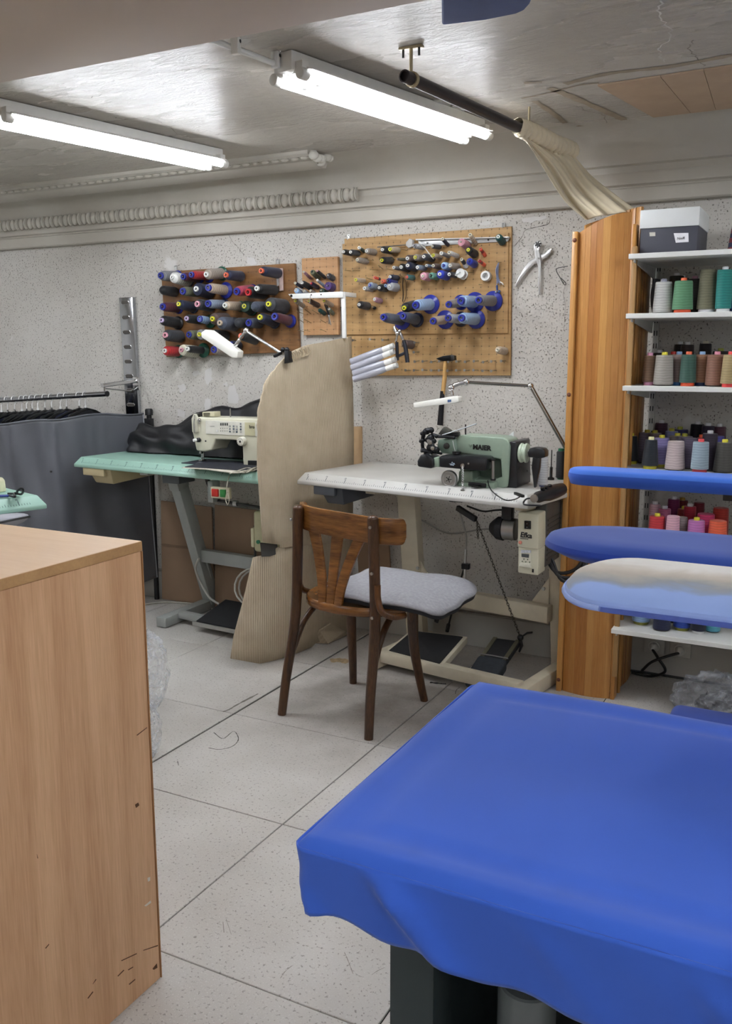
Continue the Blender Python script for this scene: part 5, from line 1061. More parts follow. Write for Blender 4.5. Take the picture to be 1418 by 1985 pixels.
def torn(a, b, n, amp): return [(a[0]+(b[0]-a[0])*k/n+random.uniform(-amp, amp), a[1]+(b[1]-a[1])*k/n+random.uniform(-amp, amp)) for k in range(1, n)]
up = [(683,652)]+[(692,800),(698,900),(706,1040),(540,1062)]+[(540,1056),(507,1050),(503,980),(499,905),(500,860)]+torn((500,860),(501,800),5,1.2)+[(501,800)]+torn((501,800),(517,738),6,1.5)+[(517,738)]+torn((517,738),(545,700),5,1.5)+[(562,684),(588,672),(600,668)]+torn((600,668),(683,652),6,1.0)
sheet(up, 'upper_sheet', .0)
lo = [(706,1040),(722,1190),(724,1204),(665,1236),(612,1247)]+torn((612,1247),(572,1290),6,2)+[(560,1291),(520,1291),(485,1286),(488,1240),(500,1150),(508,1084)]+torn((508,1084),(540,1068),4,2)+[(540,1062)]
sheet(lo, 'lower_sheet', .05)
q = [onV(x, y, PA, PB) for x, y in ((508,1052),(541,1056),(542,1074),(527,1079),(511,1080))]
nrm = Vector((-.99, .12, 0)); mb = MB().add([v+nrm*.012 for v in q], [(0,1,2,3,4)]); mb.build('tape_patch', mat('#4a4845', .7), cs, solid=.002, smooth=0)
mb = MB()
for k in range(9): mb.tube(bez([onV(562+k*4,682-k*1.2+random.uniform(-3,3),PA,PB)-nrm*.006, onV(565+k*4,690-k+random.uniform(-3,3),PA,PB)-nrm*.012, onV(566+k*3.5,700-k*1.5,PA,PB)-nrm*.006], 4), .004, 6, flat=.4)
mb.build('torn_strip', mat('#b9a98e', .85), cs)
# flap of card lying on the floor
t = thing('cardboard_scrap', 'small corrugated cardboard scrap leaning at the foot of the tall cardboard sheet', 'cardboard', tuple(onZ(640,1245)))
q = [onZ(608,1248), onZ(635,1249), onZ(672,1232), onZ(668,1225,.03), onZ(640,1210,.10), onZ(618,1224,.07)]
MB().add([v+Vector((0,0,.004)) for v in q], [(0,1,2,3,4,5)]).build('sheet', M_CORR, t, solid=.006, smooth=0)
# brown flat boxes standing against the wall under the mint table
BOXC = mat('#937a63', .85, 0, .06, 6, .1, 80)
for (px, Y, lab) in (([(306,970),(402,968),(416,1185),(318,1190)], 3.80, 'flat brown cardboard sheet against the wall beside the grey cover'), ([(410,978),(505,968),(510,1200),(424,1195)], 3.775, 'wide brown cardboard sheet with a horizontal fold behind the mint table stretcher')):
    q = [onY(x, y, Y) for x, y in px]; t = thing('cardboard_sheet', lab, 'cardboard', (q[3].x, Y, .0)); z0 = .004
    xa, xb, zt = min(v.x for v in q), max(v.x for v in q), q[0].z
    mb = MB().prism([(xa, z0), (xb, z0), (xb, zt-.01), (xa+.02, zt)], lambda a, b, d: (a, d, b), Y, Y+.008); mb.build('sheet', BOXC, t, smooth=0)
    MB().box(xa+.02, xb-.01, Y-.004, Y, zt*.55, zt*.55+.012).build('fold', mat('#7f6853', .85), t, smooth=0)
t = thing('cardboard_sheet', 'narrow buff cardboard edge showing behind the tall cardboard screen above the white table', 'cardboard', tuple(onY(695,890,3.82)))
MB().pxprism([(640,827),(700,827),(700,900),(640,905)], 3.815, .012).build('sheet', mat('#b89a74', .8), t, smooth=0)
t = thing('cardboard_sheet', 'brown cardboard panel low on the wall behind the chair', 'cardboard', (-1.9, 3.805, 0))
MB().pxprism([(690,1040),(752,1036),(760,1185),(700,1195)], 3.80, .012).build('sheet', BOXC, t, smooth=0)

# ---------------- clothes rail, hangers, garments, cover
ST = thing('slotted_rail', 'chrome slotted wall upright with oval cut-outs', 'wall rail', tuple(onY(257,800,3.82)))
q = [onY(x, y, 3.815) for x, y in ((231,577),(257,576),(269,802),(245,804))]
MB().prism([(p.x, p.z) for p in q], lambda a, b, d: (a, d, b), 3.812, 3.836).build('channel', mat('#b9bcc2', .14, 1, .1, 10), ST, bevel=.002)
for k in range(8):
    f = (k+.35)/8; c = q[0].lerp(q[3], f).lerp(q[1].lerp(q[2], f), .5); mb = MB()
    mb.prism([(c.x-.02+.012*cos(a)*(1)+(.028 if a < pi/2 or a > 3*pi/2 else 0), c.z+.0085*sin(a)) for a in [2*pi*i/16 for i in range(16)]], lambda a, b, d: (a, d, b), 3.8105, 3.813); mb.build('slot', mat('#4a4642', .6), ST, smooth=0)
    MB().tube([(c.x-.02+.013*cos(a)+(.028 if a < pi/2 or a > 3*pi/2 else 0), 3.811, c.z+.0095*sin(a)) for a in [2*pi*i/16 for i in range(16)]], .0016, 5, closed=True).build('slot_rim', CHROME, ST)
ar = thing('rail_arm', 'chrome double-rod bracket arm hooked into the slotted upright', 'bracket', tuple(onY(262,745,3.80)))
a0, a1 = onY(265,738,3.81), onY(168,747,3.42); a1.x = a0.x; a1 = Vector((a0.x, 3.55, onY(168,747,3.55).z))
MB().tube([a0, a1], .011, 12).build('upper_rod', CHROME, ar); MB().tube([a1+Vector((0,.02,-.015)), onY(248,758,3.80)+Vector((.02,0,0)), Vector((a0.x, 3.81, a0.z-.03))], .004, 8).build('lower_rod', STEEL, ar)
MB().box(a0.x-.02, a0.x+.02, 3.80, 3.812, a0.z-.05, a0.z+.02).build('hook_plate', CHROME, ar, bevel=.002); MB().cyl(a1+Vector((0,.012,0)), a1+Vector((0,.012,-.03)), .005, n=8).build('rail_hanger', CHROME, ar)
re = Vector((a0.x+.02, 3.56, onY(195,763,3.56).z)); rl = Vector((-4.75, 3.56, re.z-.09))
ra_ = thing('clothes_rail', 'dark chrome clothes rail hung from the bracket arm with garments on hangers', 'clothes rail', tuple(re))
MB().tube([re, rl], .0135, 16).build('rail', mat('#a9abb0', .18, 1, 0), ra_); MB().cyl(re-Vector((.004,0,0)), re+Vector((.003,0,0)), .0145, n=16).build('end_cap', BLACK, ra_)
HOOKM = mat('#e2e2e2', .35, .5, 0)
GARM = [mat('#14151c', .75, 0, .2, 20, .3, 60), mat('#1b2038', .7, 0, .2, 20, .3, 60), mat('#0f1014', .4, 0, .1, 20)]
hx = [170,158,133,121,104,91,77,66,55,46,32,18,6,-8,-22,-40]
for k, hp in enumerate(hx):
    P0 = onY(hp, 770, 3.56); f = (P0.x-re.x)/(rl.x-re.x); zc = re.z+(rl.z-re.z)*f; X = P0.x-.02
    h = thing('clothes_hanger', 'chrome-hooked black clothes hanger on the dark chrome rail', 'hanger', (X, 3.56, zc-.11), 0, 'hangers on the clothes rail')
    tw = random.uniform(-.12, .12); R = Matrix.Translation((X, 3.56, zc)) @ Matrix.Rotation(tw, 4, 'Z')
    hook = [(0, .017*cos(a)*1.15, .0165*sin(a)+.001) for a in [pi*1.12-(pi*1.3)*i/12 for i in range(13)]]
    hook = [(0,-.021,-.012)]+[(0, -y, z) for x, y, z in hook[::-1]][:0]+[(0, .0185*cos(a), .0175*sin(a)) for a in [pi*1.05-(pi*1.35)*i/14 for i in range(15)]]+[(0,.0,-.032),(0,0,-.065)]
    MB().tube([R @ Vector(p) for p in hook[1:]], .0024, 6).build('hook', HOOKM, h)
    MB().cyl(R @ Vector((0,0,-.055)), R @ Vector((0,0,-.075)), .006, n=8).build('neck', CHROME if k % 3 else WHITEP, h)
    MB().tube([R @ Vector(p) for p in ((0,-.15,-.118),(0,-.08,-.09),(0,0,-.073),(0,.08,-.09),(0,.15,-.118))], [.006,.008,.009,.008,.006], 8).build('shoulders', BLACKGL, h)
    if k < 16 and k % 8 != 7:
        gname = ['black garment', 'navy garment', 'glossy black garment'][(k*2) % 3]
        g = thing('garment', gname+' hanging on the clothes rail behind the grey cover', 'garment', (X, 3.56, zc-.7), 0, gname+'s on the clothes rail')
        def gm(u, v, X=X, zc=zc, tw=tw, k=k):
            a = u*2*pi; sh = v; wy = lerp(.06, .155, min(1, sh*3.2)**.7) if sh < .4 else .157; z = zc-.078-(.055*min(1, sh*3.2)**1.6)-(sh*.55); wx = lerp(.008, .013, min(1, sh*2))*(1+.25*sin(a*5+k))
            p = Vector((wx*cos(a), wy*sin(a), 0)); p.rotate(Matrix.Rotation(tw*.6, 3, 'Z')); return (X+p.x, 3.56+p.y, z)
        MB().grid(gm, 20, 14).build('cloth', GARM[(k*2) % 3], g, smooth=180)
# grey cover: hangs in front and wraps round the end of the rack; rack bar with black cap
cv = thing('rack_cover', 'large grey coated fabric cover draped over the lower rack in front of the garments', 'cover', (-3.5, 3.3, .15))
path = [(-4.6,2.98),(-4.1,3.02),(-3.85,3.07),(-3.68,3.13),(-3.55,3.20),(-3.47,3.31),(-3.415,3.44),(-3.37,3.60),(-3.315,3.785)]
PP = bez([Vector((x, y, 0)) for x, y in path], 8)
def cover(u, v):
    f = u*(len(PP)-1); i = min(int(f), len(PP)-2); p = PP[i].lerp(PP[i+1], f-i); d = (PP[i+1]-PP[i]).normalized(); n = Vector((d.y, -d.x, 0))
    ztop = 1.035-.008*sin(u*21)-.07*max(0, .75-u)-.008*abs(sin(u*9)); zb = .12+.02*sin(u*13)
    z = lerp(ztop, zb, v**1.02)
    fold = .030*sin(u*21+v*2.6)*(.2+.8*v)*min(1, v*3+.15)+.014*sin(u*47-v*6)*min(1, v*3+.1)+.014*sin((u*9+v*7))*v
    fold += .010*sin(u*83+2*sin(u*31))*math.exp(-v*5)*min(1, v*12); fold *= 1-.6*min(1, max(0, (u-.55)/.25))
    sway = .06*v*max(0, u-.8)/.2
    return (p.x+n.x*fold+sway, p.y+n.y*fold, z)
CVM = mat('#5c5e64', .42, 0, .05, 5, .12, 400, .4)
MB().grid(cover, 110, 50).build('cloth', CVM, cv, solid=.003, smooth=180)
MB().tube([cover(1-.002, v/20) for v in range(21)], .005, 6).build('hem', mat('#8e9096', .5), cv, smooth=60)
MB().tube([Vector(cover(u/40, 0))+Vector((0,0,.0)) for u in range(41)], .006, 6).build('top_hem', CVM, cv, smooth=60)
MB().ball(onX(105,913,-3.40)+Vector((0,-.02,0)), .006, 6).build('tear', BLACK, cv)
rk = thing('garment_rack', 'black rack end post with capped top beside the grey cover', 'rack', (-3.285, 3.79, 0))
MB().tube([(-3.285,3.795,0),(-3.285,3.795,1.03)], .014, 12).build('post', BLACK, rk); MB().lathe([(.014,0),(.021,.002),(.021,.03),(.016,.036),(0,.037)], (-3.285,3.795,1.015), (0,0,1), 16).build('cap', BLACK, rk); MB().box(-3.31, -3.265, 3.78, 3.81, .93, 1.0).build('clamp', BLACK, rk, bevel=.004)

# ---------------- wardrobe (beech laminate) in the foreground
BEECH = wood('#e0b58c', '#bf9068', (9,9,.4), .42, 2.2, 30.0, bump=.03); BEECHT = wood('#e6c29a', '#dcb386', (.55,7,7), .42, 2.2, 30.0, bump=.03); EDGE = wood('#c39a68', '#b0875a', (.6,6,6), .45, 3, 30.0)
w = thing('wardrobe', 'low beech-laminate cabinet with scuffed side panel in front of the sewing tables', 'cabinet', (-1.66, 1.0, 0))
WX, WY, WZ = -1.225, 1.375, .977
MB().box(WX-.019, WX, .62, WY-.002, .0, WZ-.0205).build('side_panel', BEECH, w, bevel=.001, seg=1, smooth=0)
MB().box(-2.10, WX-.0195, WY-.02, WY-.002, .0, WZ-.0205).build('back_panel', BEECH, w, bevel=.001, seg=1, smooth=0)
MB().box(-2.10, -2.081, .62, WY-.0205, .0, WZ-.0205).build('side_panel', BEECH, w, bevel=.001, seg=1, smooth=0)
for s in range(2): MB().box(-2.08+.428*s, -2.08+.425+.428*s, .60, .619, .06, WZ-.0205).build('door', BEECH, w, bevel=.001, smooth=0)
tp = MB().box(-2.105, WX+.0012, .598, WY+.001, WZ-.020, WZ).build('top', BEECHT, w, bevel=.0012, seg=1, smooth=0)
MB().box(WX+.0012, WX+.0022, .6, WY, WZ-.0195, WZ-.0005).build('edge_band', EDGE, tp, smooth=0)
MB().box(WX-.02, WX+.0016, WY-.0005, WY+.0018, .0, WZ-.021).build('edge_band', mat('#a6794f', .5), w, smooth=0)
CHP = mat('#e2ddd2', .8); SCR = mat('#5d3d24', .8)
def scuff(px, m, nm, X=WX+.0008):
    q = [onX(x, y, X) for x, y in px]; MB().prism([(v.y, v.z) for v in q], lambda a, b, d: (d, a, b), WX-.001, X).build(nm, m, w, smooth=0)
scuff([(286,1702),(291,1700),(291,1707),(287,1709)], CHP, 'chip'); scuff([(280,1756),(292,1746),(293,1750),(283,1757)], CHP, 'chip')
for a in ([(235,1862),(265,1848),(265,1849.5),(236,1863)], [(278,1842),(306,1832),(306,1834),(278,1843)], [(228,1892),(240,1880),(241,1881),(229,1893)], [(248,1880),(258,1874),(258,1875.5),(249,1881)], [(296,1878),(304,1868),(305,1876),(298,1880)], [(170,1935),(180,1922),(181,1923),(171,1936)], [(250,1908),(262,1898),(262,1899.5),(251,1909)], [(265,1425),(285,1410),(285,1411),(266,1426)], [(88,1838),(95,1830),(95.5,1831),(89,1839)], [(72,1656),(74,1664),(73,1664)], [(180,1908),(186,1898),(187,1899)], [(262,1560),(268,1556),(270,1561),(264,1566)]):
    scuff(a, SCR, 'scratch')

# plastic bags peeping out behind the wardrobe
BAG = film('#e8ecf2', .24, .1)
def bag(name, label, c, r, sc, m, seed=0, n=28):
    t = thing(name, label, 'plastic bag', (c[0], c[1], 0)); rnd = random.Random(seed); ph = [(rnd.uniform(2, 7), rnd.uniform(2, 7), rnd.uniform(0, 6), rnd.uniform(.03, .12)) for _ in range(9)]
    def fn(u, v):
        a, b = u*2*pi, (v-.5)*pi; k = 1+sum(p[3]*abs(sin(p[0]*a/1+p[2]+2*sin(p[1]*b))) for p in ph)-.3
        z = c[2]+r*sc[2]*k*sin(b)
        return (c[0]+r*sc[0]*k*cos(b)*cos(a), c[1]+r*sc[1]*k*cos(b)*sin(a), max(.004, z))
    MB().grid(fn, n*2, n).build('film', m, t, smooth=35, recalc=True); return t
b1 = onZ(288,1295,.0); bag('plastic_bag', 'crumpled clear plastic bag on the floor behind the wardrobe, by the mint table', (-2.29, 2.55, .14), .105, (.7, .8, 1.3), BAG, 3)
bag('plastic_bag', 'small clear plastic bag on the floor close to the wardrobe edge', (-2.0, 2.21, .09), .07, (.7, .8, 1.2), BAG, 5)

# ---------------- big blue ironing table
def bluecloth(c, rough=.8, var=.05):
    return mat(c, rough, 0, var, 3, .12, 700, .25, sheen=.15)
BL = bluecloth('#325aba'); BL2 = bluecloth('#2847a6')
it = thing('ironing_table', 'large ironing table with fitted royal blue cover and dark metal base', 'ironing table', (.1, 1.05, 0))
IX0, IX1, IY0, IY1, IZ = -.504, 1.0, .786, 1.35, .82
def it_top():
    nu, nv = 110, 60
    def fn(u, v):
        x, y = lerp(IX0, IX1, u), lerp(IY0, IY1, v); z = IZ
        e = min(x-IX0, IX1-x, y-IY0, IY1-y); r = .012
        if e < r: z -= r-sqrt(max(0, r*r-(r-e)**2))
        z += .0035*sin(pi*u)*sin(pi*v) + .0012*sin(x*15+y*9) + .0010*sin(y*26-x*5)
        # worn rim line around the padded top
        if .03 < e < .075: z -= .0035*sin((e-.03)/.045*pi)
        dx, dy = min(x-IX0, IX1-x), min(y-IY0, IY1-y)
        if dx < .016 and dy < .016:
            k = .016; q = sqrt((k-dx)**2+(k-dy)**2)
            if q > k:
                f = k/q; sxn = 1 if x-IX0 < .5 else -1; syn = 1 if y-IY0 < .2 else -1
                x = (IX0+k-(k-dx)*f) if sxn == 1 else (IX1-k+(k-dx)*f); y = (IY0+k-(k-dy)*f) if syn == 1 else (IY1-k+(k-dy)*f)
        return (x, y, z)
    return MB().grid(fn, nu, nv)
# skirt: path round the slab with diagonal folds, gathered hem
def skirt_path(s):   # s 0..1 : right-front -> left-front -> left-back -> right-back
    k = .016; segs = [((IX1,IY0),(IX0+k,IY0)), None, ((IX0,IY0+k),(IX0,IY1-k)), None, ((IX0+k,IY1),(IX1,IY1))]
    L = [IX1-IX0-k, k*pi/2, IY1-IY0-2*k, k*pi/2, IX1-IX0-k]; d = s*sum(L)
    for i, l in enumerate(L):
        if d <= l or i == 4:
            f = min(1, d/l)
            if segs[i]: (a, b), (c_, e_) = segs[i]; p = Vector((lerp(a, c_, f), lerp(b, e_, f), 0)); n = {0: Vector((0,-1,0)), 2: Vector((-1,0,0)), 4: Vector((0,1,0))}[i]
            else:
                a0 = -pi/2-f*pi/2 if i == 1 else pi-f*pi/2; cx, cy = IX0+k, (IY0+k if i == 1 else IY1-k); n = Vector((cos(a0), sin(a0), 0)); p = Vector((cx, cy, 0))+n*k
            return p, n
        d -= l
def skirt(u, v):
    p, n = skirt_path(u); hem = .08+.004*sin(u*60)
    if n.y < -.5: hem = .078+.028*min(1, max(0, (p.x+.504)/.35))+.004*sin(p.x*60)
    z = IZ-.0100-hem*v
    ph = -u*3.6*40+z*33; am = .55+.45*sin(u*31+.8)
    fold = (.024*max(0, sin(ph))**4+.010*max(0, sin(ph*.63+1.2))**3)*am*min(1, v*3.0)
    if n.y < -.5: fold *= min(1, .15+max(0, (p.x-IX0)/.10))
    else: fold *= .2
    fold -= .012*v
    return (p.x+n.x*fold, p.y+n.y*fold, z)
ct = it_top().build('cover_top', BL, it, smooth=180); MB().grid(skirt, 420, 18).build('cover_skirt', BL, it, solid=.002, smooth=180)
MB().box(IX0+.03, IX1-.03, IY0+.035, IY1-.035, IZ-.085, IZ-.03).build('board', mat('#3a3d40', .6), it, bevel=.004)
DM = mat('#2c3638', .45, .1, .08, 12)
MB().box(-.432, -.372, .885, .945, 0, IZ-.09).build('leg', DM, it, bevel=.006); MB().box(-.432, -.372, 1.20, 1.26, 0, IZ-.09).build('leg', DM, it, bevel=.006)
MB().box(-.43, -.40, .94, 1.205, .10, IZ-.09).build('side_panel', DM, it, bevel=.003); MB().box(-.38, .9, 1.235, 1.255, .10, IZ-.09).build('back_panel', mat('#16191b', .6), it)
MB().box(.84, .90, .885, .945, 0, IZ-.09).build('leg', DM, it, bevel=.006); MB().box(.84, .90, 1.20, 1.26, 0, IZ-.09).build('leg', DM, it, bevel=.006)
MB().box(-.40, .88, .92, 1.23, .10, .125).build('base_shelf', mat('#202527', .6), it, bevel=.003)
cc = onY(1022,1905,.985); MB().lathe([(.0,0),(.036,0),(.036,cc.z-.125-.012),(.034,cc.z-.125-.002),(.031,cc.z-.125),(0,cc.z-.125)], (cc.x,.985,.125), (0,0,1), 30).build('suction_pipe', mat('#6c7172', .45, .2), it, smooth=30)
MB().box(-.02, .25, .93, .96, .3, .62).build('control_unit', mat('#32393b', .5), it, bevel=.006)
# pad of the neighbouring table just behind
pd = thing('spare_blue_pad', 'folded darker blue pad tucked behind the back edge of the big ironing table', 'pad', (.1, 1.43, .70))
zp = onY(1345,1384,1.42).z; xp = onY(1296,1375,1.42).x
MB().box(xp, .6, 1.385, 1.46, zp-.045, zp).build('pad', bluecloth('#26459c'), pd, bevel=.014, seg=4); MB().box(xp+.05, .55, 1.38, 1.44, 0, zp-.046).build('stand', DM, pd, bevel=.004)

# ---------------- narrow pressing boards with rounded noses
def capsule(x0, x1, y0, y1, nr=1.0, n=18):
    cy, h = (y0+y1)/2, (y1-y0)/2; pts = [(x1, y0)]
    pts = [(x1, y1)]+[(x0+h*nr-h*nr*sin(a), cy+h*cos(a)) for a in [pi*i/n for i in range(n+1)]]+[(x1, y0)]
    return pts
def press_board(name, label, x0, x1, y0, y1, zt, th, m, mrim, nr=1.0, pillow=.0, stripe=None, rot=0.0, rimw=.8, zb=0.0, py=None):
    t = thing(name, label, 'ironing board', (x1-.2, (y0+y1)/2, 0)); pl = capsule(x0, x1, y0, y1, nr); cx, cy = (x0+x1)/2, (y0+y1)/2
    R = Matrix.Translation((x0, cy, 0)) @ Matrix.Rotation(rot, 4, 'Z') @ Matrix.Translation((-x0, -cy, 0))
    N = len(pl); vs = []; fs = []
    def ring(sc, z): return [(cx+(x-cx)*(1-(1-sc)*(y1-y0)/(x1-x0)), cy+(y-cy)*sc, z) for x, y in pl]
    lv = [(.50, zt+pillow), (.82, zt+pillow*.75-.0005), (.93, zt-.004), (.985, zt-.013)]
    tb = MB(); 
    for s, z in lv: vs += ring(s, z)
    for k in range(len(lv)-1):
        for i in range(N): j = (i+1) % N; fs.append((k*N+i, k*N+j, (k+1)*N+j, (k+1)*N+i))
    fs.append(tuple(range(N)))
    tb.add(vs, fs).xf(R).build('cover', m, t, smooth=75)
    vs = []; fs = []; lv = [(.985, zt-.013), (1.0, zt-.02), (1.0, zt-th*.55), (rimw*.5+.5, zt-th), (rimw*.9, zt-th-.002)]
    for s, z in lv: vs += ring(s, z)
    for k in range(len(lv)-1):
        for i in range(N): j = (i+1) % N; fs.append((k*N+i, k*N+j, (k+1)*N+j, (k+1)*N+i))
    fs.append(tuple((len(lv)-1)*N+i for i in range(N))[::-1])
    MB().add(vs, fs).xf(R).build('skirt', mrim, t, smooth=75)
    if stripe: MB().tube([R @ Vector(p) for p in ring(1.004, zt-.022)][1:-1], .0045, 6).build('piping', stripe, t, smooth=60)
    MB().bar(R @ Vector((x0+.35*(x1-x0), cy, zt-th-.012)), R @ Vector((x1-.05, cy, zt-th-.012)), .05, .02).build('support_arm', DARKST, t, bevel=.002)
    p = R @ Vector((x1-.1, py or cy, 0)); MB().cyl((p.x, p.y, zb), (p.x, p.y, zt-th-.012), .022, n=14).build('support_post', DM, t); MB().cyl((p.x, p.y, zb), (p.x, p.y, zb+.015), .05 if zb else .12, n=24).build('floor_plate', DM, t, bevel=.003)
    return t
press_board('sleeve_board', 'thin royal blue sleeve board in front of the dark thread cones', -.722, .55, 2.66, 2.79, 1.003, .046, bluecloth('#4272d2'), bluecloth('#335cc0'), 1.1)  # top highlight painted in: cover tone lighter than the skirt
press_board('sleeve_board', 'wide-nosed dark blue pressing board in front of the pink thread cones', -.502, .55, 1.625, 1.865, 1.0, .045, bluecloth('#334e9e'), bluecloth('#2a459c'), 1.35, .002, None, 0, .35)
def stained():
    m, t, b = nt('scorched_pad'); b.inputs['Roughness'].default_value = .85; co = coords(t)
    sp = t.nodes.new('ShaderNodeSeparateXYZ'); c = t.nodes.new('ShaderNodeTexCoord'); t.links.new(c.outputs['Object'], sp.inputs[0])
    n = ND(t, 'ShaderNodeTexNoise', Scale=9.0, Detail=6.0, Distortion=.5); t.links.new(co, n.inputs['Vector'])
    ad = ND(t, 'ShaderNodeMath', operation='MULTIPLY_ADD'); ad.inputs[1].default_value = .16; t.links.new(n.outputs['Fac'], ad.inputs[0]); t.links.new(sp.outputs[1], ad.inputs[2])
    col = ramp(t, ad.outputs[0], [(.0, lin('#8ba2d4')), (.02, lin('#8896b0')), (.04, lin('#8f9396')), (.07, lin('#b0a89c')), (.1, lin('#c2baae')), (.14, lin('#dad7d2'))])
    t.links.new(col, b.inputs['Base Color']); bumpn(t, b, n.outputs['Fac'], .15, .003); return m
press_board('sleeve_board', 'thick pale blue padded board with a scorched greyish-white top', -.345, .55, 1.205, 1.455, 1.028, .031, stained(), mat('#8a9fd0', .85, 0, .05, 8, .1, 300, .3, sheen=.2), .6, .004, mat('#98abd8', .85), zb=IZ+.004, py=1.27)
# ================================================================= SHELVES, SCREEN, CURTAIN, LEFT TABLE, SMALL THINGS
SHZ = [1.691, 1.483, 1.225, .918, .63, .304]; SX0, SY0 = -.716, 3.40
SHM = mat('#dfe0dc', .45, 0, .03, 6)
for k, x in enumerate((-.685, .45)):
    t = thing('shelf_upright', ['white slotted shelf upright next to the wooden screen', 'white slotted shelf upright further along the wall'][k], 'shelf upright', (x, 3.835, .2))
    MB().box(x-.012, x+.012, 3.826, 3.8395, .22, 1.78).build('channel', mat('#b9b9b4', .45, .2), t, bevel=.002)
    for i in range(30): 
        z = .26+i*.05
        for dx in (-.005, .005): MB().box(x+dx-.0018, x+dx+.0018, 3.8252, 3.8262, z, z+.02).build('slot', BLACK, t, smooth=0)
names = ['top white shelf carrying the two-tone storage box', 'white shelf with green and grey thread cones', 'white shelf with brown thread cones', 'white shelf with black and lilac thread cones', 'white shelf with pink and red thread cones', 'lowest white shelf with blue thread cones']
for k, z in enumerate(SHZ):
    t = thing('wall_shelf', names[k], 'shelf', (0, 3.66, z-.02))
    MB().box(SX0, 1.3, SY0, 3.823, z-.018, z).build('board', SHM, t, bevel=.0015, seg=1, smooth=0)
    for x in (-.66, .45):
        xx = -.70 if x < 0 else x
        MB().prism([(3.41, z-.018), (3.41, z-.028), (3.80, z-.062), (3.823, z-.062), (3.823, z-.018)], lambda a, b, d: (d, a, b), xx, xx+.004).build('bracket', mat('#cfcfca', .45), t, smooth=0)
seen2 = {}; placed = {i: [] for i in range(7)}
def cone(x, k, Y, rb, rt, h, th, cap, base_, desc, capr=None, top=None):
    Y -= .075 if Y < 3.72 else .03; z = SHZ[k]; Yw = Y
    for dy in [0]+[s_*.008*i for i in range(1, 16) for s_ in (1, -1)]:
        Yt = Yw+dy
        if not 3.40+rb < Yt < 3.818-rb: continue
        p = onY(x, 700, Yt); p.z = z
        if all((p.x-a[0])**2+(p.y-a[1])**2 > (rb+a[2]+.0015)**2 for a in placed[k]) and p.x-rb > -.704: break
    placed[k].append((p.x, p.y, rb))
    shelf = names[k].replace('white shelf', 'shelf').replace('lowest ', 'lowest ').split(' with ')[-1]
    lab = desc+' on the shelf of '+{1: 'green and grey', 2: 'brown', 3: 'black and lilac', 4: 'pink and red', 5: 'blue'}.get(k, '')+' cones'
    t = thing('thread_cone', lab, 'thread cone', tuple(p)); seen2.setdefault(lab, []).append(t)
    capr = capr or .0105; b0 = .012 if base_ else .004
    MB().lathe([(rb*.8, b0), (rb*.99, b0+.001), (rb, b0+.006), (rt, h-.004), (rt*.95, h), (capr, h+.0005)], p, (0,0,1), 28).build('thread', thread(th, 'Z'), t, smooth=50)
    if base_: MB().lathe([(0,0), (rb*.78,0), (rb*.82,.003), (rb*.8,b0), (0,b0)], p, (0,0,1), 24).build('base', mat(base_, .4), t, smooth=40)
    else: MB().lathe([(0,0), (rb*.85,0), (rb*.85,b0), (0,b0)], p, (0,0,1), 20).build('base', mat('#3a352e', .6), t, smooth=40)
    if cap: MB().lathe([(capr, h-.004), (capr, h+.009), (capr*.85, h+.011), (capr*.45, h+.011), (capr*.45, h+.002), (0, h+.002)], p, (0,0,1), 16).build('cap', mat(cap, .4), t, smooth=40)
Wc, Yc, Rc, Oc, Pc = '#dcdde0', '#d8d03a', '#d8413f', '#ea6a40', '#e0a0c0'
S1 = [(1278,3.565,.035,.029,.112,'#b4b4b0','#9a9cae',None,'light grey thread cone with grey-mauve cap'),(1302,3.68,.033,.026,.14,'#2a2a20',Wc,None,'blackish olive thread cone with white cap'),(1313,3.76,.03,.025,.14,'#1b2230',Wc,None,'midnight thread cone with white cap'),
 (1316,3.565,.036,.031,.112,'#5b8a66',Oc,'#d9542f','leaf green thread cone with orange cap'),(1337,3.66,.034,.028,.125,'#3a3634','#b98aa0',None,'charcoal thread cone with mauve cap'),(1352,3.70,.03,.026,.125,'#262a33','#b9c05a',None,'dark slate thread cone with lime cap'),
 (1362,3.565,.034,.027,.150,'#6d6b55',None,'#dcdce0','tall olive-drab thread cone on white base'),(1394,3.565,.027,.0265,.144,'#1f7a72',Wc,'#cfd2d2','tall teal thread cone with white cap'),(1411,3.68,.014,.012,.15,'#9fb08a','#d0d8c0',None,'slim pale green thread cone'),(1424,3.57,.03,.026,.15,'#24488c',Wc,None,'royal blue thread cone with white cap')]
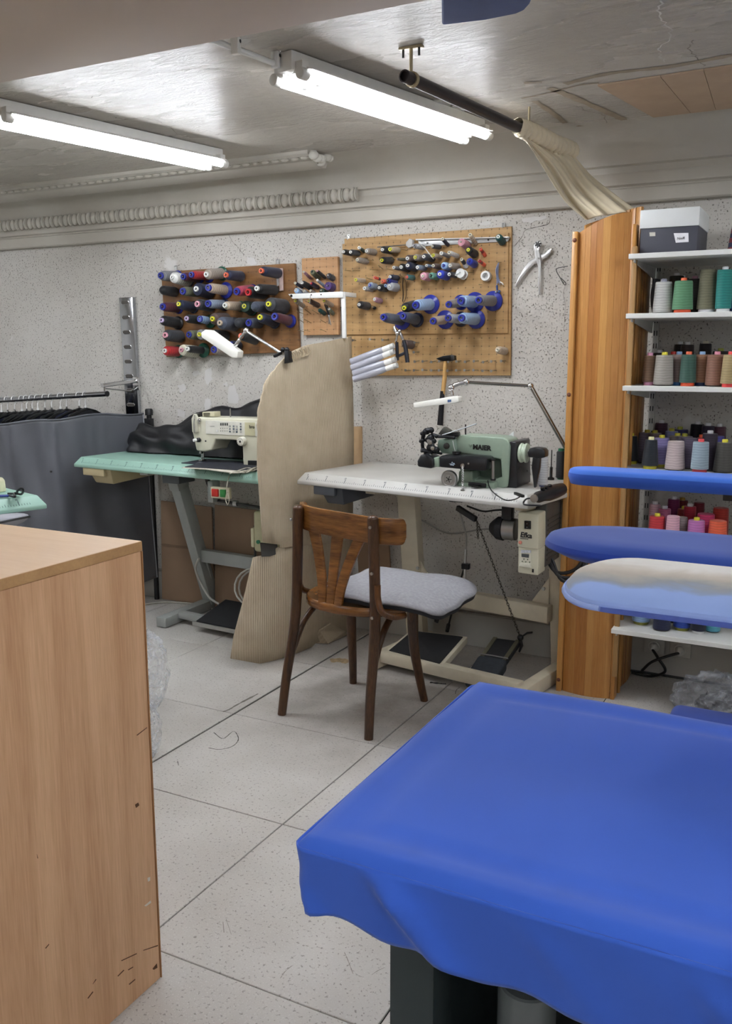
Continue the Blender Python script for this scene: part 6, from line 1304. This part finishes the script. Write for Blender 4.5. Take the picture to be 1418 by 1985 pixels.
S2 = [(1259,3.58,.0235,.021,.108,'#7a604c',Pc,'#d79bbb','brown thread cone with pink cap and base'),(1287,3.555,.0355,.030,.110,'#9a958d',Yc,None,'warm grey thread cone with yellow cap'),(1304,3.66,.03,.026,.112,'#8c8660','#c0342f',None,'khaki thread cone with red cap'),(1315,3.60,.027,.024,.112,'#98857e','#8fb4dc','#3f78b8','rosy taupe thread cone with light blue cap'),
 (1334,3.555,.029,.0255,.112,'#35554a',Oc,'#d9542f','bottle green thread cone with orange cap'),(1360,3.565,.025,.0235,.112,'#a37a5e','#8fb4dc','#27406f','copper brown thread cone with light blue cap'),(1389,3.56,.0365,.033,.112,'#8a6250','#d98ca0',None,'chestnut brown thread cone with pink cap'),(1416,3.56,.031,.026,.112,'#a8956a',Rc,'#d8413f','sand-coloured thread cone with red cap and base'),
 (1316,3.77,.028,.022,.15,'#2c2626',Wc,None,'espresso thread cone with white cap'),(1330,3.74,.028,.024,.148,'#3a3232',Wc,None,'smoky brown thread cone with white cap'),(1365,3.76,.026,.022,.152,'#1d1a1c','#d9d2c0',None,'jet black thread cone with cream cap'),(1277,3.70,.028,.024,.118,'#241f1e',Wc,None,'dark coffee thread cone with white cap'),(1395,3.70,.03,.028,.124,'#231d1d','#a8b050',None,'dark walnut thread cone with olive cap'),(1408,3.76,.024,.022,.125,'#c9ccd2',None,None,'pale silver thread cone')]
S3 = [(1230,3.555,.032,.023,.108,'#14161b',Yc,'#b0a830','black thread cone with bright yellow cap'),(1269.6,3.55,.030,.022,.108,'#151c26','#e6e2b0','#b0a830','blue-black thread cone with cream cap'),(1261,3.70,.037,.031,.118,'#6a616e','#a8982e',None,'dusky mauve thread cone with mustard cap'),(1290.5,3.62,.030,.0275,.110,'#8f86bb',Yc,'#b0a830','lavender thread cone with yellow cap'),
 (1319,3.555,.036,.029,.106,'#b5a6a6',None,None,'pale dusty pink thread cone without cap'),(1347,3.63,.036,.032,.112,'#5d5468',None,None,'plum-grey thread cone without cap'),(1368,3.525,.031,.0275,.110,'#8fa2ae','#d8474c','#a82f3a','grey-blue thread cone with red cap and base'),(1385,3.60,.0275,.0265,.135,'#2e2434',Wc,None,'deep aubergine thread cone with white cap'),(1401,3.70,.026,.022,.118,'#5a58a8',None,None,'violet-blue thread cone'),(1415,3.57,.036,.026,.108,'#474541',Yc,None,'graphite thread cone with yellow cap'),
 (1288,3.785,.028,.024,.150,'#43263a',Wc,None,'wine-dark thread cone with white cap'),(1325,3.775,.034,.031,.128,'#3f3f6a','#a8a838',None,'indigo thread cone with olive cap'),(1309,3.74,.026,.024,.125,'#8a90bc','#b5b03a',None,'periwinkle thread cone with olive-yellow cap'),(1359,3.785,.028,.0255,.150,'#17131f',Wc,None,'near-black violet thread cone with white cap'),(1380,3.785,.025,.0235,.148,'#2d2238',Wc,None,'dark purple thread cone with white cap'),(1402,3.78,.028,.025,.143,'#4b2838',Wc,None,'burgundy thread cone with white cap'),
 (1321,3.68,.034,.03,.114,'#756a66',Yc,None,'mushroom thread cone with yellow cap'),(1276,3.775,.03,.026,.120,'#5a4c50','#a8a238',None,'cocoa-mauve thread cone with olive cap'),(1335,3.73,.033,.03,.116,'#625a68','#a8a838',None,'heather grey thread cone with olive cap'),(1369,3.67,.02,.017,.112,'#b43a34',Oc,None,'small scarlet thread cone with orange cap')]
S4 = [(1284,3.66,.0235,.0205,.138,'#d9b5c2',Wc,None,'tall blush pink thread cone with white cap'),(1304,3.63,.0255,.0225,.128,'#b06085',Wc,None,'tall raspberry thread cone with white cap'),(1321,3.76,.026,.0225,.14,'#7a2458',Wc,None,'tall magenta thread cone with white cap'),(1338,3.785,.025,.022,.13,'#6a1a22','#a8822a',None,'oxblood thread cone with mustard cap'),(1354,3.68,.025,.0225,.136,'#a82238',Wc,None,'tall crimson thread cone with white cap'),(1372,3.78,.024,.02,.13,'#7c2030',None,None,'garnet thread cone'),
 (1290,3.555,.031,.028,.110,'#c2333c',Yc,None,'bright red thread cone with yellow cap'),(1322,3.55,.0265,.0225,.118,'#d8a9b8',None,None,'pale pink thread cone without cap'),(1339.5,3.60,.022,.02,.106,'#958a88',None,None,'greige thread cone'),(1343,3.69,.029,.025,.116,'#a0393a',Yc,None,'brick red thread cone with yellow cap'),(1369,3.555,.033,.029,.106,'#b56fae',Yc,None,'orchid thread cone with yellow cap'),(1387,3.63,.033,.031,.120,'#e0447c',None,None,'hot pink thread cone'),(1412,3.56,.035,.03,.110,'#e2603f',None,None,'coral orange thread cone'),(1416,3.70,.032,.028,.135,'#b23228',None,None,'vermilion thread cone')]
S5 = [(1268,3.60,.0345,.028,.112,'#8fb0d8',None,'#8a8a38','sky blue thread cone on olive base'),(1291,3.72,.032,.027,.112,'#7f9aa2',None,None,'grey-teal thread cone'),(1311,3.555,.033,.0265,.112,'#1e2444',None,None,'dark navy thread cone'),(1329,3.68,.03,.026,.112,'#27305e',None,None,'ink blue thread cone'),(1352,3.59,.032,.027,.112,'#2444a0',None,'#8a8a38','cobalt blue thread cone on olive base'),(1386,3.57,.027,.024,.112,'#141a30',None,'#dcdcdc','midnight blue thread cone on white base'),(1415,3.62,.028,.025,.112,'#5fb0c4',None,None,'turquoise thread cone')]
for k, S in ((1, S1), (2, S2), (3, S3), (4, S4), (5, S5)):
    for (x, Y, rb, rt, h, th, cap, bs_, d) in S: cone(x, k, Y, rb, rt, h, th, cap, bs_, d)
for k, v in seen2.items():
    for o in v: o['group'] = 'thread cones'+k.split(' on the')[-1].replace(' shelf of', ' on the shelf of')
# storage box with handwritten label on the top shelf
sbx = thing('storage_box', 'grey storage box with white lid and handwritten NOIR label on the top shelf', 'box', (-.58, 3.66, SHZ[0]))
q0, q1 = onY(1237,484,3.46), onY(1352,477,3.46); X0, X1 = q0.x, q1.x; z0 = SHZ[0]; zm = onY(1237,444,3.46).z; zt = onY(1238,408,3.46).z
MB().box(X0+.003, X1-.003, 3.463, 3.70, z0, zm+.004).build('body', mat('#474852', .6, 0, .05, 10), sbx, bevel=.002)
MB().box(X0, X1, 3.458, 3.705, zm, zt).build('lid', mat('#dadddc', .5, 0, .03, 10), sbx, bevel=.003)
def boxpatch(px, m, nm, dy=.0012):
    return MB().pxprism(px, 3.463-dy, dy-.0002).build(nm, m, sbx, smooth=0)
lbm = boxpatch([(1305,452),(1333.5,451.5),(1334,469),(1309,470.5)], mat('#e6e6ea', .6), 'paper_label')
text('NoiR', .0125, onY(1311,465,3.4612), (1,0,.04), (0,0,1), mat('#2a2a38', .6), sbx, 'handwriting', .0003, shear=.15)
boxpatch([(1258,450.5),(1269.5,450),(1269.5,457.5),(1258.5,458)], mat('#cfccc0', .6), 'sticker')
t = thing('thread_cone', 'dark blue and red striped yarn cone at the end of the top shelf', 'thread cone', tuple(onY(1424,470,3.6)))
p = onY(1430,470,3.53); p.z = SHZ[0]; 
for i in range(6): MB().lathe([(.034-.002*i,i*.016),(.0345-.002*i,i*.016+.002),(.0335-.002*i,i*.016+.0155),(.02,i*.016+.016)], p, (0,0,1), 22).build('thread_band', thread('#27304f' if i % 2 else '#7a2f35', 'Z'), t, smooth=50)
MB().lathe([(.018,0),(.018,.104),(.008,.104),(.008,.09),(0,.09)], p, (0,0,1), 14).build('core', CREAM, t)
# rolled grey rag behind the first cones
t = thing('grey_rag', 'crumpled grey cloth stuffed at the shelf end beside the wooden screen', 'cloth', (-.72, 3.72, SHZ[1]))
def rag(u, v):
    a = u*2*pi; r = .016*(1+.25*sin(a*3+v*5))*(.5+.5*sin(v*pi*.9+.25)); return (-.678+r*cos(a)+.01*v, 3.72+1.6*r*sin(a), SHZ[1]+.001+.14*(1-v)+.0)
MB().grid(rag, 18, 14).build('cloth', mat('#6f6f74', .85, 0, .1, 30), t, smooth=180)
# sockets and plugs on the skirting under the shelves
for k, (x, y) in enumerate(((1268,1252), (1318,1256))):
    p = onY(x, y, 3.815); t = thing('wall_socket', ['wall socket with a black plug next to the wooden screen', 'wall socket with a white plug and curved lead'][k], 'socket', (p.x, 3.815, .085))
    MB().box(p.x-.042, p.x+.042, 3.808, 3.8215, .095, .165).build('plate', mat('#c3c1ba', .5), t, bevel=.004)
    MB().lathe([(.022,0),(.024,.002),(.024,.006),(.019,.006),(.019,.001),(0,.001)], (p.x,3.807,.128), (0,-1,0), 22).build('socket_ring', mat('#d6d4cd', .45), t, smooth=30)
    pl = thing('plug', ['black mains plug in the socket next to the wooden screen', 'white round mains plug in the socket with curved lead'][k], 'plug', (p.x, 3.78, .128))
    MB().lathe([(.017,0),(.018,.01),(.015,.022),(.008,.034),(0,.035)], (p.x,3.806,.128), (0,-1,-.1), 18).build('body', mat('#e0dfda', .4), pl, smooth=40)
    pts = [(p.x,3.775,.124),(p.x-.04,3.74,.115),(p.x-.10,3.74,.08),(p.x-.14,3.76,.03)] if k else [(p.x,3.775,.122),(p.x+.03,3.74,.10),(p.x+.06,3.74,.05),(p.x+.0,3.76,.012),(p.x-.08,3.77,.012)]
    MB().tube(bez(pts, 6), .006, 8).build('lead', BLACK, pl)
tag(MB().tube(bez([(-.85,3.79,.012),(-.62,3.795,.012),(-.45,3.795,.012),(-.1,3.795,.012),(.5,3.795,.012)], 5), .005, 6).build('floor_lead', BLACK), 'black lead running on the floor along the skirting under the lowest shelf', 'cable')
# dark rubbish bag
FBG = film('#a9acb2', .28, .06); bag('plastic_bag', 'large translucent grey plastic sack on the floor under the lowest shelf', (-.30, 3.40, .085), .14, (1.15, .85, .68), FBG, 11)
bag('crumpled_film', 'dark crumpled bundle inside the translucent grey sack', (-.28, 3.42, .055), .085, (1.15, .85, .62), mat('#2e2e32', .2, 0, .2, 30, .8, 40), 13)

# ---------------- curved slatted wooden screen
PINE = [wood(a, b, (16,16,.7), .36, 1.4, 22.0) for a, b in (('#c28c4c', '#a46a2e'), ('#cc9856', '#b07a3c'), ('#ba7f40', '#965c28'), ('#c69250', '#a0682e'))]
sg = thing('slatted_screen', 'tall curved screen of varnished pine slats beside the thread shelves', 'screen', (-.81, 3.48, 0))
nS = 8; SW = [0,.14,.25,.37,.49,.63,.74,.88,1.0]; XA, XB = -.912, -.722; 
def front_pt(f): return (lerp(XA, XB, f), 3.462-.020*sin(pi*f*.95))
def top_z(f): return 1.782+.060*sin(min(1, f*1.02)*pi/2)
for i in range(nS):
    f0, f1 = SW[i], SW[i+1]; a, b = front_pt(f0), front_pt(f1); za, zb = top_z(f0), top_z(f1); th = .016; g = .0
    d = Vector((b[0]-a[0], b[1]-a[1], 0)).normalized(); n = Vector((-d.y, d.x, 0))*th; A = Vector((a[0], a[1], 0))+d*g; B = Vector((b[0], b[1], 0))-d*g
    MB().add([A, B, B+n, A+n, A+Vector((0,0,za)), B+Vector((0,0,zb)), B+n+Vector((0,0,zb)), A+n+Vector((0,0,za))], [(3,2,1,0),(4,5,6,7),(0,1,5,4),(1,2,6,5),(2,3,7,6),(3,0,4,7)]).build('slat', PINE[(i*7+i//3) % 4], sg, bevel=.0007, seg=1, smooth=30)
MB().box(-.934, -.9135, 3.445, 3.50, 0, 1.785).build('edge_post', PINE[1], sg, bevel=.003)
for y in (466, 765, 1318): p = onY(1106 if y < 500 else (1094 if y < 800 else 1083), y, 3.444); MB().ball(Vector((-.924, 3.445, p.z)), .008, 8, (1,.5,1)).build('screw_cap', mat('#6b3a22', .5), sg)
MB().box(-.7205, -.704, 3.452, 3.505, .0, 1.80).build('edge_post', PINE[3], sg, bevel=.003)
MB().box(-.712, -.694, 3.438, 3.452, .10, 1.72).build('edge_strip', wood('#b08a58', '#8a6638', (16,16,.7), .5, 1.4, 22.0), sg, bevel=.002)
# rear slats: back layer bows from the left post to the wall and an inner return by the shelves
for i in range(9):
    f0, f1 = i/9, (i+1)/9; fx = lambda f: (lerp(-.905, -.705, f), 3.515+.05*sin(pi*f*.9)); a, b = fx(f0), fx(f1); d = Vector((b[0]-a[0], b[1]-a[1], 0)).normalized(); n = Vector((-d.y, d.x, 0))*.014
    A, B = Vector((a[0], a[1], 0))+d*.001, Vector((b[0], b[1], 0))-d*.001; za, zb = 1.815+.055*sin(f0*pi/2), 1.815+.055*sin(f1*pi/2)
    MB().add([A, B, B+n, A+n, A+Vector((0,0,za)), B+Vector((0,0,zb)), B+n+Vector((0,0,zb)), A+n+Vector((0,0,za))], [(3,2,1,0),(4,5,6,7),(0,1,5,4),(1,2,6,5),(2,3,7,6),(3,0,4,7)]).build('slat', PINE[(i*5+1) % 4], sg, bevel=.002, smooth=30)
sg2 = thing('slatted_screen', 'narrower darker slatted pine return behind the shelf ends', 'screen', (-.73, 3.66, 0))
for i in range(8):
    f0, f1 = i/8, (i+1)/8; fx = lambda f: (-.745-.018*sin(pi*f*.8)-.05*f**2*0, lerp(3.60, 3.80, f)); 
    fx = lambda f: (-.716+.014*sin(pi*f*.9), lerp(3.58, 3.81, f)); a, b = fx(f0), fx(f1); d = Vector((b[0]-a[0], b[1]-a[1], 0)).normalized(); n = Vector((-d.y, d.x, 0))*.012
    A, B = Vector((a[0], a[1], 0))+d*.0008, Vector((b[0], b[1], 0))-d*.0008
    MB().add([A, B, B+n, A+n]+[v+Vector((0,0,1.84)) for v in (A, B, B+n, A+n)], [(3,2,1,0),(4,5,6,7),(0,1,5,4),(1,2,6,5),(2,3,7,6),(3,0,4,7)]).build('slat', PINE[(i*3) % 4], sg2, bevel=.0018, smooth=30)

# ---------------- dark ceiling pole with bunched cream curtain
pz = CEIL-.085; a, b = onZ(783,147,pz), onZ(1003,247,pz); dv = (b-a).normalized(); e = a+dv*1.30
cp = thing('ceiling_pole', 'dark metal curtain pole hung from the ceiling on a brass bracket', 'pole', tuple(a))
MB().lathe([(.0,.01),(.0135,.01),(.0135,0),(.017,0),(.017,1.17),(0,1.17)], a, dv, 20).build('tube', mat('#3b3638', .4, .5, .1, 20), cp, smooth=40)
c = a+dv*.035; BR = mat('#b5a88a', .4, .7); MB().lathe([(.0175,0),(.021,0),(.021,.012),(.0175,.012),(.0175,0)], c, dv, 20).build('ring', BR, cp); MB().cyl(c+Vector((0,0,.018)), Vector((c.x, c.y, CEIL-.006)), .005, n=10).build('rod', BR, cp)
MB().bar(Vector((c.x-.035, c.y, CEIL-.004)), Vector((c.x+.035, c.y, CEIL-.004)), .018, .006).build('bracket', BR, cp, bevel=.001)
for s in (-1, 1): MB().cyl((c.x+s*.024, c.y, CEIL-.006), (c.x+s*.024, c.y, CEIL-.028), .0035, n=8).build('wing_screw', DARKST, cp)
MB().cyl(a+dv*.80+Vector((0,0,.016)), Vector(((a+dv*.80).x, (a+dv*.80).y, CEIL-.002)), .004, n=10).build('rod', BR, cp)
cu_ = thing('curtain', 'cream curtain bunched on the dark pole and swept down onto the wooden screen', 'curtain', tuple(onY(1160,410,3.55)))
CUR = mat('#d9cdb2', .85, 0, .05, 10, .12, 300, .3, sheen=.2)
gs = (b-a).length
def sleeve(u, v):
    s = lerp(gs-.005, 1.185, u); an = v*2*pi; r = .020+.011*abs(sin(u*40+.5*sin(an)))+.003*sin(u*90+an*2); c = a+dv*s; X = dv.cross(Vector((0,0,1))).normalized(); return c+X*(r*cos(an))+Vector((0,0,r*sin(an)+.004))
MB().grid(sleeve, 90, 14).build('gathered_heading', CUR, cu_, smooth=180)
lo = [onY(1004,250,b.y), onY(1046,318,3.36), onY(1092,388,3.46), onY(1132,426,3.52)]; hi = [b+dv*.02, a+dv*1.15, onY(1152,345,3.64), onY(1238,410,3.60)]
LO, HI = bez(lo, 10), bez(hi, 10)
def sweep(u, v):
    i = u*30; k = min(int(i), 29); p, q = LO[k].lerp(LO[k+1], i-k), HI[k].lerp(HI[k+1], i-k); w = p.lerp(q, v); 
    f = sin(v*pi*5+u*3)*.016*(.35+u*.65)+sin(v*pi*11+u*7)*.006
    return w+Vector((f*.5, -f-.03*sin(v*pi)*u, -.018*sin(v*pi)*(1-u)))
MB().grid(sweep, 60, 60).build('cloth', CUR, cu_, solid=.002, smooth=180)
# blue cloth strip hanging under the ceiling
z_ = 2.10; t = thing('hanging_blue_cloth', 'grey-blue stiff cloth panel hanging just under the ceiling', 'cloth', tuple(onZ(930,30,z_)))
q = [onZ(855,-60,z_), onZ(856,50,z_), onZ(940,40,z_), onZ(1000,28,z_), onZ(1016,21,z_), onZ(1026,10,z_), onZ(1032,-4,z_), onZ(1040,-70,z_)]
MB().prism([(p.x, p.y) for p in q], lambda a_, b_, d_: (a_, b_, d_), z_, z_+.025).build('panel', mat('#5d6a90', .8, 0, .08, 14, .3, 250), t, bevel=.006, seg=3)
for p in (q[0].lerp(q[2], .4), q[-1].lerp(q[1], .35)): MB().cyl((p.x, p.y, z_+.024), (p.x, p.y, CEIL), .004, n=8).build('suspension_rod', STEEL, t)

# ---------------- sewing table at the left edge, seen end-on
cx, cy = onZ(91,976,TT-.03).x, onZ(91,976,TT-.03).y
al = radians(-106.5)+pi/1*0
TL = Matrix.Translation((cx, cy, 0)) @ Matrix.Rotation(radians(73), 4, 'Z') @ Matrix.Translation((-1.15, 0, 0))
lt = thing('sewing_table', 'mint green sewing table with beige machine, turned side-on near the beech cabinet', 'table', tuple(TL @ Vector((.6,.3,0))), radians(73))
table_top(TL, 1.15, .55, GT_M, lt, -5, 1)
for xx in (.12, 1.03):
    MB().bar(TL @ Vector((xx,.08,.028)), TL @ Vector((xx,.50,.028)), .06, .05).build('foot', FRAME_G, lt, bevel=.004); MB().bar(TL @ Vector((xx,.36,.04)), TL @ Vector((xx,.28,.79)), .07, .05, (1,0,0)).build('leg', FRAME_G, lt, bevel=.004)
MB().bar(TL @ Vector((.12,.34,.3)), TL @ Vector((1.03,.34,.3)), .04, .06).build('stretcher', FRAME_G, lt, bevel=.004)
MB().box(.74, .9, .06, .2, .70, .79).xf(TL).build('motor_box', mat('#c9c6ac', .45), lt, bevel=.005); MB().box(.76, .80, .054, .061, .72, .75).xf(TL).build('terminal', mat('#3b6a4a', .5), lt, smooth=0)
lm = thing('sewing_machine', 'beige sewing machine head on the side-on mint table', 'sewing machine', tuple(TL @ Vector((.8,.25,TT))))
ym = onZ(8,958,TT).y
MB().pxprism([(-180,820),(-180,959),(-70,962),(-8,956),(-11,934),(-16,928),(-60,926),(-90,920),(-96,820)], ym, .05).build('body', mat('#cfceae', .4), lm, bevel=.005, seg=2)
MB().box(.45, .98, .13, .30, TT-.002, TT+.004).xf(TL).build('bed_plate', mat('#d8cdb0', .4), lm, bevel=.002)
t = thing('scissors', 'scissors with blue and black handles lying on the side-on mint table', 'scissors', tuple(onZ(25,962,TT)))
A, B = onZ(-20,963,TT+.008), onZ(17,961,TT+.008); MB().tube([A, B], .0085, 10, flat=.6).build('blue_handle', mat('#2f3f86', .4), t)
MB().tube(bez([B+Vector((0,0,.002)), onZ(29,963,TT+.008), onZ(27,957,TT+.012), onZ(33,955,TT+.016), onZ(34,951,TT+.03), onZ(42,946.5,TT+.04), onZ(45,952,TT+.028), onZ(41,958,TT+.012), onZ(32,957,TT+.01), onZ(15,957,TT+.01)], 6), .0042, 8).build('black_handle', BLACK, t)
MB().tube([A, A+(A-B)*1.2], .006, 8, flat=.4).build('blade', STEEL, t)
# grey padded stool seat under that table
ss = thing('stool', 'stool with grey seamed cushion pushed against the side-on mint table', 'stool', (-2.40, 2.12, 0))
SZ = .755; sp_ = onZ(60,1012,SZ)
def stool_seat(u, v):
    a_ = u*2*pi; b_ = (v-.5)*pi; return (sp_.x-.17+.20*cos(b_)*cos(a_), sp_.y-.10+.17*cos(b_)*sin(a_), SZ-.02+.035*sin(b_)+.05*cos(b_)*cos(a_))
MB().grid(stool_seat, 36, 14).build('cushion', mat('#9c9da4', .85, 0, .05, 20), ss, smooth=180)
MB().tube([(sp_.x-.17+.201*cos(k*pi/18), sp_.y-.10+.171*sin(k*pi/18), SZ-.022+.05*cos(k*pi/18)) for k in range(36)], .004, 6, closed=True).build('seam', BLACK, ss)
for k in range(4):
    a_ = k*pi/2+.6; MB().tube([(sp_.x-.17+.12*cos(a_), sp_.y-.10+.12*sin(a_), SZ-.05), (sp_.x-.17+.19*cos(a_), sp_.y-.10+.19*sin(a_), 0)], .012, 10).build('leg', DARKST, ss)
